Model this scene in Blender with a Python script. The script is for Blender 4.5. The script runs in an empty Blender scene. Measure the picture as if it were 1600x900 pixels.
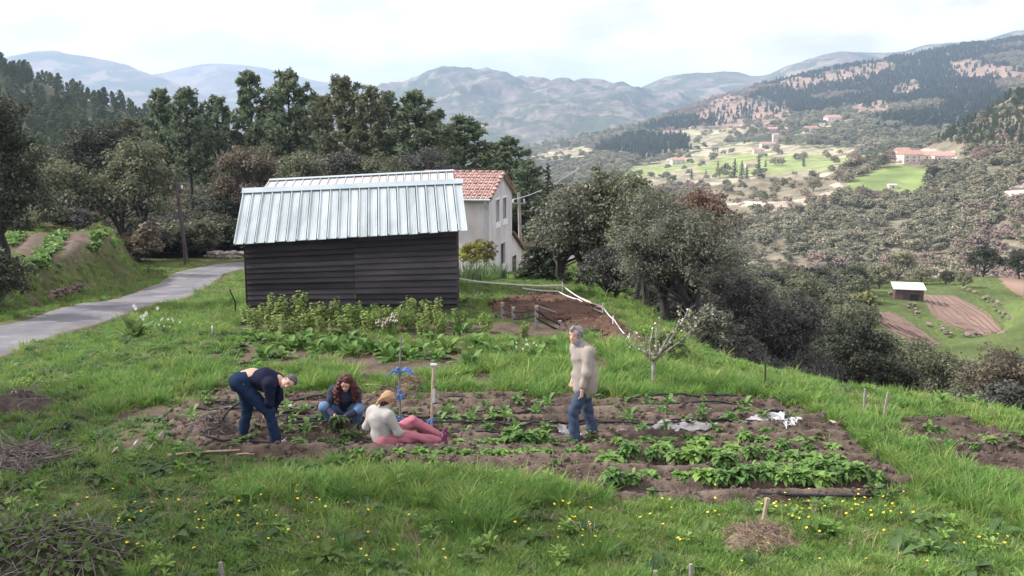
import bpy, math, random
import numpy as np
from mathutils import Vector, Matrix

# ------------------------------------------------------------------ camera, sky, sun, exposure
scene = bpy.context.scene
C = scene.collection
CAM_Z, PITCH, FPX = 4.8, math.radians(9.1), 1555.0
cam_data = bpy.data.cameras.new('camera')
cam_data.sensor_width = 36.0
cam_data.lens = 36.0 * FPX / 1600.0
cam_data.clip_start, cam_data.clip_end = 0.1, 40000.0
cam = bpy.data.objects.new('camera', cam_data)
cam.location = (0, 0, CAM_Z)
cam.rotation_euler = (math.pi / 2 - PITCH, 0, 0)
C.objects.link(cam)
scene.camera = cam

SUN_ELEV, SUN_AZ = math.radians(38), math.radians(-84)      # azimuth from +Y towards +X: sun stands to the left, a shade ahead
world = bpy.data.worlds.new('World')
scene.world = world
world.use_nodes = True
wt = world.node_tree
for n in list(wt.nodes): wt.nodes.remove(n)
def wn(t, **k):
    n = wt.nodes.new(t)
    for a, b in k.items(): setattr(n, a, b)
    return n
w_out, w_bg = wn('ShaderNodeOutputWorld'), wn('ShaderNodeBackground')
w_sky = wn('ShaderNodeTexSky', sky_type='NISHITA')
w_sky.sun_disc = False
w_sky.sun_elevation, w_sky.sun_rotation = SUN_ELEV, SUN_AZ
w_sky.altitude, w_sky.air_density, w_sky.dust_density = 500, 1.0, 2.0
w_tc, w_map = wn('ShaderNodeTexCoord'), wn('ShaderNodeMapping')
w_map.inputs['Scale'].default_value = (1, 1, 2.6)
w_n1, w_n2 = wn('ShaderNodeTexNoise'), wn('ShaderNodeTexNoise')
w_n1.inputs['Scale'].default_value, w_n1.inputs['Detail'].default_value = 3.2, 7
w_n1.inputs['Roughness'].default_value = 0.55
w_n2.inputs['Scale'].default_value, w_n2.inputs['Detail'].default_value = 7.5, 7
w_r1, w_r2 = wn('ShaderNodeMapRange'), wn('ShaderNodeValToRGB')
w_r1.inputs['From Min'].default_value, w_r1.inputs['From Max'].default_value = 0.30, 0.50
w_r1.inputs['To Min'].default_value, w_r1.inputs['To Max'].default_value = 0.97, 1.0
w_r2.color_ramp.elements[0].position, w_r2.color_ramp.elements[1].position = 0.38, 0.62
w_r2.color_ramp.elements[0].color = (7.0, 6.45, 6.9, 1)      # pale lavender undersides of the cloud sheet
w_r2.color_ramp.elements[1].color = (12.4, 11.8, 11.8, 1)
w_mix = wn('ShaderNodeMix', data_type='RGBA')
wl = wt.links.new
wl(w_tc.outputs['Generated'], w_map.inputs['Vector'])
wl(w_map.outputs[0], w_n1.inputs['Vector']); wl(w_map.outputs[0], w_n2.inputs['Vector'])
wl(w_n1.outputs[0], w_r1.inputs['Value']); wl(w_n2.outputs[0], w_r2.inputs[0])
wl(w_r1.outputs[0], w_mix.inputs[0]); wl(w_sky.outputs[0], w_mix.inputs[6]); wl(w_r2.outputs[0], w_mix.inputs[7])
wl(w_mix.outputs[2], w_bg.inputs['Color']); w_bg.inputs['Strength'].default_value = 0.1
wl(w_bg.outputs[0], w_out.inputs['Surface'])

sun_data = bpy.data.lights.new('sun', 'SUN')
sun_data.energy, sun_data.angle, sun_data.color = 5.0, math.radians(2.0), (1.0, 0.95, 0.88)
sun = bpy.data.objects.new('sun', sun_data)
sd = Vector((math.sin(SUN_AZ) * math.cos(SUN_ELEV), math.cos(SUN_AZ) * math.cos(SUN_ELEV), math.sin(SUN_ELEV)))
sun.rotation_euler = sd.to_track_quat('Z', 'Y').to_euler()
sun.location = (-30, 10, 60)
C.objects.link(sun)
vs = scene.view_settings
vs.view_transform, vs.look, vs.gamma, vs.use_curve_mapping, vs.exposure = 'Standard', 'None', 1.0, False, 0.60
scene.cycles.max_bounces, scene.cycles.diffuse_bounces, scene.cycles.transmission_bounces = 4, 2, 2
scene.cycles.glossy_bounces, scene.cycles.transparent_max_bounces, scene.cycles.volume_bounces = 1, 4, 1
scene.cycles.adaptive_threshold = 0.02

# ------------------------------------------------------------------ helpers
rng = np.random.RandomState(7)
R = random.Random(11)

def P(px, py, D):
    """World point that the photograph's pixel (px, py) shows when it lies D metres ahead."""
    dx, dy = (np.asarray(px, float) - 800) / FPX, (450 - np.asarray(py, float)) / FPX
    cy, cz = math.cos(PITCH) + dy * math.sin(PITCH), -math.sin(PITCH) + dy * math.cos(PITCH)
    t = D / cy
    return np.stack(np.broadcast_arrays(dx * t, np.asarray(D, float) + 0 * t, CAM_Z + cz * t), -1)

_T = [np.random.RandomState(100 + i).rand(256, 256) for i in range(6)]
def vnoise(x, y, s=0):
    x, y = np.asarray(x, float), np.asarray(y, float)
    xi, yi = np.floor(x).astype(int), np.floor(y).astype(int)
    fx, fy = x - xi, y - yi
    fx, fy = fx * fx * (3 - 2 * fx), fy * fy * (3 - 2 * fy)
    T = _T[s % 6]; a, b, c, d = xi & 255, (xi + 1) & 255, yi & 255, (yi + 1) & 255
    return (T[a, c] * (1 - fx) + T[b, c] * fx) * (1 - fy) + (T[a, d] * (1 - fx) + T[b, d] * fx) * fy
def fbm(x, y, o=4, s=0, g=0.5):
    v, a, n = 0, 1, 0
    for i in range(o):
        v = v + a * (vnoise(x * 2 ** i + 17.3 * i, y * 2 ** i + 9.1 * i, s + i) - 0.5); n += a; a *= g
    return v / n * 2
def sstep(a, b, x):
    t = np.clip((np.asarray(x, float) - a) / (b - a), 0, 1)
    return t * t * (3 - 2 * t)
def inpoly(px, py, poly):
    px, py = np.asarray(px, float), np.asarray(py, float)
    c = np.zeros(np.broadcast(px, py).shape, bool)
    for (x0, y0), (x1, y1) in zip(poly, poly[1:] + poly[:1]):
        if y0 == y1: continue
        c ^= ((y0 > py) != (y1 > py)) & (px < (x1 - x0) * (py - y0) / (y1 - y0) + x0)
    return c
def segdist(x, y, pl):
    """Distance to an open polyline, with the sign of the side (positive to the right of its direction), and the position along it."""
    best = np.full(np.shape(x), 1e18); sign = np.zeros(np.shape(x)); pos = np.zeros(np.shape(x)); L = 0
    for (x0, y0), (x1, y1) in zip(pl, pl[1:]):
        ex, ey = x1 - x0, y1 - y0; l2 = ex * ex + ey * ey
        t = np.clip(((x - x0) * ex + (y - y0) * ey) / l2, 0, 1)
        d = (x - x0 - t * ex) ** 2 + (y - y0 - t * ey) ** 2
        m = d < best
        cr = ex * (y - y0) - ey * (x - x0)
        best = np.where(m, d, best); sign = np.where(m, np.where(cr > 0, -1, 1), sign); pos = np.where(m, L + t * math.sqrt(l2), pos)
        L += math.sqrt(l2)
    return np.sqrt(best) * sign, pos

class MB:
    """Collects vertices and faces for one mesh."""
    def __init__(s): s.v, s.f, s.m = [], [], []
    def add(s, verts, faces, mi=0):
        o = len(s.v); s.v.extend([tuple(map(float, p)) for p in verts]); s.f.extend([tuple(o + i for i in f) for f in faces]); s.m.extend([mi] * len(faces)); return s
    def box(s, a, b, mi=0):
        x0, y0, z0 = a; x1, y1, z1 = b
        return s.add([(x0,y0,z0),(x1,y0,z0),(x1,y1,z0),(x0,y1,z0),(x0,y0,z1),(x1,y0,z1),(x1,y1,z1),(x0,y1,z1)],
              [(0,3,2,1),(4,5,6,7),(0,1,5,4),(1,2,6,5),(2,3,7,6),(3,0,4,7)], mi)
    def hexa(s, p, mi=0):      # eight corners, bottom four then top four
        return s.add(p, [(0,3,2,1),(4,5,6,7),(0,1,5,4),(1,2,6,5),(2,3,7,6),(3,0,4,7)], mi)
    def tube(s, pts, rad, n=6, mi=0, cap=True):
        pts = [Vector(p) for p in pts]
        if not hasattr(rad, '__len__'): rad = [rad] * len(pts)
        o = len(s.v); up = Vector((0.13, 0.31, 0.94))
        for i, p in enumerate(pts):
            t = (pts[min(i + 1, len(pts) - 1)] - pts[max(i - 1, 0)]).normalized()
            u = up - t * up.dot(t)
            if u.length < 0.2: u = Vector((1, 0, 0)) - t * t.x
            u.normalize(); up = u; w = t.cross(u)
            for k in range(n):
                a = 2 * math.pi * k / n
                s.v.append(tuple(p + (u * math.cos(a) + w * math.sin(a)) * rad[i]))
        for i in range(len(pts) - 1):
            for k in range(n):
                k2 = (k + 1) % n
                s.f.append((o + i*n + k, o + i*n + k2, o + (i+1)*n + k2, o + (i+1)*n + k)); s.m.append(mi)
        if cap:
            s.f.append(tuple(o + k for k in range(n))[::-1]); s.m.append(mi)
            s.f.append(tuple(o + (len(pts)-1)*n + k for k in range(n))); s.m.append(mi)
        return s
    def mesh(s, name, mats, smooth=False):
        me = bpy.data.meshes.new(name); me.from_pydata(s.v, [], s.f)
        for m in (mats if isinstance(mats, (list, tuple)) else [mats]): me.materials.append(m)
        if any(s.m): me.polygons.foreach_set('material_index', s.m)
        if smooth: me.polygons.foreach_set('use_smooth', [True] * len(me.polygons))
        me.update(); return me
    def build(s, name, mats, parent=None, smooth=False, loc=None):
        return link(name, s.mesh(name, mats, smooth), parent, loc)

def np_mesh(name, V, F, mats, smooth=False, cols=None):
    """Mesh from arrays: V (n,3), F (m,3) or (m,4), optional vertex colours."""
    V, F = np.asarray(V, np.float32), np.asarray(F, np.int32)
    me = bpy.data.meshes.new(name); k = F.shape[1]
    me.vertices.add(len(V)); me.vertices.foreach_set('co', V.ravel())
    me.loops.add(F.size); me.loops.foreach_set('vertex_index', F.ravel())
    me.polygons.add(len(F)); me.polygons.foreach_set('loop_start', np.arange(len(F), dtype=np.int32) * k)
    for m in (mats if isinstance(mats, (list, tuple)) else [mats]): me.materials.append(m)
    if smooth: me.polygons.foreach_set('use_smooth', np.ones(len(F), bool))
    if cols is not None:
        a = me.color_attributes.new('col', 'FLOAT_COLOR', 'POINT')
        a.data.foreach_set('color', np.concatenate([cols, np.ones((len(cols), 1))], 1).astype(np.float32).ravel())
    me.update(calc_edges=True); me.validate(); return me
def grid_faces(nv, nu):
    i = np.arange((nv - 1) * (nu - 1)); r, c = i // (nu - 1), i % (nu - 1); a = r * nu + c
    return np.stack([a, a + 1, a + nu + 1, a + nu], 1)
def link(name, data, parent=None, loc=None):
    o = bpy.data.objects.new(name, data); C.objects.link(o)
    if parent is not None: o.parent = parent
    if loc is not None: o.location = loc
    return o
def tag(o, label=None, cat=None, group=None, kind=None):
    if label: o['label'] = label
    if cat: o['category'] = cat
    if group: o['group'] = group
    if kind: o['kind'] = kind
    return o
def empty(name, loc=(0, 0, 0), rz=0.0):
    o = link(name, None, None, loc); o.rotation_euler = (0, 0, rz); o.empty_display_size = 0.2; return o
def copy_tree(o, parent=None):
    c = o.copy(); C.objects.link(c); c.parent = parent
    for ch in o.children: copy_tree(ch, c)
    return c
ORD = ['first','second','third','fourth','fifth','sixth','seventh','eighth','ninth','tenth','eleventh','twelfth','thirteenth','fourteenth','fifteenth','sixteenth',
       'seventeenth','eighteenth','nineteenth','twentieth'] + ['twenty-' + w for w in ('first','second','third','fourth','fifth','sixth','seventh','eighth','ninth')] + ['thirtieth'] + \
      ['thirty-' + w for w in ('first','second','third','fourth','fifth','sixth','seventh','eighth','ninth')] + ['fortieth']

# ------------------------------------------------------------------ materials
def mat(name, cols, scale=8.0, rough=0.8, bump=0.0, bscale=None, detail=5, spec=0.3, metal=0.0, stretch=None, rand=0.0, island=0.0, vcol=False,
        trans=0.0, contrast=(0.35, 0.65), coord='Object', sheen=0.0):
    """Procedural surface: noise between two or three colours, optional bump, variation by object or loose leaf, optional vertex colours."""
    m = bpy.data.materials.new(name); m.use_nodes = True
    t = m.node_tree; N = t.nodes; L = t.links.new
    b = N['Principled BSDF']
    b.inputs['Roughness'].default_value = rough; b.inputs['Metallic'].default_value = metal
    b.inputs['Specular IOR Level'].default_value = spec
    tc, mp, nz, cr = N.new('ShaderNodeTexCoord'), N.new('ShaderNodeMapping'), N.new('ShaderNodeTexNoise'), N.new('ShaderNodeValToRGB')
    L(tc.outputs[coord], mp.inputs[0])
    if stretch: mp.inputs['Scale'].default_value = stretch
    L(mp.outputs[0], nz.inputs['Vector'])
    nz.inputs['Scale'].default_value = scale; nz.inputs['Detail'].default_value = detail; nz.inputs['Roughness'].default_value = 0.6
    L(nz.outputs[0], cr.inputs[0])
    e = cr.color_ramp.elements; e[0].position, e[1].position = contrast
    cols = [tuple(c) + (1,) for c in cols]
    e[0].color, e[1].color = cols[0], cols[-1]
    for i, c in enumerate(cols[1:-1]):
        x = e.new(contrast[0] + (contrast[1] - contrast[0]) * (i + 1) / (len(cols) - 1)); x.color = c
    out = cr.outputs[0]
    if vcol:
        vc, mx = N.new('ShaderNodeVertexColor'), N.new('ShaderNodeMix'); vc.layer_name = 'col'
        mx.data_type, mx.blend_type = 'RGBA', 'MULTIPLY'; mx.inputs[0].default_value = 1
        L(vc.outputs[0], mx.inputs[6]); L(out, mx.inputs[7]); out = mx.outputs[2]
    if rand or island:
        hs = N.new('ShaderNodeHueSaturation'); L(out, hs.inputs['Color']); out = hs.outputs[0]
        src = None
        if rand:
            oi, mr = N.new('ShaderNodeObjectInfo'), N.new('ShaderNodeMapRange')
            L(oi.outputs['Random'], mr.inputs[0]); mr.inputs[3].default_value, mr.inputs[4].default_value = 1 - rand, 1 + rand; src = mr.outputs[0]
            m2 = N.new('ShaderNodeMapRange'); L(oi.outputs['Random'], m2.inputs[0]); m2.inputs[3].default_value, m2.inputs[4].default_value = 0.5 + rand * 0.06, 0.5 - rand * 0.06
            L(m2.outputs[0], hs.inputs['Hue'])
        if island:
            ge, mi = N.new('ShaderNodeNewGeometry'), N.new('ShaderNodeMapRange')
            L(ge.outputs['Random Per Island'], mi.inputs[0]); mi.inputs[3].default_value, mi.inputs[4].default_value = 1 - island, 1 + island
            if src is not None:
                mu = N.new('ShaderNodeMath'); mu.operation = 'MULTIPLY'; L(src, mu.inputs[0]); L(mi.outputs[0], mu.inputs[1]); src = mu.outputs[0]
            else: src = mi.outputs[0]
        L(src, hs.inputs['Value'])
    L(out, b.inputs['Base Color'])
    if bump:
        bp, bn = N.new('ShaderNodeBump'), N.new('ShaderNodeTexNoise')
        bn.inputs['Scale'].default_value = bscale or scale * 4; bn.inputs['Detail'].default_value = 6
        L(mp.outputs[0], bn.inputs['Vector']); L(bn.outputs[0], bp.inputs['Height'])
        bp.inputs['Strength'].default_value = 1.0; bp.inputs['Distance'].default_value = bump; L(bp.outputs[0], b.inputs['Normal'])
    if trans:
        tr, ms = N.new('ShaderNodeBsdfTranslucent'), N.new('ShaderNodeMixShader'); ms.inputs[0].default_value = trans
        L(out, tr.inputs['Color']); L(b.outputs[0], ms.inputs[1]); L(tr.outputs[0], ms.inputs[2])
        L(ms.outputs[0], N['Material Output'].inputs['Surface'])
    return m

# ------------------------------------------------------------------ the near ground as a height function
def rbf(ctrl):
    A = np.array(ctrl, float); X = A[:, :2] / 20; n = len(A)
    def U(r): return np.where(r > 1e-9, r * r * np.log(np.maximum(r, 1e-9)), 0)
    K = U(np.linalg.norm(X[:, None] - X[None], axis=-1)) + 1e-4 * np.eye(n)
    Q = np.concatenate([np.ones((n, 1)), X], 1)
    M = np.block([[K, Q], [Q.T, np.zeros((3, 3))]])
    w = np.linalg.solve(M, np.concatenate([A[:, 2], np.zeros(3)]))
    def f(x, y):
        x, y = np.asarray(x, float) / 20, np.asarray(y, float) / 20
        z = w[n] + w[n + 1] * x + w[n + 2] * y
        for i in range(n): z = z + w[i] * U(np.hypot(x - X[i, 0], y - X[i, 1]))
        return z
    return f
_base = rbf([(-8,4,.1),(0,4,.05),(9,4,-.1),(-9,10,.1),(-4,11,0),(0,11,0),(5,11,0),(-8,16,-.1),(-4,15,0),(0,15,0),(5,15,0),(-4,19,0),(0,19,0),(3.2,19,0),
    (-7,21,-.1),(-4,23,0),(0,23,-.05),(2.5,23,-.2),(-5,27,.0),(0,28,-.25),(-11,15,-.1),(-11.5,21,-.8),(-14,27,-1.25),(-13.4,32,-1.6),(-14.5,41,-2.35),(-16.6,55,-3.5),
    (-16,31,-1.3),(-15.9,38,-1.9),(-19.7,58,-3.5),(-17,66,-3.9),(-10,66,-3.9),(0,68,-4),(-9.5,24,-.5),(-9,30,-.9),(-9,40,-1.8),(-9,50,-2.8),(0,55,-3.1),(-4,48,-2.4),
    (1.5,45,-1.9),(-.5,38,-1.05),(1.8,38,-1.25),(1.8,31,-.6),(8,22,-.3),(15,30,-1),(10,45,-2),(10,70,-4),(30,10,-.3),(30,40,-1),(30,80,-4),(-30,20,-1),(-35,40,-1.5),
    (-40,70,-4),(-20,90,-5),(0,95,-5),(20,100,-5),(-20,120,-5.5),(10,140,-6),(-50,120,-5),(40,130,-6),(-20,5,.2),(-40,5,0)])
EDGE = [(34,-12),(20,4),(11.5,12.5),(9.6,15.2),(7.9,17.2),(5.6,18.6),(4.0,20.6),(3.3,24.3),(3.0,30),(3.2,38),(4.2,48),(5,60),(6,80),(8,110),(10,160)]
BANK = [(-60,28),(-17.2,29),(-16.9,33),(-17.0,38),(-18.0,46),(-20.3,55),(-23,60),(-40,63),(-60,64)]
ROAD = [(-11.5,10),(-13.5,18),(-14.9,25),(-15.0,31),(-15.0,36),(-15.7,43),(-17.0,51),(-18.2,57),(-17.4,62),(-14,65),(-8,66),(0,67),(8,69)]
SHELF = [(7.4,18.2),(9.9,15.2),(12,12.3),(16.5,14.5),(11.5,18.6),(9.4,19.2)]
def ground(x, y):
    x, y = np.asarray(x, float), np.asarray(y, float)
    z = _base(x, y)
    rd, _ = segdist(x, y, ROAD)
    bd = -segdist(x, y, BANK)[0]
    nz = fbm(x * 0.35, y * 0.35, 3, 1)
    top = -0.45 + 0.10 * nz - 0.012 * (y - 40)
    z = np.where(bd < 0, z, z + (np.maximum(top, z) - z) * sstep(0.0, 2.0, bd + 0.35 * nz * sstep(0.3, 1.2, bd)))
    ed, _ = segdist(x, y, EDGE)
    e = np.maximum(ed + 0.5 * nz, 0)                                       # metres past the brow, towards the gully
    drop = np.where(e < 2, 0.16 * e * e, 0.64 + 0.72 * (e - 2))
    z = np.maximum(z - drop, -25 + 0.3 * nz) if True else z
    z = z + np.where((rd ** 2 < 2.6 ** 2), 0, 1) * (0.07 * fbm(x * 0.9, y * 0.9, 3, 2) + 0.03 * fbm(x * 3.1, y * 3.1, 2, 3)) * sstep(1.4, 3.0, np.abs(rd))
    return z
_hx, _hy = np.arange(-44, 44.01, 0.2), np.arange(3, 90.01, 0.2)
_HG = ground(*np.meshgrid(_hx, _hy))
def g1(x, y):
    u, v = (float(x) + 44) / 0.2, (float(y) - 3) / 0.2
    if not (0 <= u < len(_hx) - 1 and 0 <= v < len(_hy) - 1): return float(ground(np.array([float(x)]), np.array([float(y)]))[0])
    i, j = int(u), int(v); a, b = u - i, v - j
    return float((_HG[j, i] * (1 - a) + _HG[j, i + 1] * a) * (1 - b) + (_HG[j + 1, i] * (1 - a) + _HG[j + 1, i + 1] * a) * b)
def pix(px, py, z0=0.0):
    """Where the ray through a pixel meets the near ground."""
    D = 14.0
    for _ in range(40):
        p = P(px, py, D); gz = g1(p[0], p[1])
        k = (450 - py) / FPX; sl = (CAM_Z - p[2]) / D
        D = 0.5 * D + 0.5 * (CAM_Z - gz) / max(sl, 1e-3)
        D = min(max(D, 5), 120)
    p = P(px, py, D); return float(p[0]), float(p[1]), g1(p[0], p[1])
# ------------------------------------------------------------------ ground, garden soil, road
def proj(x, y, z):
    dz = z - CAM_Z; c, s = math.cos(PITCH), math.sin(PITCH)
    f = np.maximum(y * c - dz * s, 0.05); u = y * s + dz * c
    return 800 + FPX * x / f, 450 - FPX * u / f
PLOT = [(262,650),(345,611),(700,614),(1000,622),(1190,620),(1300,655),(1345,690),(1440,755),(1390,776),(1230,786),(960,790),(935,768),(840,742),(600,715),(420,716),(270,700)]
PLOT2 = [(1385,656),(1480,652),(1600,684),(1720,715),(1720,770),(1600,738),(1500,722),(1420,690)]
STRIPS = [[(372,498),(700,503),(905,509),(905,526),(700,527),(372,520)], [(380,546),(560,541),(740,553),(770,578),(610,592),(520,574),(380,566)], [(920,556),(955,560),(945,590),(915,585)], [(690,590),(780,580),(790,600),(700,606)], [(300,555),(350,548),(350,566),(310,570)]]
RED = [(765,478),(800,466),(850,461),(897,468),(948,498),(995,526),(1030,552),(985,547),(935,526),(885,509),(830,503),(775,494)]
FIELD = [(20,416),(60,404),(20,392),(0,380),(0,368),(150,364),(172,372),(150,392),(100,412),(40,424)]
PATCH = [(170,655),(250,630),(330,640),(300,690),(200,700)]
m_ground = mat('ground_earth_and_grass', [(0.62,0.62,0.55),(1.0,1.0,1.0),(1.3,1.25,1.1)], scale=2.2, rough=0.95, bump=0.03, bscale=14, vcol=True, detail=8, spec=0.1)
m_soil = mat('tilled_soil', [(0.62,0.58,0.56),(1.0,1.0,1.0),(1.35,1.33,1.3)], scale=5, rough=0.95, bump=0.02, bscale=40, vcol=True, detail=9, spec=0.1)
GRASS_C, SOIL_C, RED_C, DRY_C = np.array((0.085,0.098,0.040)), np.array((0.100,0.077,0.064)), np.array((0.105,0.062,0.046)), np.array((0.19,0.16,0.11))

def edge_mask(px, py, poly, jitter):
    return inpoly(px + jitter[0], py + jitter[1], poly).astype(float)
def zones(x, y, z):
    """Which soil lies where: returns plot, strips, red earth, field and bare-patch masks."""
    px, py = proj(x, y, z)
    k = 16 * 15 / np.maximum(y, 5)
    j = (k * 1.6 * fbm(x * 1.3, y * 1.3, 3, 0), k * 0.55 * fbm(x * 1.5 + 40, y * 1.5, 3, 1))
    plot = np.maximum(edge_mask(px, py, PLOT, j), edge_mask(px, py, PLOT2, j))
    strip = np.zeros_like(px)
    for s in STRIPS: strip = np.maximum(strip, edge_mask(px, py, s, j))
    return plot, strip, edge_mask(px, py, RED, j), edge_mask(px, py, FIELD, j), edge_mask(px, py, PATCH, j)

az = np.radians(np.linspace(-52, 52, 440)); rr = np.geomspace(2.5, 165, 520)
AZ, RR = np.meshgrid(az, rr)
gx, gy = RR * np.sin(AZ), RR * np.cos(AZ)
gz = ground(gx, gy)
plot, strip, red, fld, patch = zones(gx, gy, gz)
def soft(m, n=2):
    for _ in range(n):
        q = m.copy(); q[1:-1, 1:-1] = (m[1:-1, 1:-1] * 2 + m[:-2, 1:-1] + m[2:, 1:-1] + m[1:-1, :-2] + m[1:-1, 2:]) / 6; m = q
    return m
gz = gz - 0.09 * soft(plot, 3) + soft(red, 6) * (0.12 + 0.16 * fbm(gx * 1.1, gy * 1.1, 3, 4) + 0.08 * fbm(gx * 4, gy * 4, 2, 1))
gz = gz + fld * 0.06 * np.cos((gx * 0.93 + gy * 0.35) * 2 * math.pi / 0.95)
n1, n2 = fbm(gx * 0.5, gy * 0.5, 4, 2), fbm(gx * 1.7, gy * 1.7, 3, 3)
col = GRASS_C[None, None] * (1 + 0.35 * n1[..., None])
bare = np.clip(sstep(0.16, 0.42, n2 * 0.6 + n1 * 0.45) * 0.8 * sstep(9, 12, gy) + patch * 0.75, 0, 1)
for mk, cc in ((bare, SOIL_C * 1.05), (soft(strip), SOIL_C), (soft(plot), SOIL_C), (soft(red), RED_C), (soft(fld), SOIL_C * 1.2)):
    col = col * (1 - mk[..., None]) + cc * mk[..., None]
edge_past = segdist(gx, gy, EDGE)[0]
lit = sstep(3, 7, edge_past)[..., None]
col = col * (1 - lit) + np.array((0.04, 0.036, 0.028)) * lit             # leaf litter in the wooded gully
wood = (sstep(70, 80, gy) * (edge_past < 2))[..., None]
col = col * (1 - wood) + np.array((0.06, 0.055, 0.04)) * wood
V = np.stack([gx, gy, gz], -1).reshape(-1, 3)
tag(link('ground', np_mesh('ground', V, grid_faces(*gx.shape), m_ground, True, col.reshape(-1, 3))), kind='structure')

# tilled beds, clods and furrows modelled
def furrow(x, y):
    ph = (y - 0.02 * x + 0.04 * fbm(x * 0.4, y * 0.2, 2, 5)) / 0.50
    return 0.075 * np.cos(ph * 2 * math.pi)
def soil_z(x, y):
    c = np.maximum(fbm(x * 6.5, y * 6.5, 3, 1), -0.25) * 0.024 + fbm(x * 16, y * 16, 2, 2) * 0.020
    return ground(x, y) + 0.012 + furrow(x, y) + c
def soil_sheet(name, poly, x0, x1, y0, y1, step):
    xs, ys = np.arange(x0, x1, step), np.arange(y0, y1, step)
    X, Y = np.meshgrid(xs, ys); G = ground(X, Y); px, py = proj(X, Y, G)
    j = (12 * fbm(X * 1.3, Y * 1.3, 3, 0), 5 * fbm(X * 1.5 + 40, Y * 1.5, 3, 1))
    inside = inpoly(px + j[0], py + j[1], poly).astype(float)
    Z = soil_z(X, Y); w = np.clip(soft(inside, 5), 0, 1); Z = Z * w + (G - 0.10) * (1 - w)
    n = fbm(X * 1.2, Y * 1.2, 4, 4); h = np.clip((Z - G) / 0.08, -1, 1)
    cc = SOIL_C * (1 + 0.28 * n[..., None]); dry = sstep(0.0, 0.5, n + 0.4 * h)[..., None]
    cc = cc * (1 - 0.5 * dry) + np.array((0.155, 0.122, 0.10)) * 0.5 * dry
    F = grid_faces(*X.shape); keep = (soft(inside, 5).reshape(-1)[F] > 0.02).any(1)
    return tag(link(name, np_mesh(name, np.stack([X, Y, Z], -1).reshape(-1, 3), F[keep], m_soil, True, cc.reshape(-1, 3))), kind='structure')
soil_sheet('garden_soil', PLOT, -6.4, 6.6, 11.9, 18.4, 0.04)
soil_sheet('garden_soil', PLOT2, 5.5, 10.5, 12.4, 18.0, 0.05)

m_road = mat('worn_asphalt', [(0.66,0.66,0.68),(1.0,1.0,1.0),(1.4,1.38,1.35)], vcol=True, scale=0.9, rough=0.75, bump=0.006, bscale=60, detail=10, spec=0.4, contrast=(0.3, 0.7))
m_verge = mat('road_grit', [(0.20,0.165,0.13),(0.30,0.26,0.21)], scale=3, rough=0.95, bump=0.01, bscale=30)
def resample(pl, step):
    pl = np.array(pl, float); d = np.r_[0, np.cumsum(np.linalg.norm(np.diff(pl, axis=0), axis=1))]
    t = np.arange(0, d[-1], step); q = np.stack([np.interp(t, d, pl[:, i]) for i in range(pl.shape[1])], 1)
    for _ in range(6): q[1:-1] = (q[:-2] + 2 * q[1:-1] + q[2:]) / 4
    return q
rc = resample(ROAD, 0.25); tg = np.gradient(rc, axis=0); tg /= np.linalg.norm(tg, axis=1)[:, None]; nrm = np.stack([tg[:, 1], -tg[:, 0]], 1)
def strip_mesh(name, offs, lift, m):
    o = np.array(offs)[None, :] + (0.12 * fbm(rc[:, :1] * 0.8 + rc[:, 1:] * 0.8, np.sign(np.array(offs))[None, :] * 3.0, 2, 1)) * (np.abs(np.array(offs)) == max(np.abs(offs)))[None]
    X, Y = rc[:, :1] + nrm[:, :1] * o, rc[:, 1:] + nrm[:, 1:] * o
    Zc = ground(rc[:, 0], rc[:, 1])[:, None] + 0 * X
    Z = np.maximum(ground(X, Y), Zc - 0.05) * 0.4 + Zc * 0.6 + lift - 0.02 * (o / 1.5) ** 2
    ed = np.abs(o) >= max(np.abs(offs)) - 0.3
    Z = np.where(ed, np.minimum(Z, ground(X, Y) + lift), Z); Z[:, 0] -= 0.15; Z[:, -1] -= 0.15
    d1, d2 = fbm(X * .5, Y * .5, 4, 2), fbm(X * 2.2, Y * 2.2, 3, 4)
    cc = np.array((0.135, 0.135, 0.155)) * (1 + .25 * d1[..., None]); cc = mixc(cc, sstep(.9, 1.5, np.abs(o) + .5 * d2) * .75, (0.17, 0.135, 0.10)); cc = mixc(cc, sstep(.15, .45, d2 + .3 * d1 - np.abs(o) * .1) * .55, (0.24, 0.215, 0.20))
    cc = mixc(cc, sstep(.25, .05, np.abs(o + .12)) * sstep(-.1, .3, d1) * .5, (0.14, 0.115, 0.08))
    return tag(link(name, np_mesh(name, np.stack([X, Y, Z], -1).reshape(-1, 3), grid_faces(*X.shape), m, True, cc.reshape(-1, 3))), kind='structure')
def mixc(c, m, d): return c * (1 - m[..., None]) + np.array(d) * m[..., None]
strip_mesh('road', [-1.55, -1.45, -1.25, -1.0, -.75, -.5, -.25, 0, .25, .5, .75, 1.0, 1.25, 1.45, 1.55], 0.06, m_road)

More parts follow.
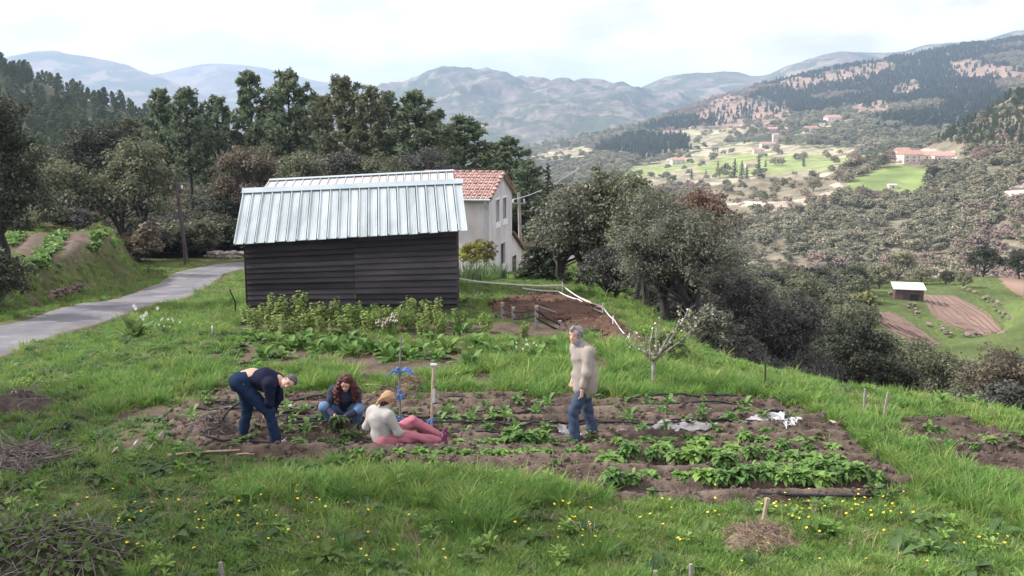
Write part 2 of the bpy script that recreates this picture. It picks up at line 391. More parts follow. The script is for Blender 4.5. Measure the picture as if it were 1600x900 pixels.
# ------------------------------------------------------------------ hills: lofted from crest and foot lines at their own distances
m_hill = mat('hillside', [(0.70,0.70,0.68),(1.0,1.0,1.0),(1.3,1.3,1.25)], scale=0.05, rough=1.0, vcol=True, detail=12, spec=0.05)
LOFT = {}
def loft(name, rows, px0, px1, nu, per, colour, amp=0.02, freq=3.0, flat=None):
    U = np.linspace(px0, px1, nu)
    ctl = []
    for r in rows:
        a = np.array(r, float); ctl.append((np.interp(U, a[:, 0], a[:, 1]), np.interp(U, a[:, 0], a[:, 2])))
    k = np.ones(9) / 9
    sm = lambda q: np.convolve(np.pad(q, 4, mode='edge'), k, 'valid')
    W = [P(U, sm(py), sm(D)) for py, D in ctl]; PYS = [sm(py) for py, _ in ctl]
    pts, pyv = [], []
    for i in range(len(W) - 1):
        a, b = W[i], W[i + 1]; p0, p3 = W[max(i - 1, 0)], W[min(i + 2, len(W) - 1)]
        for s in np.arange(per) / per:
            pts.append(0.5 * (2 * a + (b - p0) * s + (2 * p0 - 5 * a + 4 * b - p3) * s * s + (3 * a - p0 - 3 * b + p3) * s ** 3) * 0.6 + (a + (b - a) * s) * 0.4)
            pyv.append(PYS[i] + (PYS[i + 1] - PYS[i]) * s)
    pts.append(W[-1]); pyv.append(PYS[-1])
    A, PY = np.array(pts), np.array(pyv); PX = np.broadcast_to(U, PY.shape)
    D = np.hypot(A[..., 0], A[..., 1])
    sc = freq / np.median(D)
    rid = 1 - np.abs(fbm(A[..., 0] * sc * 1.5, A[..., 1] * sc * 1.5, 4, 3)) * 2.2
    nz = 0.6 * rid + 0.6 * fbm(A[..., 0] * sc * 4, A[..., 1] * sc * 4, 4, 1)
    w = np.ones_like(D) if flat is None else 1 - flat(PX, PY)
    A = A.copy(); A[..., 2] += amp * D * (nz - 0.4) * 0.5 * w
    cc = colour(PX, PY, A[..., 0] * sc, A[..., 1] * sc)
    o = tag(link(name, np_mesh(name, A.reshape(-1, 3), grid_faces(*D.shape), m_hill, True, cc.reshape(-1, 3))), kind='structure')
    return A, PX, PY
def mixc(c, m, d): return c * (1 - m[..., None]) + np.array(d) * m[..., None]
HEATH, FOREST, PINE, STRAW, MEADOW = (0.19,0.15,0.125), (0.055,0.07,0.04), (0.035,0.06,0.035), (0.40,0.36,0.25), (0.24,0.285,0.115)
def col_far(PX, PY, x, y):
    c = np.zeros(PX.shape + (3,)) + np.array(FOREST) * 1.1
    c = mixc(c, sstep(-0.15, 0.35, fbm(x * 5, y * 5, 5, 2)), (0.135, 0.115, 0.092))
    c = mixc(c, sstep(0.22, 0.34, fbm(x * 9 + 5, y * 9, 4, 4)), (0.21, 0.175, 0.14))
    return c
def flatrow(py, D, px0=-700, px1=2400): return [(px0, py, D), (px1, py, D)]
def back(r, dpy, k): return [(a, b + dpy, c * k) for a, b, c in r]
c1 = [(-600,100,6500),(-100,100,6500),(0,92,6400),(40,82,6400),(80,79,6400),(130,88,6400),(180,96,6300),(220,108,6200),(255,125,6000),(320,150,5800),(420,190,5600),(700,240,5500)]
loft('hills', [back(c1, 190, 0.55), back(c1, 90, 0.78), back(c1, 30, 0.92), c1, back(c1, 60, 1.15)], -600, 700, 260, 26, col_far, 0.010, 6)
c1b = [(-200,140,8200),(200,122,8200),(260,112,8200),(330,99,8200),(400,104,8200),(450,113,8200),(520,128,8000),(560,126,8000),(600,131,8000),(640,140,8000),(900,160,8000)]
loft('hills', [back(c1b, 110, 0.7), back(c1b, 50, 0.85), c1b, back(c1b, 60, 1.1)], -200, 900, 220, 26, col_far, 0.007, 6)
c2 = [(300,200,5200),(480,170,5200),(560,146,5200),(610,135,5100),(650,122,5000),(690,112,5000),(730,108,5000),(765,110,5000),(800,119,4900),(830,124,4900),(870,118,4800),(900,117,4800),(940,121,4800),(985,130,4800),(1030,133,4900),(1080,150,5000),(1300,190,5000)]
f2 = [(300,330,2500),(700,300,2500),(850,262,2500),(1000,225,2700),(1100,215,2900),(1300,220,3000)]
g2 = [(300,290,3200),(600,235,3300),(760,215,3300),(860,225,3200),(920,195,3500),(1000,195,3500),(1100,195,3600),(1300,210,3600)]
e2 = [(300,240,4200),(600,175,4200),(700,155,4200),(800,168,4100),(870,155,4100),(940,150,4100),(1000,168,4100),(1100,175,4300),(1300,200,4300)]
loft('hills', [back(f2, 40, 0.9), f2, g2, e2, c2, back(c2, 80, 1.2)], 300, 1300, 340, 32, col_far, 0.026, 9)
c4 = [(900,170,5600),(1000,138,5600),(1030,124,5500),(1060,117,5500),(1120,112,5500),(1190,117,5400),(1240,101,5200),(1290,86,5200),(1330,80,5200),(1390,86,5200),(1430,77,5200),(1480,66,5200),(1520,66,5200),(1600,47,5200),(1800,40,5200),(2300,60,5200)]
loft('hills', [back(c4, 150, 0.62), back(c4, 60, 0.8), back(c4, 18, 0.93), c4, back(c4, 80, 1.15)], 900, 2300, 380, 30, col_far, 0.010, 8)

# valley side with the village: fields, heath and plantations
MEADOWS = [[(935,275),(1000,258),(1060,262),(1010,280)], [(1080,262),(1150,240),(1270,247),(1300,262),(1200,275),(1120,280)], [(1000,262),(1060,250),(1100,255),(1040,268)],
           [(1310,245),(1400,238),(1420,250),(1330,262)], [(1180,250),(1260,240),(1330,250),(1290,268)]]
STRAWS = [[(900,292),(1000,258),(1160,222),(1230,225),(1340,232),(1330,300),(1150,335),(960,320)], [(820,245),(960,222),(1100,200),(1190,195),(1110,232),(960,252)], [(1240,205),(1330,185),(1350,195),(1290,215)]]
HEATHS = [[(1080,185),(1130,155),(1230,165),(1240,195),(1150,205)], [(1215,130),(1330,112),(1370,125),(1290,140),(1220,145)], [(1340,110),(1380,100),(1400,115),(1370,125)], [(1385,145),(1430,125),(1440,140),(1410,155)], [(1480,108),(1510,100),(1600,112),(1600,130),(1500,125)], [(1310,165),(1380,160),(1400,185),(1330,180)]]
def anym(PX, PY, polys, x, y, k=8):
    m = np.zeros(PX.shape)
    jx, jy = k * 2 * fbm(x * 9, y * 9, 3, 0), k * fbm(x * 9 + 30, y * 9, 3, 1)
    for p in polys: m = np.maximum(m, inpoly(PX + jx, PY + jy, p))
    return m
def col_village(PX, PY, x, y):
    c = np.zeros(PX.shape + (3,)) + np.array(FOREST)
    c = mixc(c, sstep(0.0, 0.4, fbm(x * 7, y * 7, 4, 2)) * 0.8, HEATH)
    c = mixc(c, anym(PX, PY, HEATHS, x, y), (0.27, 0.195, 0.155))
    c = mixc(c, anym(PX, PY, STRAWS, x, y) * (0.5 + 0.5 * sstep(-.1, .2, fbm(x * 12, y * 12, 3, 3))), STRAW)
    c = mixc(c, anym(PX, PY, MEADOWS, x, y, 3), MEADOW)
    return c
c3 = [(700,250,1900),(820,234,2000),(960,207,2200),(1010,196,2300),(1070,172,2500),(1140,150,2600),(1250,119,2700),(1340,101,2800),(1440,86,2900),(1520,70,3000),(1600,62,3000),(1800,45,3000),(2300,60,3000)]
v4 = [(700,262,1750),(830,240,1850),(1000,208,1950),(1070,188,2150),(1200,165,2200),(1400,140,2250),(1600,108,2250),(2300,80,2250)]
v3 = [(700,280,1500),(830,255,1550),(950,235,1600),(1050,217,1650),(1200,206,1600),(1300,193,1600),(1450,182,1600),(1600,155,1600),(2300,120,1600)]
v2 = [(700,305,1200),(850,280,1250),(1000,258,1300),(1200,250,1200),(1300,240,1200),(1450,220,1250),(1600,195,1250),(2300,160,1250)]
v1 = [(700,330,950),(850,305,980),(1000,290,1000),(1200,290,950),(1300,270,950),(1450,240,980),(1600,225,1000),(2300,200,1000)]
VIL = loft('hills', [back(v1, 60, 0.93), v1, v2, v3, v4, c3, back(c3, 80, 1.2)], 700, 2300, 430, 36, col_village, 0.008, 12, flat=lambda a, b: 0.85 * sstep(200, 240, b))
LOFT['village'] = VIL
# the spur with the farm and the oak slope below it
GREENF = [(1312,297),(1335,282),(1372,266),(1400,256),(1455,270),(1440,300),(1425,312),(1380,308)]
PATHS = [[(1296,290),(1310,282),(1318,296),(1345,304),(1338,312),(1312,302)], [(1395,243),(1490,238),(1495,252),(1400,256)], [(1130,318),(1250,312),(1300,300),(1300,320),(1200,330)]]
ROCKS = [[(1265,470),(1290,455),(1310,470),(1300,478)], [(1200,435),(1225,432),(1220,452)], [(1560,310),(1600,290),(1600,310),(1570,320)]]
def col_farm(PX, PY, x, y):
    c = np.zeros(PX.shape + (3,)) + np.array((0.20, 0.18, 0.13))
    c = mixc(c, sstep(0.1, 0.5, fbm(x * 16, y * 16, 4, 2)) * 0.7, (0.24, 0.19, 0.15))
    c = mixc(c, anym(PX, PY, PATHS, x, y, 1.5), (0.46, 0.39, 0.32))
    c = mixc(c, anym(PX, PY, ROCKS, x, y, 3), (0.48, 0.41, 0.37))
    c = mixc(c, anym(PX, PY, [[(1450,215),(1600,135),(1600,150),(1500,205)]], x, y, 3), (0.32, 0.25, 0.19))
    c = mixc(c, anym(PX, PY, [GREENF], x, y, 1.0), (0.19, 0.245, 0.092))
    return c
c5 = [(800,330,800),(1000,300,790),(1100,296,760),(1300,276,720),(1380,250,720),(1440,238,730),(1480,215,760),(1540,180,780),(1600,142,800),(1800,70,860),(2400,30,900)]
w4 = [(800,345,740),(1100,306,700),(1300,284,670),(1370,262,680),(1400,254,690),(1450,254,690),(1500,228,690),(1600,185,700),(1800,120,740),(2400,90,760)]
w3 = [(800,370,640),(1100,325,620),(1250,305,610),(1330,290,605),(1400,306,600),(1450,300,600),(1500,275,610),(1600,245,600),(1800,200,600),(2400,170,600)]
w2 = [(800,420,540),(1100,375,530),(1300,370,510),(1450,355,510),(1520,350,500),(1600,320,500),(1800,300,500),(2400,280,500)]
w1 = [(800,480,430),(1100,455,430),(1300,475,420),(1450,450,420),(1600,405,430),(1800,400,430),(2400,390,430)]
LOFT['farm'] = loft('hills', [back(w1, 60, 0.85), w1, w2, w3, w4, c5, back(c5, 120, 1.15)], 800, 2300, 380, 36, col_farm, 0.012, 14, flat=lambda a, b: inpoly(a, b, [(1290,310),(1300,270),(1390,235),(1520,230),(1480,290),(1440,325)]) * 0.9)
# pine hill on the left
c6 = [(-700,30,640),(-200,72,580),(0,108,540),(60,130,520),(120,154,500),(200,180,470),(240,200,450),(320,240,420),(500,290,400)]
col_left = lambda PX, PY, x, y: np.zeros(PX.shape + (3,)) + np.array((0.06, 0.06, 0.04)) * (1 + 0.4 * fbm(x * 9, y * 9, 3, 1))[..., None]
LOFT['left'] = loft('hills', [flatrow(480, 80, -700, 500), flatrow(345, 95, -700, 500), [(-700,270,230),(0,275,230),(320,300,230),(500,315,230)], [(-700,150,420),(0,185,380),(200,228,350),(320,264,330),(500,300,320)], c6, back(c6, 120, 1.3)], -700, 500, 160, 24, col_left, 0.012, 10)
# terraces across the gully
TPLOTS = [[(1366,489),(1392,488),(1412,497),(1474,540),(1440,540),(1400,522),(1375,508)], [(1440,461),(1490,462),(1545,490),(1575,520),(1525,524),(1480,508),(1455,490)], [(1555,440),(1600,438),(1600,466),(1575,452)]]
def col_terr(PX, PY, x, y):
    c = np.zeros(PX.shape + (3,)) + np.array((0.095, 0.130, 0.045)) * (1 + 0.5 * fbm(x * 40, y * 40, 3, 1))[..., None]
    c = mixc(c, sstep(0.15, 0.4, fbm(x * 30, y * 30, 3, 2)) * 0.5, (0.10, 0.09, 0.06))
    return mixc(c, anym(PX, PY, TPLOTS, x, y, 0.8), (0.235, 0.165, 0.135))
t0 = [(1000,620,80),(1200,620,84),(1400,610,88),(1600,600,88),(2200,590,88)]
t1 = [(1000,580,95),(1200,570,100),(1350,555,103),(1500,560,103),(1600,560,103),(2200,560,103)]
t2 = [(1000,540,110),(1200,530,115),(1360,515,118),(1400,524,118),(1440,542,117),(1480,545,117),(1600,530,116),(2200,520,116)]
t3 = [(1000,510,125),(1250,500,130),(1365,488,132),(1412,496,133),(1476,538,126),(1530,530,124),(1600,505,124),(2200,500,124)]
t4 = [(1000,490,135),(1250,480,140),(1370,470,142),(1440,478,140),(1482,510,131),(1526,524,130),(1578,521,130),(1600,490,133),(2200,470,133)]
t5 = [(1000,470,150),(1250,465,155),(1380,458,158),(1440,460,158),(1492,461,158),(1545,488,150),(1578,518,138),(1600,475,142),(2200,450,142)]
t6 = [(1000,462,170),(1250,458,175),(1380,450,175),(1450,446,178),(1530,445,172),(1570,452,168),(1600,466,160),(2200,440,160)]
t7 = [(1000,458,190),(1250,452,195),(1380,446,195),(1450,440,200),(1555,438,195),(1600,437,190),(2200,430,190)]
LOFT['terr'] = loft('hills', [flatrow(790, 76, 1000, 2200), t0, t1, t2, t3, t4, t5, t6, t7, back(t7, 120, 1.35)], 1000, 2200, 400, 18, col_terr, 0.0008, 30)
# a last sheet below everything out to the horizon
hz = MB(); hz.add([(-14000,-3000,-95),(14000,-3000,-95),(14000,14000,-95),(-14000,14000,-95)], [(0,1,2,3)])
tag(hz.build('terrain', mat('valley_floor', [(0.07,0.075,0.045),(0.12,0.11,0.07)], scale=0.01, rough=1)), kind='structure')

# ------------------------------------------------------------------ haze: one box of pale air round everything
def build_haze(density):
    m = bpy.data.materials.new('haze'); m.use_nodes = True; t = m.node_tree
    for n in list(t.nodes):
        if n.type != 'OUTPUT_MATERIAL': t.nodes.remove(n)
    v = t.nodes.new('ShaderNodeVolumePrincipled')
    v.inputs['Color'].default_value = (0.56, 0.73, 1.0, 1); v.inputs['Density'].default_value = density; v.inputs['Anisotropy'].default_value = 0.25
    t.links.new(v.outputs[0], t.nodes['Material Output'].inputs['Volume'])
    b = MB(); b.box((-14500, -3500, -96.5), (14500, 14500, 720))
    return tag(b.build('haze', m), kind='stuff')
build_haze(1 / 8000)
# ------------------------------------------------------------------ trees
def leaf_mat(name, c, island=0.35, rand=0.0, trans=0.33):
    c = np.array(c)
    return mat(name, [tuple(c * 0.8), tuple(c * 1.2)], scale=0.8, rough=0.6, spec=0.25, island=island, rand=rand, trans=trans, detail=2)
LM = {'oak': leaf_mat('oak_leaves', (0.138, 0.152, 0.092)), 'oak_dark': leaf_mat('dark_oak_leaves', (0.052, 0.060, 0.040)), 'oak_grey': leaf_mat('grey_oak_leaves', (0.150, 0.158, 0.118)),
      'oak_brown': leaf_mat('brown_oak_leaves', (0.150, 0.130, 0.092)), 'scrub': leaf_mat('scrub_leaves', (0.085, 0.088, 0.078)), 'reddish': leaf_mat('reddish_oak_leaves', (0.175, 0.118, 0.088)), 'green': leaf_mat('fresh_leaves', (0.10, 0.155, 0.045)),
      'pale': leaf_mat('pale_spring_leaves', (0.21, 0.215, 0.095)), 'pine': leaf_mat('pine_needles', (0.150, 0.192, 0.115)), 'pine2': leaf_mat('olive_pine_needles', (0.165, 0.178, 0.104)),
      'fir': leaf_mat('fir_needles', (0.048, 0.062, 0.040)), 'cedar': leaf_mat('silver_cedar_needles', (0.105, 0.125, 0.095)), 'yellow': leaf_mat('yellow_green_leaves', (0.25, 0.25, 0.06)),
      'blossom': leaf_mat('blossom_petals', (0.72, 0.68, 0.60), 0.12), 'pink': leaf_mat('budding_pink_twigs', (0.30, 0.20, 0.17))}
m_bark = mat('bark', [(0.035,0.032,0.032),(0.075,0.068,0.064)], scale=6, rough=0.9, bump=0.02, stretch=(1,1,0.25))
m_barkp = mat('pine_bark', [(0.030,0.026,0.030),(0.065,0.055,0.058)], scale=5, rough=0.9, bump=0.02, stretch=(1,1,0.3))
m_barkl = mat('pale_bark', [(0.20,0.19,0.18),(0.36,0.34,0.32)], scale=9, rough=0.85, bump=0.01, stretch=(1,1,0.5))

def unit(v): return v / np.maximum(np.linalg.norm(v, axis=-1, keepdims=True), 1e-9)
def leaf_quads(c, n, ln, wd, rs, axis=None):
    """Diamond leaves at c facing n; long axis random, or along axis."""
    N = len(c); n = unit(n)
    a = unit(rs.normal(size=(N, 3))) if axis is None else unit(axis)
    a = unit(a - n * (a * n).sum(1, keepdims=True)); b = np.cross(n, a)
    ln, wd = np.broadcast_to(ln, N)[:, None] / 2, np.broadcast_to(wd, N)[:, None] / 2
    V = np.stack([c - a * ln, c - b * wd - a * ln * 0.1, c + a * ln, c + b * wd - a * ln * 0.1], 1).reshape(-1, 3)
    return V
def leaves_mesh(name, V, m):
    return np_mesh(name, V, np.arange(len(V), dtype=np.int32).reshape(-1, 4), m)
def oak_meshes(H, W, zlow, leaf, seed, mk, trunk_r=None, forks=2, lean=0.0, open_=0.0, bark=None, lai=3.4, deep=None, cap=15000, lump=0.2):
    """Broadleaf crown as leaf clumps on limbs. H height, W crown width, zlow height where the crown begins."""
    rs = np.random.RandomState(seed); deep = deep or W
    hc = H - zlow; rx, ry, rz = W / 2, deep / 2, hc / 2
    cr = lump * min(W, hc * 1.3) * 0.62
    ncl = int(max(16, min(150, 2.4 * (W * hc) / (cr * cr * 3.1) * 1.6)))
    d = unit(rs.normal(size=(ncl, 3))); d[:, 2] = np.where(d[:, 2] < -0.55, -d[:, 2], d[:, 2])
    out = 1 + 0.20 * np.sin(d[:, 0] * 5 + seed) * np.cos(d[:, 1] * 4 + seed * 2) + 0.14 * rs.normal(size=ncl)
    rad = (0.55 + 0.45 * rs.rand(ncl) ** 0.6) * np.clip(out, 0.6, 1.25) * (1 - cr / max(rx, rz) * 0.45)
    cl = d * rad[:, None] * np.array([rx, ry, rz]) + np.array([lean, 0, zlow + rz])
    crs = cr * (0.6 + 0.75 * rs.rand(ncl))
    lf = leaf; area = 0.5 * lf * lf * 0.62
    nl = int(min(cap, lai * W * hc / area)); idx = rs.choice(ncl, nl, p=crs ** 2 / (crs ** 2).sum())
    dd = unit(rs.normal(size=(nl, 3))); dd[:, 2] = np.where((dd[:, 2] < -0.2) & (rs.rand(nl) < 0.6), -dd[:, 2], dd[:, 2])
    rr_ = (0.35 + 0.65 * rs.rand(nl) ** 0.5) * (1 + 0.25 * rs.normal(size=nl))
    c = cl[idx] + dd * (crs[idx] * rr_)[:, None] * np.array([1, 1, 0.8])
    n = dd * 0.8 + rs.normal(size=(nl, 3)) * 0.55 + np.array([0, 0, 0.35])
    L = lf * (0.6 + 0.8 * rs.rand(nl))
    crown = leaves_mesh('crown', leaf_quads(c, n, L, L * 0.62, rs), LM[mk])
    b = MB(); tr = trunk_r or 0.035 * H + 0.02
    fork = max(zlow * 0.9, 0.12 * H)
    for k in range(forks):
        a0 = 2 * math.pi * k / forks + seed
        off = Vector((math.cos(a0), math.sin(a0), 0)) * (tr * 0.8 if forks > 1 else 0)
        tip = Vector((lean + math.cos(a0) * rx * 0.35, math.sin(a0) * ry * 0.35, zlow + hc * 0.55))
        base = Vector((0, 0, -0.4)) + off
        mid = Vector((lean * 0.3, 0, fork)) + off * 1.8 + Vector((rs.normal() * 0.06 * H, rs.normal() * 0.04 * H, 0))
        mid2 = mid.lerp(tip, 0.5) + Vector((rs.normal() * 0.05 * H, rs.normal() * 0.05 * H, 0))
        r0 = tr / math.sqrt(forks) * 1.15
        b.tube([base, base.lerp(mid, 0.5) + Vector((rs.normal() * 0.04 * H, 0, 0)), mid, mid2, tip], [r0 * 1.25, r0, r0 * 0.85, r0 * 0.55, r0 * 0.25], 7)
        sel = [i for i in range(ncl) if i % forks == k]
        for i in sel[:22]:
            s = mid.lerp(mid2, rs.rand()) if rs.rand() < 0.6 else mid2.lerp(tip, rs.rand() * 0.8)
            e = Vector(cl[i]); m_ = s.lerp(e, 0.5) + Vector((rs.normal(), rs.normal(), rs.normal() * 0.5)) * 0.05 * W
            b.tube([s, m_, e], [r0 * 0.36, r0 * 0.2, r0 * 0.05], 5, cap=False)
    trunk = b.mesh('trunk', bark or m_bark, True)
    return trunk, crown
def pine_meshes(H, W, seed, mk, low=0.35, dens=1.0, needle=0.42):
    rs = np.random.RandomState(seed); b = MB(); cs, ns, ax = [], [], []
    sway = rs.normal() * 0.03 * H
    path = [Vector((sway * t * t + 0.10 * math.sin(t * 5 + seed), 0.1 * math.cos(t * 4 + seed), t * H * 0.97 - 0.4 * (t == 0))) for t in np.linspace(0, 1, 8)]
    r0 = 0.016 * H
    b.tube(path, [r0 * (1.15 - 1.0 * t) for t in np.linspace(0, 1, 8)], 7)
    def at(t):
        i = min(int(t * 7), 6); return path[i].lerp(path[i + 1], t * 7 - i)
    nb = int(64 * dens)
    for k in range(nb):
        t = low + (1 - low) * (k + rs.rand()) / nb
        u = (t - low) / (1 - low)
        prof = (0.62 + 1.2 * u if u < 0.32 else 1.0 * ((1.04 - u) / 0.72) ** 0.8 + 0.06) * (0.55 + 0.65 * rs.rand())
        ln = W / 2 * min(prof, 1.15); a = k * 2.4 + rs.rand()
        s = at(t); rise = 0.18 + 0.55 * u + 0.15 * rs.normal()
        e = s + Vector((math.cos(a) * ln, math.sin(a) * ln, ln * rise))
        mid = s.lerp(e, 0.55) + Vector((0, 0, -0.05 * ln))
        b.tube([s, mid, e], [r0 * 0.28 * (1.2 - u), r0 * 0.18 * (1.2 - u), r0 * 0.05], 4, cap=False)
        npuff = max(3, int(2.6 + ln * 2.0))
        for q in range(npuff):
            v = 0.40 + 0.6 * (q + rs.rand() * 0.8) / npuff
            c = s.lerp(mid, v / 0.55) if v < 0.55 else mid.lerp(e, (v - 0.55) / 0.45)
            c = c + Vector((rs.normal(), rs.normal(), rs.normal() * 0.5)) * 0.11 * ln
            nn = int(26 * dens); dd = unit(rs.normal(size=(nn, 3)) + np.array([0.4 * math.cos(a), 0.4 * math.sin(a), 0.75]))
            pr = (0.26 + 0.2 * rs.rand()) * (W / 6) ** 0.35
            cs.append(np.array(c) + dd * pr * rs.rand(nn, 1) ** 0.5); ax.append(dd + rs.normal(size=(nn, 3)) * 0.3); ns.append(rs.normal(size=(nn, 3)) + dd * 0.5)
    c, n, a = np.concatenate(cs), np.concatenate(ns), np.concatenate(ax)
    L = needle * (0.6 + 0.7 * rs.rand(len(c)))
    return b.mesh('trunk', m_barkp, True), leaves_mesh('crown', leaf_quads(c, n, L, L * 0.36, rs, a), LM[mk])
def fir_meshes(H, W, seed, mk, droop=0.25, needle=0.22, low=0.06, dens=1.0, spread=0.32):
    rs = np.random.RandomState(seed); b = MB(); cs, ns, ax = [], [], []
    b.tube([(0, 0, -0.3), (0, 0, H * 0.5), (0, 0, H)], [0.02 * H, 0.012 * H, 0.002 * H], 6)
    nb = int(70 * dens)
    for k in range(nb):
        u = (k + rs.rand()) / nb; z = H * (low + (1 - low) * u); ln = W / 2 * (1 - u) ** 0.8 * (0.7 + 0.5 * rs.rand()) + 0.04 * W
        a = k * 2.4 + rs.rand(); dr = Vector((math.cos(a), math.sin(a), 0))
        s = Vector((0, 0, z)); e = s + dr * ln + Vector((0, 0, -droop * ln + 0.12 * ln * rs.normal()))
        mid = s.lerp(e, 0.5) + Vector((0, 0, 0.10 * ln)); b.tube([s, mid, e], [0.004 * H, 0.003 * H, 0.001 * H], 4, cap=False)
        m = int(max(10, ln * 60 * dens)); v = 0.08 + 0.92 * rs.rand(m); side = rs.choice([-1, 1], m)
        p = np.where((v < 0.5)[:, None], np.array(s) + (np.array(mid) - np.array(s)) * (v / 0.5)[:, None], np.array(mid) + (np.array(e) - np.array(mid)) * ((v - 0.5) / 0.5)[:, None])
        w = np.array(dr.cross(Vector((0, 0, 1))))
        off = (rs.rand(m) ** 0.7 * ln * spread * (1.05 - v) * side)[:, None] * w
        p = p + off + rs.normal(size=(m, 3)) * np.array([0.03, 0.03, 0.05]) * W * 0.3
        cs.append(p); ax.append(np.array(dr) * 0.7 + w * side[:, None] * 0.7 + rs.normal(size=(m, 3)) * 0.2); ns.append(np.array([0, 0, 1.0]) + rs.normal(size=(m, 3)) * 0.55)
    c, n, a = np.concatenate(cs), np.concatenate(ns), np.concatenate(ax)
    L = needle * (0.6 + 0.7 * rs.rand(len(c)))
    return b.mesh('trunk', m_barkp, True), leaves_mesh('crown', leaf_quads(c, n, L, L * 0.4, rs, a), LM[mk])

def tree_thing(name, meshes, loc, label, group=None, rz=0.0, scale=1.0, cat='tree'):
    t = empty(name, loc, rz); t.scale = scale if hasattr(scale, '__len__') else (scale,) * 3
    tag(t, label, cat, group)
    link('trunk', meshes[0], t); link('crown', meshes[1], t)
    return t
def spot(cx, top, bottom, width, D):
    """Foot, height, crown width and crown base of a tree whose crown fills these pixels at distance D."""
    p = P(cx, top, D); gz_ = g1(p[0], D) - 0.1; lo = P(cx, bottom, D)[2]
    return (float(p[0]), D, gz_), float(p[2] - gz_), float(width * D / FPX), float(max(lo - gz_, 0.05 * (p[2] - gz_)))
OAKS = [  # centre px, top, crown bottom, width, distance, foliage, stems, trunk radius, leaf, label
    (-12,150,425,150,37,'oak_dark',2,.22,.17,'very dark evergreen oak at the edge of the bank, cut off by the frame'),
    (100,262,372,120,62,'oak',2,.2,.28,'grey-green oak between the dark oak and the big rounded oak by the road'),
    (207,222,378,140,64,'oak',2,.25,.27,'big rounded bushy oak behind the bank above the road bend'),
    (150,196,320,110,84,'oak_dark',1,.2,.34,'dark tree rising behind the big rounded oak'),
    (60,235,330,110,72,'oak',1,.2,.3,'shadowy oak behind the cut-off dark oak'),
    (385,226,345,125,76,'oak_brown',3,.25,.28,'brownish oak with bare spreading limbs behind the metal shed roof'),
    (470,240,330,90,72,'oak',2,.16,.28,'low brown-green oak just above the far metal roof'),
    (535,232,320,90,75,'scrub',2,.16,.28,'low grey scrubby oak behind the ridge of the far metal roof'),
    (595,246,330,90,74,'oak',2,.16,.28,'low olive oak under the pines behind the far metal roof'),
    (665,238,330,100,78,'scrub',2,.16,.28,'dull low oak under the pines left of the tiled roof'),
    (902,288,465,140,40,'oak_grey',2,.16,.18,'pale grey-green oak beside the dark spruce near the house'),
    (948,262,420,80,40,'oak',1,.12,.18,'slender tall oak poking up between the pale oak and the big oak'),
    (1000,282,430,120,37,'oak',2,.16,.17,'tall grey-green oak behind the two-trunked oak'),
    (1062,322,470,225,30,'oak_grey',3,.26,.105,'big evergreen oak with dark forked trunks behind the small apple tree'),
    (1098,303,385,115,34,'reddish',1,.14,.16,'reddish-brown oak top above the big forked oak'),
    (952,390,500,110,34,'scrub',2,.13,.15,'dim scrub oak in the shade left of the forked trunks'),
    (1150,425,560,130,38,'scrub',3,.12,.17,'grey twiggy oak in the gully right of the forked trunks'),
    (1228,465,610,135,40,'scrub',3,.12,.17,'dusky grey oak in the gully above the grass brow'),
    (1130,520,610,120,29,'scrub',3,.10,.14,'dark scrubby oak just behind the grass brow by the apple tree'),
    (1335,505,640,125,46,'oak_dark',2,.16,.19,'dark green oak in the gully left of the pale rounded oak'),
    (1270,560,640,110,36,'scrub',2,.12,.16,'smoky grey oak on the brow behind the thin post'),
    (1455,538,665,150,44,'oak',2,.16,.18,'pale rounded oak below the ploughed terraces'),
    (1400,560,670,100,40,'oak_dark',2,.14,.18,'dark oak filling the gap beside the pale rounded oak'),
    (1575,552,700,150,36,'oak_brown',2,.16,.16,'brown-green oak at the frame edge above the lower beds'),
    (1520,590,690,90,38,'oak',2,.14,.17,'small olive oak beside the brown-green oak at the frame edge'),
    (1250,470,540,110,62,'oak_dark',2,.16,.24,'dark oak further down the gully behind the dusky grey oak'),
    (1190,440,520,120,58,'oak',2,.16,.24,'dim olive oak deep in the gully right of the big forked oak'),
    (1310,480,560,90,75,'oak',2,.16,.28,'grey oak in the gully below the terrace hut'),
]
for i, (cx, tp, bt, wd, D, mk, fk, tr, lf, lab) in enumerate(OAKS):
    loc, H, W, zl = spot(cx, tp, bt, wd, D)
    tree_thing('oak_tree', oak_meshes(H, W, zl, lf * .72, 31 + i * 7, mk, tr, fk, cap=26000 if D < 41 else 15000), loc, lab, 'oaks around the garden')
# two unseen oaks added just left of the frame to shade foreground and roadside
tree_thing('oak_tree', oak_meshes(9, 7.5, 2.2, .22, 977, 'oak_dark', .3, 1, cap=9000), (-12.6, 11.6, g1(-12.6, 11.6)), 'unseen oak added outside the left edge of the frame to shade the near corner', 'oaks around the garden')
tree_thing('oak_tree', oak_meshes(8, 7, 1.8, .24, 979, 'oak_dark', .3, 1, cap=8000), (-17.0, 17.0, g1(-17.0, 17.0)), 'unseen oak added outside the left edge of the frame to shade the roadside', 'oaks around the garden')

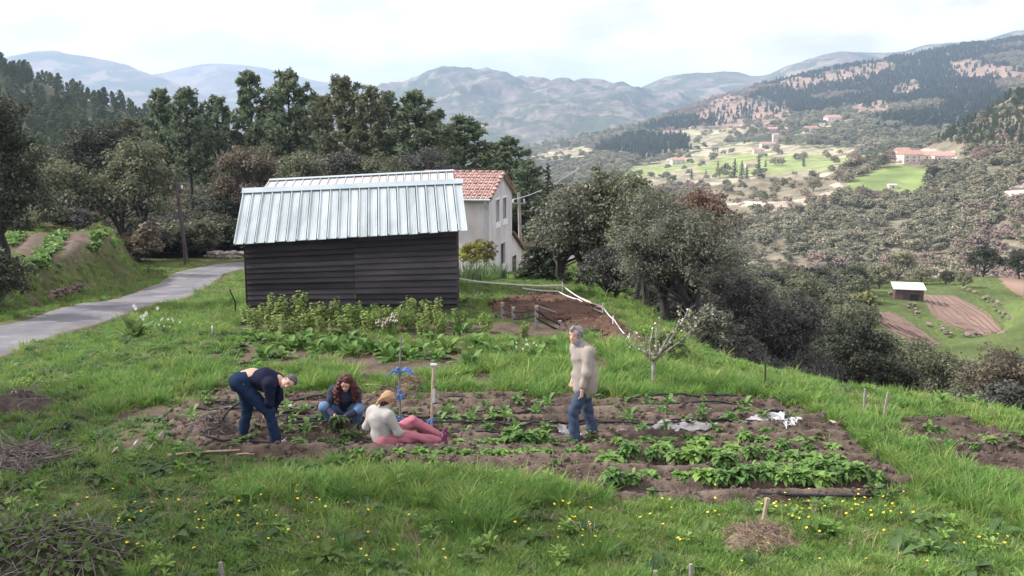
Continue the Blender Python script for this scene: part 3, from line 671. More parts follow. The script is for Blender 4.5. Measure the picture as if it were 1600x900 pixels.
PV = [pine_meshes(13, 6.0, 5, 'pine', 0.30), pine_meshes(13, 5.2, 8, 'pine', 0.42), pine_meshes(13, 6.2, 12, 'pine2', 0.36), pine_meshes(13, 4.6, 17, 'pine2', 0.45, 0.8), pine_meshes(13, 5.6, 23, 'pine', 0.25, 1.1)]
PINES = [(248,140,70,98,1,'slim pine at the left end of the pine row, above the big rounded oak'),(290,137,75,95,1,'pine with bare lower trunk, second in the pine row from the left'),
    (340,152,85,100,0,'broad pine left of the twin tall pines'),(388,112,90,96,4,'tall pine, left one of the two tallest above the shed'),(446,111,100,94,0,'tall dense pine, right one of the two tallest above the shed'),
    (418,160,80,108,2,'half-hidden pine between the two tallest pines'),(497,150,70,104,1,'dark pine right of the two tallest pines'),(536,121,90,92,2,'olive pine with a ragged top above the metal roofs'),
    (577,134,80,90,3,'thin brownish see-through pine beside the ragged olive pine'),(606,144,70,96,1,'dark narrow pine right of the thin brownish pine'),(650,143,115,90,4,'broad bushy pine left of the sloping end of the row'),
    (700,195,80,104,0,'pine in the gap behind the broad bushy pine'),(724,182,110,95,0,'round-headed pine above the tiled roof'),(770,225,70,100,2,'low pine right of the round-headed pine'),
    (795,214,80,92,4,'pine at the valley end of the row'),(822,250,70,86,0,'last small pine of the row, over the valley'),(200,185,80,120,2,'far pine left of the pine row'),
    (470,185,70,116,3,'far pine glimpsed behind the shed roof'),(625,190,70,112,2,'far pine glimpsed behind the broad bushy pine'),(675,175,60,110,1,'slim far pine between bushy and round-headed pines'),(555,185,80,114,0,'far pine behind the ragged olive pine')]
for i, (cx, tp, wd, D, k, lab) in enumerate(PINES):
    loc, H, W, zl = spot(cx, tp, 350, wd, D)
    s = H / 13; tree_thing('pine_tree', PV[k], loc, lab, 'pine row behind the shed', i * 1.7, (max(W / 5.0, s * 0.70), max(W / 5.0, s * 0.70), s))
l_, H, W, z_ = spot(856, 256, 330, 46, 62); tree_thing('fir_tree', fir_meshes(H, W, 3, 'fir', 0.15), l_, 'dark pointed fir rising beside the house', 'conifers near the house')
l_, H, W, z_ = spot(848, 372, 440, 130, 42); tree_thing('spruce_tree', fir_meshes(H, W, 9, 'fir', 0.35, 0.2, spread=0.4), l_, 'low dark spruce with drooping boughs in front of the house corner', 'conifers near the house')
l_, H, W, z_ = spot(350, 262, 380, 140, 78); tree_thing('cedar_tree', fir_meshes(H, W, 14, 'cedar', -0.25, 0.34, dens=0.9, spread=0.4), l_, 'silvery cedar with feathery level boughs beside the road bend', 'conifers near the house')

# ------------------------------------------------------------------ scattering of uncountable cover
SRC = {}
def source(key, meshes):
    col_ = bpy.data.collections.new(key)
    for i, me in enumerate(meshes):
        col_.objects.link(bpy.data.objects.new('%s_%02d' % (key, i), me))
    SRC[key] = (col_, len(meshes)); return col_
def scatter(name, key, pts, scl, rot=None, idx=None, tilt=0.12, label=None):
    pts = np.asarray(pts, np.float32); n = len(pts); col_, k = SRC[key]
    me = bpy.data.meshes.new(name); me.vertices.add(n); me.vertices.foreach_set('co', pts.ravel())
    scl = np.broadcast_to(np.asarray(scl, np.float32), n) if np.ndim(scl) < 2 else np.asarray(scl, np.float32)
    s3 = np.repeat(scl[:, None], 3, 1) if scl.ndim == 1 else scl
    r3 = np.stack([rng.normal(size=n) * tilt, rng.normal(size=n) * tilt, rng.rand(n) * 6.283 if rot is None else rot], 1)
    a = me.attributes.new('s3', 'FLOAT_VECTOR', 'POINT'); a.data.foreach_set('vector', s3.astype(np.float32).ravel())
    a = me.attributes.new('r3', 'FLOAT_VECTOR', 'POINT'); a.data.foreach_set('vector', r3.astype(np.float32).ravel())
    a = me.attributes.new('pick', 'INT', 'POINT'); a.data.foreach_set('value', (rng.randint(0, k, n) if idx is None else np.asarray(idx)).astype(np.int32))
    o = link(name, me); tag(o, kind='stuff', label=label)
    g = bpy.data.node_groups.new(name, 'GeometryNodeTree')
    g.interface.new_socket('Geometry', in_out='INPUT', socket_type='NodeSocketGeometry'); g.interface.new_socket('Geometry', in_out='OUTPUT', socket_type='NodeSocketGeometry')
    N = g.nodes; gi, go = N.new('NodeGroupInput'), N.new('NodeGroupOutput'); ip, ci = N.new('GeometryNodeInstanceOnPoints'), N.new('GeometryNodeCollectionInfo')
    ci.inputs['Collection'].default_value = col_; ci.inputs['Separate Children'].default_value = True; ci.inputs['Reset Children'].default_value = True
    def attr(nm, ty):
        q = N.new('GeometryNodeInputNamedAttribute'); q.data_type = ty; q.inputs['Name'].default_value = nm; return q.outputs['Attribute']
    L = g.links.new
    e2r = N.new('FunctionNodeEulerToRotation'); L(attr('r3', 'FLOAT_VECTOR'), e2r.inputs[0])
    L(gi.outputs[0], ip.inputs['Points']); L(ci.outputs[0], ip.inputs['Instance']); ip.inputs['Pick Instance'].default_value = True
    L(attr('pick', 'INT'), ip.inputs['Instance Index']); L(e2r.outputs[0], ip.inputs['Rotation']); L(attr('s3', 'FLOAT_VECTOR'), ip.inputs['Scale'])
    L(ip.outputs[0], go.inputs[0])
    md = o.modifiers.new('scatter', 'NODES'); md.node_group = g
    return o
def loft_points(key, n, dens):
    """n points spread evenly over a lofted hill where dens(px, py) lets them."""
    A, PX, PY = LOFT[key]
    a = A[1:, :-1] - A[:-1, :-1]; b = A[:-1, 1:] - A[:-1, :-1]
    ar = np.abs(a[..., 0] * b[..., 1] - a[..., 1] * b[..., 0])
    D = np.clip(dens(PX[:-1, :-1], PY[:-1, :-1]), 0, 1)
    dist = np.hypot(A[:-1, :-1, 0], A[:-1, :-1, 1])
    w = (ar * D).ravel(); w = w / w.sum()
    i = np.random.RandomState(5).choice(len(w), n, p=w); r, c = i // D.shape[1], i % D.shape[1]
    u, v = rng.rand(n, 1), rng.rand(n, 1)
    p = A[r, c] + a[r, c] * u + b[r, c] * v
    return p, PX[r, c], PY[r, c]
def blob(leaf, seed, mk, H=1.0, W=1.0, zl=0.15, cap=900, lump=0.24):
    t, c = oak_meshes(H, W, zl, leaf, seed, mk, 0.04, 1, cap=cap, lump=lump, lai=4.5); bpy.data.meshes.remove(t); return c
def far_leaf(key, c, rand): LM[key] = leaf_mat(key, c, 0.3, rand, 0.25)
far_leaf('slope_oak_leaves', (0.265, 0.258, 0.170), 0.34); far_leaf('slope_pine_needles', (0.115, 0.150, 0.075), 0.25); far_leaf('slope_bare_twigs', (0.33, 0.255, 0.215), 0.15); far_leaf('slope_fir_needles', (0.100, 0.140, 0.090), 0.2)
source('round_trees', [blob(0.17, 40 + i, 'slope_oak_leaves', cap=420) for i in range(5)] + [blob(0.17, 60, 'slope_bare_twigs', cap=260)])
def conemesh(seed, mk, W, needle, d):
    t, c = fir_meshes(1.0, W, seed, mk, 0.05, needle, dens=d); bpy.data.meshes.remove(t); return c
source('cone_trees', [conemesh(4 + i, 'slope_fir_needles', 0.52, 0.15, 0.9) for i in range(3)])
def smallpine(seed):
    t, c = pine_meshes(13, 6.4, seed, 'slope_pine_needles', 0.22, 0.7, 0.7)
    V = np.empty(len(c.vertices) * 3, np.float32); c.vertices.foreach_get('co', V); c.vertices.foreach_set('co', V / 13); bpy.data.meshes.remove(t); return c
source('hill_pines', [smallpine(70 + i) for i in range(4)])
# oak slope under the farm
FARMCLEAR = [GREENF] + PATHS[:2] + [[(1380,236),(1500,232),(1500,260),(1400,262)]]
def dens_slope(PX, PY):
    d = np.ones(PX.shape) * (PY < 520)
    for p in FARMCLEAR: d[inpoly(PX, PY, p)] = 0
    d[inpoly(PX, PY, [(1000,345),(1120,285),(1310,265),(1315,305),(1250,325),(1130,345)])] = 0.10
    for p in ROCKS: d[inpoly(PX, PY, p)] = 0.12
    d[inpoly(PX, PY, [(1450,212),(1610,130),(1610,146),(1500,205)])] = 0.1
    return d * (PX > 900) * (PX < 1850)
pt, qx, qy = loft_points('farm', 7600, dens_slope)
pinez = inpoly(qx, qy, [(1440,225),(1610,140),(1900,60),(1900,190),(1600,238),(1480,238)]) & (rng.rand(len(qx)) < 0.75)
sz = 5.2 * (0.65 + 0.7 * rng.rand(len(pt)))
bare_tw = (fbm(pt[:, 0] * 0.02, pt[:, 1] * 0.02, 3, 2) > 0.20) & (rng.rand(len(pt)) < 0.7)
k = ~pinez
scatter('slope_forest', 'round_trees', pt[k] - [0, 0, 0.4], np.stack([sz[k], sz[k], sz[k] * 0.85], 1), idx=np.where(bare_tw[k], 5, rng.randint(0, 5, k.sum())), label='grey-green oak wood covering the slope below the farm')
scatter('slope_forest', 'hill_pines', pt[pinez] - [0, 0, 0.4], np.stack([sz[pinez] * 1.0, sz[pinez] * 1.0, sz[pinez] * 1.35], 1), label='olive pine wood on the flank right of the farm')
# plantations and scrub on the village side
def dens_vill(PX, PY):
    d = np.where(PY < 200, 0.85, 0.16)
    for p in MEADOWS: d[inpoly(PX, PY, p)] = 0.0
    for p in STRAWS: d = np.where(inpoly(PX, PY, p), 0.045, d)
    for p in HEATHS: d[inpoly(PX, PY, p)] = 0.12
    for p in [[(915,235),(985,215),(1070,215),(1080,235),(1000,250)], [(1240,225),(1340,190),(1450,185),(1460,215),(1380,235),(1300,232)], [(840,290),(930,240),(1000,246),(960,290)]]: d[inpoly(PX, PY, p)] = 0.9
    return d * (PX > 780) * (PX < 1750)
pt, qx, qy = loft_points('village', 18000, dens_vill)
cone = (qy < 205) & (fbm(pt[:, 0] * 0.004, pt[:, 1] * 0.004, 2, 3) > -0.15) | inpoly(qx, qy, [(915,240),(985,212),(1075,212),(1080,240),(1000,250)])
sz = (7.5 + 6 * rng.rand(len(pt)))
scatter('valley_forest', 'cone_trees', pt[cone] - [0, 0, 0.5], np.stack([sz[cone] * 1.25, sz[cone] * 1.25, sz[cone] * 1.0], 1), label='dark conifer plantations across the valley')
k = ~cone; bt = (fbm(pt[:, 0] * 0.004 + 9, pt[:, 1] * 0.004, 2, 1) > 0.1)
scatter('valley_forest', 'round_trees', pt[k] - [0, 0, 0.5], np.stack([sz[k] * .85, sz[k] * .85, sz[k] * 0.75], 1), idx=np.where(bt[k] & (rng.rand(k.sum()) < .7), 5, rng.randint(0, 5, k.sum())), label='scattered round trees and scrub across the valley')
# pine hill on the left
pt, qx, qy = loft_points('left', 1700, lambda a, b: (b < 330) * (a > -450) * (a < 420) * 1.0)
sz = 8.6 * (0.75 + 0.5 * rng.rand(len(pt)))
scatter('hillside_forest', 'hill_pines', pt - [0, 0, 0.6], np.stack([sz * 0.85, sz * 0.85, sz], 1), label='hazy pine wood on the hill behind the dark oaks')
source('bushes', [blob(0.075, 80 + i, k, cap=2200) for i, k in enumerate(('oak', 'oak_dark', 'scrub', 'oak_brown'))])
# terraces: round oaks behind and below the plots
def dens_terr(PX, PY):
    d = np.where(PY > 548, 1.0, 0.0) + np.where((PX < 1350) & (PY > 455), 1.0, 0.0) + np.where(PY < 452, 1.0, 0)
    d[inpoly(PX, PY, [(1370,430),(1440,436),(1620,430),(1620,545),(1480,552),(1360,520)])] = 0
    d[inpoly(PX, PY, [(1330,525),(1480,540),(1640,520),(1640,600),(1500,590),(1360,580)])] = 0.0
    return np.clip(d, 0, 1) * (PX < 1900)
pt, qx, qy = loft_points('terr', 420, dens_terr)
sz = 4.2 * (0.7 + 0.6 * rng.rand(len(pt)))
scatter('terrace_wood', 'bushes', pt - [0, 0, 0.5], np.stack([sz, sz, sz * 0.9], 1), idx=rng.choice(4, len(pt), p=[.6, .15, .15, .1]), label='oak scrub round the ploughed terraces')
# undergrowth on the gully side, behind the road and under the pines
source('near_bushes', [blob(0.055, 180 + i, k, cap=4200, lump=0.2) for i, k in enumerate(('oak_dark', 'scrub', 'oak'))])
ux, uy = rng.uniform(-60, 60, 24000), rng.uniform(12, 160, 24000)
ug = ground(ux, uy); ue = segdist(ux, uy, EDGE)[0]; ur = segdist(ux, uy, ROAD)[0]; ub = -segdist(ux, uy, BANK)[0]
w_u = np.where(ue > 2.2, np.where(uy < 60, 0.85, 0.30), 0) + np.where((ue < 1) & (uy > 70), 0.16, 0) + np.where((ue < 1) & (ur < -2.6) & (ub < -1) & (uy > 58), 0.6, 0) + np.where((ub > 9) & (uy > 36) | (ub > 2) & (uy > 53.5), 0.5, 0)
hx = (ux > -6) & (ux < 3.6) & (uy < 66)
qpx, qpy = proj(ux, uy, ug)
w_u = w_u * ~((ux > 2.5) & (ux < 9.5) & (uy > 20) & (uy < 36) & (rng.rand(len(ux)) < .8))
w_u = w_u * ~((qpx > 240) & (qpx < 330) & (uy < 68)) * ~((qpx > 1350) & (qpy < 600) & (uy > 60))
w_u = w_u * ~((qpx > 330) & (qpx < 850) & (uy < 70)) * ~((qpx > 700) & (qpx < 850) & (uy < 90))
sel = rng.rand(len(ux)) < w_u * 0.55
us = np.where(uy < 60, 1.5, 2.6) * (0.6 + 0.8 * rng.rand(len(ux)))
for kk, nm, lb in ((uy < 48, 'near_bushes', 'dull scrub and brambles at the foot of the gully oaks'), (uy >= 48, 'bushes', 'dull scrub and brambles under the far trees')):
    q = sel & kk
    scatter('undergrowth', nm, np.stack([ux, uy, ug - 0.15], 1)[q], np.stack([us, us, us * 0.75], 1)[q], label=lb)
# ------------------------------------------------------------------ the dark plank shed with its metal roof
V3 = lambda a: Vector([float(q) for q in a])
m_plank = mat('tarred_planks', [(0.038,0.035,0.039),(0.052,0.047,0.051),(0.074,0.066,0.069)], scale=1.6, rough=0.8, bump=0.006, bscale=20, stretch=(0.35,1,1.6), rand=0.5, spec=0.25, detail=8)
m_roofm = mat('galvanised_sheet', [(0.33,0.39,0.41),(0.41,0.47,0.485),(0.48,0.54,0.55)], scale=1.1, rough=0.45, metal=0.2, spec=0.5, stretch=(3,0.5,0.5), rand=0.06, bump=0.003, bscale=6, detail=6)
m_roofw = mat('pale_sheet', [(0.48,0.475,0.46),(0.58,0.57,0.56)], scale=1.5, rough=0.5, metal=0.1, rand=0.05)
m_ridge = mat('ridge_flashing', [(0.34,0.41,0.44),(0.42,0.48,0.51)], scale=2, rough=0.45, metal=0.3)
m_post = mat('weathered_post', [(0.20,0.18,0.17),(0.34,0.31,0.29)], scale=9, rough=0.9, stretch=(1,1,0.2), bump=0.004)
m_wood = mat('pale_stick', [(0.30,0.23,0.17),(0.46,0.37,0.28)], scale=9, rough=0.85, stretch=(1,1,0.3), bump=0.004)
m_stone = mat('limestone', [(0.24,0.205,0.185),(0.38,0.335,0.30),(0.50,0.45,0.41)], scale=3, rough=0.9, bump=0.02, rand=0.25)
def sheet_roof(root, EL, ER, RL, RR, n, m, rib=0.035, thick=0.012):
    EL, ER, RL, RR = map(V3, (EL, ER, RL, RR))
    nrm_ = (ER - EL).cross(RL - EL).normalized()
    for i in range(n):
        a, b = i / n, (i + 1) / n - 0.004
        j = 0.012 * math.sin(i * 2.7) + R.uniform(-.008, .008)
        dn = (EL - RL).normalized() * j
        p = [EL.lerp(ER, a) + dn, EL.lerp(ER, b) + dn, RL.lerp(RR, b), RL.lerp(RR, a)]
        mb = MB(); mb.hexa([q - nrm_ * thick for q in p] + p)
        for f0, hgt, wdt in ((0.0, rib, 0.030), (0.36, rib * 0.14, 0.03), (0.66, rib * 0.14, 0.03)):   # standing seam at the edge, two low stiffening ribs
            w = wdt / ((ER - EL).length / n)
            q = [p[0].lerp(p[1], f0), p[0].lerp(p[1], f0 + w), p[3].lerp(p[2], f0 + w), p[3].lerp(p[2], f0)]
            mb.hexa([v + nrm_ * 0.001 for v in q] + [v + nrm_ * hgt for v in q])
        mb.build('roof_panel', m, root)
    return nrm_
EL, ER, RL, RR = P(365,382,25.0), P(732,360,25.8), P(380,299,27.2), P(722,284,28.0)
shed = tag(empty('wooden_shed'), 'dark plank shed with a pale blue ribbed metal roof beside the road', 'shed')
sn = sheet_roof(shed, EL, ER, RL, RR, 23, m_roofm)
b = MB(); u_ = V3(RL - EL).normalized(); 
a0, a1 = V3(RL) - V3(RR - RL) * 0.004, V3(RR) + V3(RR - RL) * 0.004
b.hexa([a0 - u_ * 0.16 + sn * 0.036, a1 - u_ * 0.16 + sn * 0.036, a1 + u_ * 0.06 + sn * 0.01, a0 + u_ * 0.06 + sn * 0.01, a0 - u_ * 0.16 + sn * 0.05, a1 - u_ * 0.16 + sn * 0.05, a1 + u_ * 0.06 + sn * 0.07, a0 + u_ * 0.06 + sn * 0.07])
b.build('ridge_cap', m_ridge, shed)
def under(x, y):
    """Height of the roof's underside above (x, y)."""
    e, n_ = V3(EL), sn; return e.z - ((x - e.x) * n_.x + (y - e.y) * n_.y) / n_.z - 0.05
WL, WR = P(386,430,25.42), P(714,430,26.17)
zb0, zb1 = float(P(388,484,25.42)[2]), float(P(716,484,26.17)[2])
fd = (V3(WR) - V3(WL)); fd.z = 0; fl = fd.length; fd.normalize(); fnrm = Vector((fd.y, -fd.x, 0))
NB = 14
for half, (s0, s1) in enumerate(((0.0, 0.505), (0.507, 1.0))):
    for k in range(NB):
        pts = []
        h0, h1 = (k + R.uniform(-.10, .10)) / NB, (k + 1.10) / NB
        if k == 0: h0 = 0
        if k == NB - 1: h1 = 1.0
        for h in (h0, h1):
            row = []
            for s in (s0, s1):
                x, y = WL[0] + fd.x * fl * s, WL[1] + fd.y * fl * s
                zb = zb0 + (zb1 - zb0) * s; zt = under(x, y)
                row.append(Vector((x, y, zb + (zt - zb) * h)))
            pts.append(row)
        o1, o2 = 0.085 + R.uniform(0, .025), 0.004
        t = 0.018
        p = [pts[0][0] + fnrm * o1, pts[0][1] + fnrm * (o1 + R.uniform(-.004,.004)), pts[0][1] + fnrm * (o1 - t), pts[0][0] + fnrm * (o1 - t),
             pts[1][0] + fnrm * (o2 + t), pts[1][1] + fnrm * (o2 + t), pts[1][1] + fnrm * o2, pts[1][0] + fnrm * o2]
        MB().hexa(p).build('plank', m_plank, shed)
for s in (-0.004, 1.004):
    b = MB(); x, y = WL[0] + fd.x * fl * s, WL[1] + fd.y * fl * s
    zb = zb0 + (zb1 - zb0) * s - 0.2
    q = [Vector((x, y, zb)) + fd * e * 0.03 + fnrm * g for e, g in ((-1, .05), (1, .05), (1, -.05), (-1, -.05))]
    b.hexa(q + [v + Vector((0, 0, under(x, y) - zb - 0.03)) for v in q])
    b.build('corner_board', m_plank, shed)
dpth = 3.6
def shed_shell(side, s):
    x, y = WL[0] + fd.x * fl * s, WL[1] + fd.y * fl * s; m = MB(); zb = zb0 + (zb1 - zb0) * s - 0.15
    f, bk = Vector((x, y, 0)), Vector((x, y, 0)) - fnrm * dpth
    md_ = f.lerp(bk, 0.5); t = fd * 0.02
    o = []
    for e in (-1, 1):
        o += [Vector((f.x, f.y, zb)) + t * e, Vector((bk.x, bk.y, zb)) + t * e, Vector((bk.x, bk.y, under(f.x, f.y) - 0.02)) + t * e, Vector((md_.x, md_.y, under(md_.x, md_.y) - 0.03)) + t * e, Vector((f.x, f.y, under(f.x, f.y) - 0.04)) + t * e]
    m.add(o, [(0,1,2,3,4), (9,8,7,6,5)] + [(i, 5 + i, 5 + (i + 1) % 5, (i + 1) % 5) for i in range(5)])
    m.build('side_wall', m_plank, shed)
shed_shell('l', 0.01); shed_shell('r', 0.99)
b = MB(); e0, e1 = V3(RL) - fnrm * 2.2 - Vector((0, 0, 1.25)), V3(RR) - fnrm * 2.2 - Vector((0, 0, 1.25))
nb_ = Vector((0, 0, 0.012)); b.hexa([V3(RL) - nb_, V3(RR) - nb_, e1 - nb_, e0 - nb_, V3(RL), V3(RR), e1, e0]); b.build('rear_roof_slope', m_roofm, shed)
for s in (0.2, 0.5, 0.8, 0.97):                                     # stone footings under the sill, bared at the low end
    x, y = WL[0] + fd.x * fl * s - fnrm.x * 0.1, WL[1] + fd.y * fl * s - fnrm.y * 0.1; zt = zb0 + (zb1 - zb0) * s
    MB().box((x - .14, y - .12, g1(x, y) - 0.3), (x + .14, y + .12, zt - 0.002)).build('footing', m_stone, shed)
# the second roof behind it
rs2 = tag(empty('metal_roof_barn'), 'second building behind the plank shed, only its whitish metal roof showing', 'barn')
EL2, ER2, RL2, RR2 = P(400,312,31.5), P(712,298,32.4), P(421,283,34.2), P(709,268,35.1)
sn2 = sheet_roof(rs2, EL2, ER2, RL2, RR2, 22, m_roofw)
b = MB(); a0, a1 = V3(RL2), V3(RR2); u2 = V3(RL2 - EL2).normalized()
b.hexa([a0 - u2 * .14 + sn2 * .04, a1 - u2 * .14 + sn2 * .04, a1 + u2 * .1, a0 + u2 * .1, a0 - u2 * .14 + sn2 * .06, a1 - u2 * .14 + sn2 * .06, a1 + u2 * .1 + sn2 * .06, a0 + u2 * .1 + sn2 * .06]); b.build('ridge_cap', m_ridge, rs2)
b = MB(); q0, q1 = V3(EL2) + Vector((.3, .3, 0)), V3(ER2) + Vector((-.3, .3, 0)); q2, q3 = V3(RR2) + Vector((-.3, 2.0, 0)), V3(RL2) + Vector((.3, 2.0, 0))
zz = min(q0.z, q1.z) - 0.05
b.hexa([Vector((q.x, q.y, -2.6)) for q in (q0, q1, q2, q3)] + [Vector((q.x, q.y, zz)) for q in (q0, q1, q2, q3)]); b.build('wall', m_plank, rs2)
b = MB(); e0, e1 = V3(RL2) + Vector((0, 2.3, -1.2)), V3(RR2) + Vector((0, 2.3, -1.2)); b.hexa([a0 - nb_, a1 - nb_, e1 - nb_, e0 - nb_, a0, a1, e1, e0]); b.build('rear_roof_slope', m_roofw, rs2)

# ------------------------------------------------------------------ the tiled house
m_render = mat('lime_render', [(0.47,0.44,0.43),(0.56,0.53,0.52),(0.62,0.595,0.585)], scale=1.2, rough=0.95, bump=0.004, bscale=40, detail=8, stretch=(1,1,0.5))
m_tile = mat('clay_tile', [(0.25,0.13,0.11),(0.33,0.20,0.175),(0.43,0.32,0.29)], scale=4, rough=0.85, rand=0.28, bump=0.004)
m_white = mat('white_paint', [(0.72,0.72,0.74),(0.80,0.80,0.82)], scale=6, rough=0.6)
m_glass = mat('dark_glass', [(0.02,0.025,0.035),(0.05,0.06,0.075)], scale=2, rough=0.08, spec=0.6)
m_zinc = mat('zinc', [(0.42,0.47,0.53),(0.52,0.57,0.62)], scale=5, rough=0.5, metal=0.3)
m_dark = mat('dark_opening', [(0.012,0.013,0.018),(0.03,0.03,0.04)], scale=3, rough=0.6)
house = tag(empty('house'), 'pale rendered house with a terracotta tiled roof behind the shed', 'house')
HC = Vector((-1.16, 50.0, 0)); GD = Vector((0.206, 0.978, 0)).normalized(); FD = Vector((-0.978, 0.206, 0)).normalized()
GL, FLN = 5.62, 3.7; ZE, ZR, ZB = 1.38, 2.46, -4.2
def hp(s, f, z, out=0.0): return HC + GD * s + FD * f + Vector((0, 0, z)) - FD * out
def front(s, f, z): return HC + GD * s + FD * f + Vector((0, 0, z))
OPEN = [(1.46, 2.36, -0.02, 1.14), (3.15, 4.11, -0.02, 1.14), (2.72, 3.9, -2.45, -1.28)]
def wall_with_openings(name, org, du, nv, u0, u1, z0, z1, opens, thick, m, parent, gable=None):
    """A wall pierced by real openings: cells between the cut lines, left out where an opening is."""
    us = sorted({u0, u1, *[o[0] for o in opens], *[o[1] for o in opens]}); zs = sorted({z0, z1, *[o[2] for o in opens], *[o[3] for o in opens]})
    mb = MB()
    for ua, ub in zip(us, us[1:]):
        for za, zb in zip(zs, zs[1:]):
            if any(o[0] <= ua and ub <= o[1] and o[2] <= za and zb <= o[3] for o in opens): continue
            q = [org + du * ua, org + du * ub, org + du * ub + nv * thick, org + du * ua + nv * thick]
            mb.hexa([v + Vector((0, 0, za)) for v in q] + [v + Vector((0, 0, zb)) for v in q])
    if gable:
        g = [org + du * u0 + Vector((0, 0, z1)), org + du * u1 + Vector((0, 0, z1)), org + du * (u0 + u1) / 2 + Vector((0, 0, gable))]
        g2 = [v + nv * thick for v in g]; mb.add(g + g2, [(0,1,2),(5,4,3),(0,3,4,1),(1,4,5,2),(2,5,3,0)])
    return mb.build(name, m, parent)
wall_with_openings('gable_wall', HC, GD, FD, 0, GL, ZB, ZE, OPEN, 0.35, m_render, house, ZR - 0.06)
wall_with_openings('front_wall', HC + FD * 0.352, FD, GD, 0, FLN - .352, ZB, ZE - 0.02, [], 0.35, m_render, house)
wall_with_openings('rear_wall', HC + GD * (GL - .35) + FD * 0.352, FD, GD, 0, FLN - .352, ZB, ZE - 0.02, [], 0.348, m_render, house)
wall_with_openings('end_wall', HC + FD * FLN + GD * .01, GD, FD, 0, GL - .02, ZB, ZE - .02, [], 0.3, m_render, house, ZR - 0.08)
for k, (u0, u1, z0, z1) in enumerate(OPEN):
    w = link('window', None, house)
    w.empty_display_size = 0.1
    mb = MB(); t = 0.06
    def bar(ua, ub, za, zb, d0, d1, mb=None):
        q = [HC + GD * ua + FD * d0, HC + GD * ub + FD * d0, HC + GD * ub + FD * d1, HC + GD * ua + FD * d1]
        mb.hexa([v + Vector((0, 0, za)) for v in q] + [v + Vector((0, 0, zb)) for v in q])
    for a_, b_, c_, d_ in ((u0, u0 + t, z0, z1), (u1 - t, u1, z0, z1), (u0 + t, u1 - t, z0, z0 + t), (u0 + t, u1 - t, z1 - t, z1), ((u0 + u1) / 2 - .025, (u0 + u1) / 2 + .025, z0 + t, z1 - t)): bar(a_, b_, c_, d_, .12, .17, mb)
    mb.build('frame', m_white if k < 2 else m_dark, w)
    mb = MB(); bar(u0 + t * .5, u1 - t * .5, z0 + t * .5, z1 - t * .5, .14, .15, mb); mb.build('pane', m_glass, w)
    if k < 2:
        mb = MB(); s_ = 0.11
        for a_, b_, c_, d_ in ((u0 - s_, u0, z0 - s_, z1 + s_), (u1, u1 + s_, z0 - s_, z1 + s_), (u0, u1, z1, z1 + s_)): bar(a_, b_, c_, d_, -.025, .10, mb)
        mb.build('surround', m_white, w)
        mb = MB(); bar(u0 - s_ - .02, u1 + s_ + .02, z0 - s_ * 2.6, z0 - .002, -.05, .11, mb); mb.build('sill', m_white, w)
        mb = MB(); bar(u0 + .02, u0 + .36, z0 + .02, z0 + .2, .02, .1, mb); mb.build('flower_box', m_dark, w)
# roof: clay tiles one by one on the slope that shows, the other slope as one
UPV = (hp(GL / 2, 0, ZR) - hp(0, 0, ZE)); RUN = UPV.length; UPN = UPV.normalized(); RN = FD.cross(UPN); RN = RN if RN.z > 0 else -RN
roof = link('roof', None, house); roof.empty_display_size = 0.1
mb = MB(); e_ = 0.32
for sgn in (0, 1):
    a_ = hp(-e_ if not sgn else GL + e_, -0.18, ZE - e_ * 0.385); b_ = hp(GL / 2, -0.18, ZR); c_ = hp(GL / 2, FLN + .5, ZR); d_ = hp(-e_ if not sgn else GL + e_, FLN + .5, ZE - e_ * 0.385)
    dz = Vector((0, 0, 0.06)); mb.hexa([a_ - dz, b_ - dz, c_ - dz, d_ - dz, a_, b_, c_, d_])
mb.build('roof_boarding', m_wood, roof)
def tile_mesh(ln=0.44, w0=0.115, w1=0.095, n=6):
    mb = MB(); V_, F_ = [], []
    for j, (y, w) in enumerate(((0, w0), (ln, w1))):
        for th in (0.0, 0.014):
            for i in range(n + 1):
                a = math.pi * i / n; V_.append(((w - th) * math.cos(a), y, (w - th) * 0.85 * math.sin(a) + 0.02 * (1 - j)))
    k = n + 1
    for i in range(n):
        F_ += [(i, i + 1, 2 * k + i + 1, 2 * k + i), (k + i + 1, k + i, 3 * k + i, 3 * k + i + 1), (i + 1, i, k + i, k + i + 1), (2 * k + i, 2 * k + i + 1, 3 * k + i + 1, 3 * k + i)]
    mb.add(V_, F_); return mb.mesh('tile', m_tile, True)
tm = tile_mesh(); rows_, pitch = 9, 0.275
ncol = 14
base_ = hp(-e_, -0.16, ZE - e_ * 0.385 + 0.004); RUN2 = RUN + e_ * 1.07
rotm = Matrix((FD, UPN, RN)).transposed().to_4x4()
rotm = Matrix.Identity(4)
for i in range(3):
    rotm[i][0], rotm[i][1], rotm[i][2] = FD[i], UPN[i], RN[i]
for c_ in range(ncol):
    for r_ in range(rows_):
        o = link('tile', tm, roof)
        pos = base_ + FD * (0.10 + c_ * pitch + R.uniform(-.012, .012)) + UPN * (r_ * (RUN2 - 0.44) / (rows_ - 1) + R.uniform(-.01, .01)) + RN * (0.005 + 0.012 * (r_ % 2))
        o.matrix_basis = Matrix.Translation(pos) @ rotm @ Matrix.Rotation(R.uniform(-.03, .03), 4, 'Z')
mb = MB()          # channel tiles under them, and the hidden stretch and far slope
for c_ in range(int(FLN / pitch) + 2):
    f = c_ * pitch + 0.1 + pitch / 2
    for side in (0, 1):
        s0, s1 = (-e_, GL / 2) if not side else (GL + e_, GL / 2)
        a_, b_ = hp(s0, f - .16, ZE - e_ * 0.385 + .03), hp(s1, f - .16, ZR + .03)
        mb.tube([a_, b_], [0.09, 0.08], 6)
        if side or c_ >= ncol - 1:
            mb.tube([a_ + FD * pitch / 2 + RN * .05, b_ + FD * pitch / 2 + Vector((0, 0, .05))], [0.1, 0.095], 6)
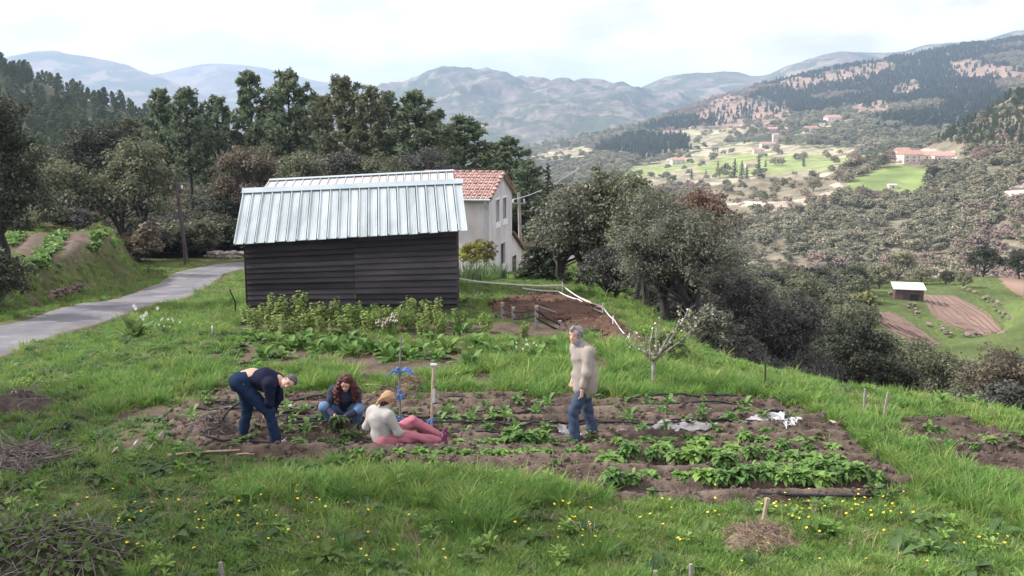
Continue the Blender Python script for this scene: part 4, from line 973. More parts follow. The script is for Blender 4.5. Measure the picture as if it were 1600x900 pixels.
ch = mb.build('channel_tiles', m_tile, roof); ch['kind'] = 'stuff'
for k in range(12):
    o = link('tile', tm, roof); f = -0.2 + k * 0.36
    m4 = Matrix.Identity(4); side = GD
    for i in range(3): m4[i][0], m4[i][1], m4[i][2] = side[i], FD[i], (0, 0, 1)[i]
    o.matrix_basis = Matrix.Translation(hp(GL / 2, f, ZR + 0.06)) @ m4
for sgn in (0, 1):         # verge tiles down the gable
    for k in range(7):
        o = link('tile', tm, roof); t = k / 7
        a_ = hp(-e_ if not sgn else GL + e_, -0.14, ZE - e_ * 0.385 + .05); b_ = hp(GL / 2, -0.14, ZR + .05); y_ = (b_ - a_).normalized()
        x_ = -FD; z_ = x_.cross(y_); 
        if z_.z < 0: z_ = -z_; x_ = -x_
        m4 = Matrix.Identity(4)
        for i in range(3): m4[i][0], m4[i][1], m4[i][2] = x_[i], y_[i], z_[i]
        o.matrix_basis = Matrix.Translation(a_.lerp(b_, t)) @ m4
mb = MB(); mb.tube([front(-e_ - .05, -.15, ZE - .10), front(-e_ - .05, FLN, ZE - .12)], 0.065, 8); mb.build('gutter', m_zinc, house)
mb = MB(); mb.tube([front(-e_ - .05, .12, ZE - .16), front(-e_ + .02, .12, ZE - .32), front(-.07, .12, ZE - .62), front(-.07, .12, ZB + .6)], 0.05, 8); mb.build('downpipe', m_zinc, house)
# lean-to going down the slope
mb = MB(); f0, f1 = 0.05, 2.8
p = [hp(GL + .003, f0, ZB), hp(8.6, f0, ZB), hp(8.6, f1, ZB), hp(GL + .003, f1, ZB), hp(GL + .003, f0, -.98), hp(8.6, f0, -2.22), hp(8.6, f1, -2.22), hp(GL + .003, f1, -.98)]
mb.hexa(p); mb.build('annexe_wall', m_render, house)
mb = MB(); dz = Vector((0, 0, .07)); q = [hp(GL + .01, f0 - .2, -.93), hp(8.9, f0 - .2, -2.31), hp(8.9, f1, -2.31), hp(GL + .01, f1, -.93)]; mb.hexa(q + [v + dz for v in q]); mb.build('annexe_roof', m_tile, house)
mb = MB()
for (u0, u1, z0, z1) in ((5.95, 6.9, -3.7, -2.35),):
    q = [HC + GD * u0 - FD * .03 + FD * f0, HC + GD * u1 - FD * .03 + FD * f0, HC + GD * u1 + FD * (f0 + .02), HC + GD * u0 + FD * (f0 + .02)]
    mb.hexa([v + Vector((0, 0, z0)) for v in q] + [v + Vector((0, 0, z1)) for v in q])
mb.build('annexe_door', m_glass, house)

# ------------------------------------------------------------------ utility poles, wire
m_pole = mat('creosoted_pole', [(0.05,0.042,0.045),(0.10,0.085,0.085)], scale=6, rough=0.9, stretch=(1,1,.2))
def pole(px, top, base, D, m, label, lean=0.0):
    p = P(px, base, D); z0 = g1(p[0], D); zt = P(px, top, D)[2]
    t = tag(empty('utility_pole', (float(p[0]), D, z0)), label, 'utility pole', 'utility poles')
    h = float(zt - z0)
    MB().tube([(0, 0, -.4), (lean * .5, 0, h * .5), (lean, 0, h)], [.15, .125, .10], 8).build('shaft', m, t)
    b = MB(); b.box((lean - .45, -.06, h - .75), (lean + .45, .06, h - .65)); b.build('crossarm', m, t)
    for x in (-.36, .36):
        MB().tube([(lean + x, 0, h - .65), (lean + x, 0, h - .52), (lean + x, 0, h - .42)], [.03, .06, .04], 8).build('insulator', m_white, t)
    return t, Vector((float(p[0]) + lean, D, z0 + h - .45))
_, pl_top = pole(291, 279, 392, 63, m_pole, 'dark leaning utility pole at the road bend beside the cedar', -.42)
_, pr_top = pole(814, 301, 372, 66, m_post, 'pale utility pole standing right of the house', -.15)
w_end = V3(P(905, 262, 62)); mb = MB()
for off in (-.36,):
    a_, c_ = pr_top + Vector((off, 0, 0)), hp(1.5, 3, ZR - .4)
    mb.tube([a_.lerp(w_end, t) - Vector((0, 0, 1.1 * 4 * t * (1 - t) * .25)) for t in np.linspace(0, 1, 10)], 0.022, 5)
    mb.tube([V3(hp(GL, .5, ZE - .3)).lerp(a_, t) - Vector((0, 0, .4 * 4 * t * (1 - t))) for t in np.linspace(0, 1, 8)], 0.022, 5)
tag(mb.build('overhead_wire', m_zinc), 'pale overhead wire running from the house past the pale pole', 'wire')

# ------------------------------------------------------------------ tape fence and grey posts by the earth bank
m_tape = mat('white_tape', [(0.74,0.74,0.78),(0.84,0.84,0.86)], scale=12, rough=0.6)
m_blk = mat('black_plastic', [(0.012,0.012,0.014),(0.03,0.03,0.034)], scale=8, rough=0.5)
def sag(pts, drop, n=8):
    out = []
    for a_, b_ in zip(pts, pts[1:]):
        a_, b_ = V3(a_), V3(b_)
        for t in np.linspace(0, 1, n, endpoint=False): out.append(a_.lerp(b_, t) - Vector((0, 0, drop * (a_ - b_).length * 4 * t * (1 - t))))
    return out + [V3(pts[-1])]
def ribbon(pts, w, m, name, parent):
    mb = MB(); up = Vector((0, 0, w / 2)); sd_ = Vector((0.0, 0.004, 0))
    for a_, b_ in zip(pts, pts[1:]): mb.hexa([a_ - up - sd_, b_ - up - sd_, b_ - up + sd_, a_ - up + sd_, a_ + up - sd_, b_ + up - sd_, b_ + up + sd_, a_ + up + sd_])
    return mb.build(name, m, parent)
tape = tag(empty('tape_fence', V3(P(942, 500, 29.5))), 'white tape fence sagging down past the red earth bank', 'fence')
tinv = -V3(tape.location)
def tp(px, py, D): return V3(P(px, py, D)) + tinv
ribbon(sag([tp(718,435,33.5), tp(790,443,33.2), tp(878,445,32.5), tp(941,478,27.2), tp(960,500,25.2), tp(982,527,22.9)], 0.02), 0.038, m_tape, 'tape', tape)
ribbon(sag([tp(816,450,33), tp(872,455,32), tp(905,468,29.6), tp(940,487,27.2), tp(956,508,25.2), tp(980,530,22.9)], 0.015), 0.032, m_tape, 'tape', tape)
for (px, t_, D, m) in ((878,443,32.5,m_tape),(865,452,32.2,m_blk),(941,476,27.2,m_tape),(957,496,25.2,m_tape),(982,524,22.9,m_tape)):
    a_ = tp(px, t_, D); z0 = g1(*(V3(P(px, t_, D))[:2])) + tinv.z
    MB().tube([(a_.x, a_.y, z0 - .2), (a_.x + .02, a_.y, a_.z + .05)], .014, 6).build('post', m, tape)
wf = tag(empty('post_fence', V3(P(830, 505, 25))), 'low fence of grey posts and black net below the red earth bank', 'fence'); wi = -V3(wf.location); tops = []
for (px, tpy, bpy_, D) in ((785,473,502,28.6),(802,480,505,28.0),(838,478,512,27.2),(875,501,514,26.6)):
    D = pix(px, bpy_)[1]; a_ = V3(P(px, tpy, D)); z0 = g1(a_.x, a_.y)
    MB().box((a_.x + wi.x - .04, a_.y + wi.y - .04, z0 + wi.z - .2), (a_.x + wi.x + .04, a_.y + wi.y + .04, a_.z + wi.z)).build('post', m_post, wf); tops.append(a_ + wi)
for a_, b_ in zip(tops, tops[1:]):
    for dz in (.12, .3): ribbon(sag([a_ - Vector((0, .05, dz)), b_ - Vector((0, .05, dz * .8))], .03, 5), .05, m_blk, 'net_strip', wf)
MB().tube([V3(P(839,478,24.6)) + wi, V3(P(868,488,26.0)) + wi], .025, 6).build('rail', m_post, wf)
# ------------------------------------------------------------------ grass and weeds (stuff)
def blade_mesh(name, n, h, spread, bend, wid, m, seed, up=0.75):
    rs = np.random.RandomState(seed); V, F = [], []
    for i in range(n):
        a, r = rs.rand() * 6.283, spread * rs.rand() ** 0.6; x, y = r * math.cos(a), r * math.sin(a)
        d = a + rs.normal() * 0.7; H = h * (0.45 + 0.75 * rs.rand()); bd = bend * H * (0.4 + rs.rand()); w = wid * (0.7 + 0.6 * rs.rand())
        pa = rs.rand() * 6.283; wx, wy = math.cos(pa) * w / 2, math.sin(pa) * w / 2
        o = len(V)
        for t, ww in ((0, 1.0), (0.5, 0.85), (0.82, 0.5)):
            cx, cy, cz = x + math.cos(d) * bd * t * t, y + math.sin(d) * bd * t * t, H * (t - 0.25 * t * t * bend)
            V += [(cx - wx * ww, cy - wy * ww, cz - (0.03 if t == 0 else 0)), (cx + wx * ww, cy + wy * ww, cz - (0.03 if t == 0 else 0))]
        V.append((x + math.cos(d) * bd, y + math.sin(d) * bd, H * (1 - 0.25 * bend)))
        F += [(o, o + 1, o + 3, o + 2), (o + 2, o + 3, o + 5, o + 4), (o + 4, o + 5, o + 6)]
    mb = MB(); mb.add(V, F); return mb.mesh(name, m)
def rosette(name, n, ln, wid, rise, m, seed, crinkle=0.0, curl=0.35, stalk=0.0):
    """Leafy plant: broad bent leaves round a centre, each a small grid."""
    rs = np.random.RandomState(seed); mb = MB()
    for i in range(n):
        a = i * 2.4 + rs.rand() * 0.5; q = (i + 0.5) / n; L = ln * (0.55 + 0.6 * rs.rand()); W = wid * (0.7 + 0.5 * rs.rand()); el = rise * (0.15 + 1.15 * (1 - q)) + 0.2 * rs.rand()
        d = Vector((math.cos(a), math.sin(a), 0)); sdv = Vector((-d.y, d.x, 0)); V, F = [], []
        p = d * (0.1 * ln * q) + Vector((rs.normal(), rs.normal(), 0)) * 0.12 * ln + Vector((0, 0, stalk * rs.rand()))
        segs = 4; ang = el
        for j in range(segs + 1):
            t = j / segs; w = W / 2 * (0.25 + 1.6 * t - 0.2 * t * t) * (1 - max(0, t - 0.55) ** 1.5 * 2.6) if j < segs else W * 0.10
            cup = 0.25 * w
            for s in (-1, 0, 1):
                V.append(p + sdv * (s * w) + Vector((0, 0, cup * abs(s) + crinkle * rs.normal() * w)))
            p = p + (d * math.cos(ang) + Vector((0, 0, math.sin(ang)))) * (L / segs); ang -= curl * (0.6 + 0.8 * rs.rand())
        for j in range(segs):
            for s in range(2):
                k = j * 3 + s; F.append((k, k + 1, k + 4, k + 3))
        mb.add(V, F)
    return mb.mesh(name, m, True)
def gm(name, c, rand=0.22, trans=0.3): return leaf_mat(name, c, 0.28, rand, trans)
gA, gB, gC, gD = gm('meadow_grass', (0.190, 0.325, 0.075)), gm('lush_grass', (0.165, 0.310, 0.076)), gm('yellow_grass', (0.275, 0.365, 0.10)), gm('dry_grass', (0.30, 0.26, 0.16))
gE = gm('weed_leaves', (0.095, 0.160, 0.048)); gF = gm('dark_weed_leaves', (0.065, 0.120, 0.042))
source('short_grass', [blade_mesh('blades', 46, 0.13, 0.16, 0.7, 0.010, gA, 1), blade_mesh('blades', 46, 0.11, 0.16, 0.8, 0.010, gC, 2), blade_mesh('blades', 42, 0.15, 0.15, 0.7, 0.010, gB, 3),
                       rosette('weeds', 16, 0.10, 0.045, 0.6, gE, 4), blade_mesh('blades', 34, 0.12, 0.16, 1.0, 0.009, gD, 5), rosette('weeds', 14, 0.13, 0.05, 0.8, gF, 6)])
source('tall_grass', [blade_mesh('blades', 60, 0.38, 0.12, 0.55, 0.012, gB, 11), blade_mesh('blades', 60, 0.32, 0.14, 0.8, 0.012, gA, 12), blade_mesh('blades', 48, 0.42, 0.10, 0.7, 0.012, gC, 13), blade_mesh('blades', 22, 0.34, 0.12, 1.2, 0.008, gD, 14)])
LUSH = [[(375,752),(640,748),(930,764),(965,792),(700,790),(375,785)], [(690,570),(860,558),(1000,535),(1060,585),(1280,606),(1330,640),(1230,630),(900,625),(690,618)], [(1270,645),(1400,652),(1480,715),(1610,790),(1610,840),(1440,765),(1330,690)],
        [(130,600),(330,560),(340,600),(150,660)], [(790,570),(870,560),(870,620),(790,620)], [(700,745),(800,745),(810,830),(700,830)], [(460,555),(560,540),(560,600),(480,610)], [(620,585),(700,570),(720,620),(600,625)]]
FOOT = [(float(WL[0]), float(WL[1])), (float(WR[0]), float(WR[1])), (float(WR[0] - fnrm.x * 3.6), float(WR[1] - fnrm.y * 3.6)), (float(WL[0] - fnrm.x * 3.6), float(WL[1] - fnrm.y * 3.6))]
def grass_points(n, y0, y1, xw, seed):
    rs = np.random.RandomState(seed)
    y = np.exp(rs.uniform(math.log(y0), math.log(y1), n)); x = rs.uniform(-1, 1, n) * xw * y
    z = ground(x, y); plot, strip, red, fld, patch = zones(x, y, z)
    px, py = proj(x, y, z)
    n1, n2 = fbm(x * 0.5, y * 0.5, 4, 2), fbm(x * 1.7, y * 1.7, 3, 3)
    bare = np.clip(sstep(0.12, 0.36, n2 * 0.6 + n1 * 0.45) * 0.9 * sstep(9, 12, y), 0, 1)
    keep = (1 - 0.9 * bare) * (1 - 0.985 * plot) * (1 - 0.93 * strip) * (1 - 0.97 * red) * (1 - 0.85 * fld) * (1 - 0.6 * patch)
    keep *= np.abs(segdist(x, y, ROAD)[0]) > 1.42 + 0.35 * fbm(x * 1.5, y * 1.5, 2, 1)
    keep *= (segdist(x, y, EDGE)[0] < 3.5) * ~inpoly(x, y, FOOT) * (y < 62)
    lush = np.zeros(n)
    for q in LUSH: lush = np.maximum(lush, inpoly(px + 12 * n2, py + 5 * n1, q))
    k = rs.rand(n) < keep
    return x[k], y[k], z[k], lush[k], n1[k], n2[k], px[k], py[k]
x, y, z, lush, n1, n2, gpx, gpy = grass_points(70000, 7.5, 62, 0.58, 3)
n = len(x); r = rng.rand(n)
pick = np.select([r < 0.36, r < 0.50 + 0.16 * (n1 > 0.05), r < 0.78, r < 0.90, r < 0.94], [0, 1, 2, 3, 4], 5)
pick = np.where((gpx < 420) & (gpy > 520) & (rng.rand(n) < 0.45), 5, pick)
plat = sstep(1.5, 3, -segdist(x, y, BANK)[0])
sc = (0.65 + 0.75 * rng.rand(n)) * (1 - 0.5 * plat) * (0.72 + 0.6 * n1 + 0.4 * lush) * np.clip(y / 18, 0.8, 1.35) * np.where((y > 22) & (x > -3), 0.7, 1)
scatter('grass', 'short_grass', np.stack([x, y, z - 0.012], 1), sc, idx=pick, label='short green grass and weeds covering the terrace')
r = rng.rand(n); tall = r < 0.015 + 0.36 * lush + 0.06 * sstep(0.1, 0.35, n2)
pick = rng.choice(4, n, p=[0.38, 0.34, 0.2, 0.08])
scatter('grass', 'tall_grass', np.stack([x, y, z - 0.02], 1)[tall], (0.38 + 0.42 * rng.rand(n) + 0.25 * lush)[tall] * np.clip(y[tall] / 20, 0.9, 1.5), idx=pick[tall], label='tall green grass tufts on the terrace')
source('broad_weeds', [rosette('weeds', 16, 0.24, 0.075, 0.9, gE, 131, 0.12, 0.4), rosette('weeds', 12, 0.30, 0.10, 0.7, gF, 132, 0.12, 0.35), rosette('weeds', 26, 0.13, 0.04, 1.1, gA, 133, 0.1, 0.3, 0.16), blade_mesh('stalks', 9, 0.5, 0.08, 0.5, 0.006, gD, 134), blade_mesh('dry', 40, 0.16, 0.22, 1.5, 0.010, gD, 135)])
wsel = (rng.rand(n) < 0.015 + 0.06 * sstep(-.05, .3, fbm(x * 0.8 + 7, y * 0.8, 3, 5))) & (y < 34)
scatter('weeds', 'broad_weeds', np.stack([x, y, z - 0.015], 1)[wsel], (0.55 + 0.65 * rng.rand(n))[wsel], idx=rng.choice(5, n, p=[.28, .2, .22, .1, .2])[wsel], label='broad-leaved weeds and dead stalks among the grass')
# clods and stones on the beds, straw and dead stems
def clod(seed, m, k=1.0):
    rs = np.random.RandomState(seed); import bmesh
    bm = bmesh.new(); bmesh.ops.create_icosphere(bm, subdivisions=1, radius=1)
    for v in bm.verts: v.co = v.co * (0.7 + 0.6 * rs.rand()); v.co.z *= 0.65 * k
    me = bpy.data.meshes.new('clod'); bm.to_mesh(me); bm.free(); me.materials.append(m); return me
m_clod = mat('soil_clod', [(0.07,0.051,0.043),(0.125,0.094,0.08)], scale=9, rough=0.95, rand=0.25)
source('clods', [clod(i, m_clod) for i in range(4)])
cx_, cy_ = rng.uniform(-6.5, 9.5, 16000), rng.uniform(12, 18.3, 16000); cz_ = ground(cx_, cy_); pl_ = zones(cx_, cy_, cz_)[0] > 0
scatter('soil_clods', 'clods', np.stack([cx_, cy_, soil_z(cx_, cy_) - 0.004], 1)[pl_], (0.012 + 0.045 * rng.rand(len(cx_)) ** 3.0)[pl_], tilt=1.0, label='clods and crumbs of soil on the tilled beds')
rx_, ry_ = rng.uniform(-2, 5, 6000), rng.uniform(19, 36, 6000); rz_ = ground(rx_, ry_); rk_ = zones(rx_, ry_, rz_)[2] > 0
m_rclod = mat('red_clod', [(0.085,0.05,0.036),(0.14,0.085,0.064)], scale=9, rough=0.95, rand=0.3); source('red_clods', [clod(20 + i, m_rclod) for i in range(4)])
scatter('soil_clods', 'red_clods', np.stack([rx_, ry_, rz_ + 0.10 + 0.12 * fbm(rx_ * 1.1, ry_ * 1.1, 3, 4)], 1)[rk_], (0.02 + 0.09 * rng.rand(len(rx_)) ** 3)[rk_], tilt=1.0, label='lumps of reddish earth on the dug bank')
source('bed_weeds', [rosette('weeds', 10, 0.11, 0.045, 1.0, gE, 90 + i, 0.1, 0.35) for i in range(3)] + [blade_mesh('blades', 16, 0.12, 0.05, 0.6, 0.010, gB, 95)])
wk_ = pl_ & (rng.rand(len(cx_)) < 0.02 + 0.03 * (cx_ < -1))
scatter('bed_weeds', 'bed_weeds', np.stack([cx_, cy_, soil_z(cx_, cy_) - 0.01], 1)[wk_], (0.6 + 0.9 * rng.rand(len(cx_)))[wk_], label='tiny weeds sprouting all over the beds')
# crop rows on the field above the road
fx, fy = rng.uniform(-30, -17, 5000), rng.uniform(34, 54, 5000); fz = ground(fx, fy); fk = (zones(fx, fy, fz)[3] > 0) & (np.cos((fx * 0.93 + fy * 0.35) * 2 * math.pi / 1.9) > 0.55)
source('crop_plants', [rosette('crop', 14, 0.3, 0.15, 0.9, gm('crop_leaves', (0.13, 0.23, 0.06)), 30 + i) for i in range(2)])
scatter('crop_rows', 'crop_plants', np.stack([fx, fy, fz], 1)[fk], 0.7 + 0.6 * rng.rand(fk.sum()), label='rows of green crops on the field above the road')

# ------------------------------------------------------------------ garden plants, one by one
def on(px, py): 
    q = pix(px, py); return q
def plant(name, me, px, py, size, label, cat, group, dz=0.0, part='leaves', extra=None):
    xq, yq, zq = pix(px, py); z_ = float(max(soil_z(np.array([xq]), np.array([yq]))[0], zq)) if zones(np.array([xq]), np.array([yq]), np.array([zq]))[0][0] else zq
    t = tag(empty(name, (xq, yq, z_ - 0.02 + dz), R.uniform(0, 6.28)), label, cat, group); t.scale = (size,) * 3
    link(part, me, t)
    if extra: link(extra[0], extra[1], t)
    return t
m_let = leaf_mat('lettuce_leaves', (0.17, 0.30, 0.075), 0.25, 0.14, 0.3); m_let2 = leaf_mat('potato_leaves', (0.135, 0.245, 0.070), 0.3, 0.14, 0.3); m_chard = leaf_mat('chard_leaves', (0.12, 0.22, 0.055), 0.3, 0.1, 0.3)
LET = [rosette('leaves', 95, 0.21, 0.085, 0.95, m_let, 50 + i, 0.3, 0.45, 0.05) for i in range(3)] + [rosette('leaves', 100, 0.19, 0.065, 1.05, m_let2, 60 + i, 0.3, 0.5, 0.10) for i in range(3)]
SEED = [rosette('leaves', 14, 0.15, 0.06, 1.15, m_let2, 70 + i, 0.1, 0.35, 0.08) for i in range(3)]
CHARD = [rosette('leaves', 16, 0.42, 0.15, 1.05, m_chard, 80 + i, 0.1, 0.3) for i in range(3)]
BED = {'front row of the big bed': (754, [958,985,1012,1068,1100,1132,1162,1192,1222,1252,1282,1312,1340,1366], 1.0),
       'second row of the big bed': (736, [1130,1172,1196,1232,1262,1296,1322], 0.95),
       'third row of the big bed': (720, [955,985,1018,1050,1082,1112,1144,1176,1206,1240,1272,1306], 0.9),
       'fourth row of the big bed': (705, [985,1038,1094,1150,1188,1222,1262,1300], 0.85),
       'back row of the big bed': (691, [1010,1046,1078,1104,1164,1192,1248], 0.8),
       'row in front of the seated woman': (712, [560,592,622,655,680,706,730,756,782,808,834,860,886,910], 0.75),
       'row beside the walking man': (696, [470,505,540,690,718,744,770,862,896,962,940], 0.68)}
for row, (py, xs, sz) in BED.items():
    for i, px in enumerate(sorted(xs)):
        plant('leafy_vegetable', LET[(i * 5 + py) % 6], px + R.uniform(-3, 3), py + R.uniform(-3, 3), sz * R.uniform(0.8, 1.15), '%s leafy green vegetable from the left in the %s' % (ORD[i], row), 'vegetable', 'leafy vegetables in the beds')
for i, (px, py, sz) in enumerate([(800,690,1.15),(822,693,1.2),(845,690,1.1)]):
    plant('leafy_vegetable', LET[3 + i % 3], px, py, sz, '%s plant of the dense leafy clump left of the walking man' % ORD[i], 'vegetable', 'leafy vegetables in the beds')
SROWS = {'first furrow behind the plants': (676, [452,480,520,700,725,760,800,850,1000,1040,1120,1195]), 'second furrow from the back': (660, [300,330,460,500,690,712,735,770,795,985,1075,1140]),
         'third furrow from the back': (648, [450,475,702,738,766,790,840,980,1030,1100,1165]), 'furrow nearest the grass': (634, [420,760,806,852,1015,1045,1100,1160])}
for row, (py, xs) in SROWS.items():
    for i, px in enumerate(xs):
        plant('seedling', SEED[i % 3], px + R.uniform(-4, 4), py + R.uniform(-2, 2), R.uniform(0.8, 1.35), '%s small seedling from the left in the %s' % (ORD[i], row), 'seedling', 'seedlings along the drip lines')
CH = [(385,530),(402,534),(452,545),(470,540),(492,548),(565,546),(585,550),(598,552),(655,552),(545,535),(790,556),(838,560),(412,560),(430,536),(700,548),(722,520),(520,548),(545,556),(615,545),(640,560),(675,535),(745,540),(765,552),(800,540),(680,562),(480,534),(610,562),(858,545),(730,572),(440,560)]
for i, (px, py) in enumerate(sorted(CH)):
    plant('chard_plant', CHARD[i % 3], px, py, R.uniform(0.75, 1.1), '%s broad-leaved chard plant from the left in the weedy rows behind the beds' % ORD[i], 'chard', 'chard in the weedy rows')
for i, (px, py) in enumerate([(1422,690),(1440,697),(1462,692),(1482,700),(1502,694),(1522,702),(1545,699),(1470,680),(1450,676),(1405,640),(1395,648)]):
    plant('small_vegetable', SEED[i % 3] if i > 6 else LET[i % 6], px, py, 1.1 if i > 6 else 0.55, '%s low green plant in the lower bed beyond the grass bank' % ORD[i], 'vegetable', 'plants in the lower bed')
# fruit canes in front of the shed
m_cane = leaf_mat('cane_leaves', (0.21, 0.285, 0.085), 0.3, 0.12, 0.35)
def cane_meshes(seed, h=0.9):
    rs = np.random.RandomState(seed); b = MB(); C_, N_ = [], []
    for k in range(5):
        a = rs.rand() * 6.28; tip = Vector((math.cos(a) * 0.2, math.sin(a) * 0.2, h * (0.55 + 0.45 * rs.rand()))); base = Vector((math.cos(a), math.sin(a), 0)) * 0.05
        b.tube([base, base.lerp(tip, .5) + Vector((rs.normal() * .03, rs.normal() * .03, 0)), tip], [.008, .006, .003], 5, cap=False)
        m = 95; t = 0.12 + 0.9 * rs.rand(m); d = unit(rs.normal(size=(m, 3)))
        C_.append(np.array(base) + (np.array(tip - base)) * t[:, None] + d * (0.15 * (1.15 - 0.6 * t))[:, None]); N_.append(d * 0.5 + np.array([0, 0, 0.8]) + rs.normal(size=(m, 3)) * .3)
    c, n_ = np.concatenate(C_), np.concatenate(N_); L = 0.085 * (0.6 + 0.8 * rs.rand(len(c)))
    return b.mesh('stem', m_bark, True), leaves_mesh('leaves', leaf_quads(c, n_, L, L * 0.7, rs), m_cane)
CV = [cane_meshes(300 + i) for i in range(4)]
CX = [(388,506,.9),(402,510,1.1),(415,500,1.0),(425,512,1.0),(437,498,1.3),(450,510,1.0),(466,498,1.35),(478,512,1.1),(490,506,1.0),(502,512,.9),(514,500,1.2),(528,512,1.0),(545,508,.8),(553,502,1.2),(566,510,.8),(580,506,1.1),(592,500,.9),(618,500,1.2),(630,508,.8),(640,506,1.0),(652,500,1.2),(664,506,.9),(676,498,1.1),(690,504,.9),(684,510,.8),(602,512,.7),(760,516,.8),(818,530,.7),(718,508,.9),(540,518,.7),(460,522,.7),(660,516,.7)]
CX = [(x_, min(y_ + (0, 9, 3, 14, 6, 18)[i % 6], 528), s_) for i, (x_, y_, s_) in enumerate(CX)]
for i, (px, py, s_) in enumerate(sorted(CX)):
    xq, yq, zq = pix(px, py); t = tag(empty('fruit_cane', (xq, yq, zq), i * 1.3), '%s leafy cane from the left in the row before the plank shed' % ORD[i], 'cane', 'canes before the shed'); t.scale = (s_ * .82, s_ * .82, s_ * 0.66)
    link('stem', CV[i % 4][0], t); link('leaves', CV[i % 4][1], t)
# arum lilies, irises, bush by the house
m_arum = leaf_mat('arum_leaves', (0.14, 0.22, 0.07), 0.2, 0.05); m_petal = mat('white_petal', [(0.70,0.70,0.62),(0.82,0.82,0.76)], scale=9, rough=0.6)
def arum(px, py, s_, label):
    rs = np.random.RandomState(int(px)); xq, yq, zq = pix(px, py); t = tag(empty('arum_plant', (xq, yq, zq)), label, 'plant', 'white-flowered plants'); t.scale = (s_,) * 3
    link('leaves', rosette('leaves', 40, 0.5, 0.12, 1.15, m_arum, int(px), 0.05, 0.25), t)
    for k in range(9):
        a, r_ = rs.rand() * 6.28, 0.1 + 0.4 * rs.rand(); h = 0.35 + 0.3 * rs.rand(); b = MB(); c = Vector((math.cos(a) * r_, math.sin(a) * r_, h)); V_ = []
        for j in range(5):
            w = [0.006, .022, .030, .020, .003][j]; V_ += [c + Vector((-w, 0.02 * (j > 1), .022 * j)), c + Vector((0, .03, .022 * j)), c + Vector((w, 0.02 * (j > 1), .022 * j))]
        b.add(V_, [(j * 3 + s, j * 3 + s + 1, j * 3 + s + 4, j * 3 + s + 3) for j in range(4) for s in range(2)]); b.build('flower', m_petal, t)
arum(212, 528, 1.35, 'clump of broad leaves with white flowers beside the road'); arum(262, 525, 0.7, 'smaller white-flowered clump right of the roadside one')
arum(820, 560, 0.6, 'white-flowered plant in the weedy rows left of the walking man'); 
m_iris = leaf_mat('iris_leaves', (0.15, 0.215, 0.11), 0.2, 0.1)
for i, (px, py) in enumerate([(722,436),(738,438),(754,438),(770,437),(784,436)]):
    xq, yq, zq = pix(px, py); t = tag(empty('iris_clump', (xq, yq, zq)), '%s clump of sword-leaved irises from the left, at the foot of the house' % ORD[i], 'iris', 'irises by the house')
    link('leaves', blade_mesh('leaves', 70, 0.75, 0.32, 0.35, 0.05, m_iris, 400 + i), t)
for (cx, tp_, bt, wd, D, mk, lab) in [(735,378,412,46,46,'yellow','yellow-green bush against the front wall of the house'),(758,372,420,36,47,'pale','thin pale shrub against the downpipe corner of the house'),(1040,520,560,70,21,'green','fresh green bush behind the apple tree'),(1100,560,600,60,24,'oak','small grey-green bush on the brow right of the apple tree'),
        (745,470,500,50,30,'oak_dark','dark bush at the low end of the plank shed'),(1215,585,620,60,21,'oak','low bush on the brow left of the thin post'),(1110,480,540,90,27,'oak_grey','grey bush between apple tree and gully'),(1350,456,505,44,128,'pale','pale willow beside the terrace plots'),(-10,395,480,110,33,'oak_dark','dark bramble thicket under the cut-off oak'),
        (1295,610,650,50,22,'oak_grey','small grey shrub below the brow beyond the posts'),(225,352,376,50,56,'oak_brown','brownish hedge shrub at the far end of the field'),(110,352,375,90,54,'pale','pale hedge shrub behind the field')]:
    loc, H, W, zl = spot(cx, tp_, bt, wd, D)
    if D == 128:
        A_, X_, Y_ = LOFT['terr']; k_ = np.argmin((X_ - cx) ** 2 + (Y_ - bt) ** 2); q_ = A_.reshape(-1, 3)[k_]; loc = tuple(float(v) for v in q_); D = loc[1]; H = 50 * D / FPX; W = wd * D / FPX; zl = H * .1
    if H < .7: loc = (loc[0], loc[1], loc[2] + H - .9); H = .9; zl = .1
    tree_thing('shrub', oak_meshes(H, W, min(zl, H * .3), max(0.05, D * 0.0042), int(cx) + 50, mk, 0.03, 2, cap=4500), loc, lab, 'shrubs', cat='shrub')
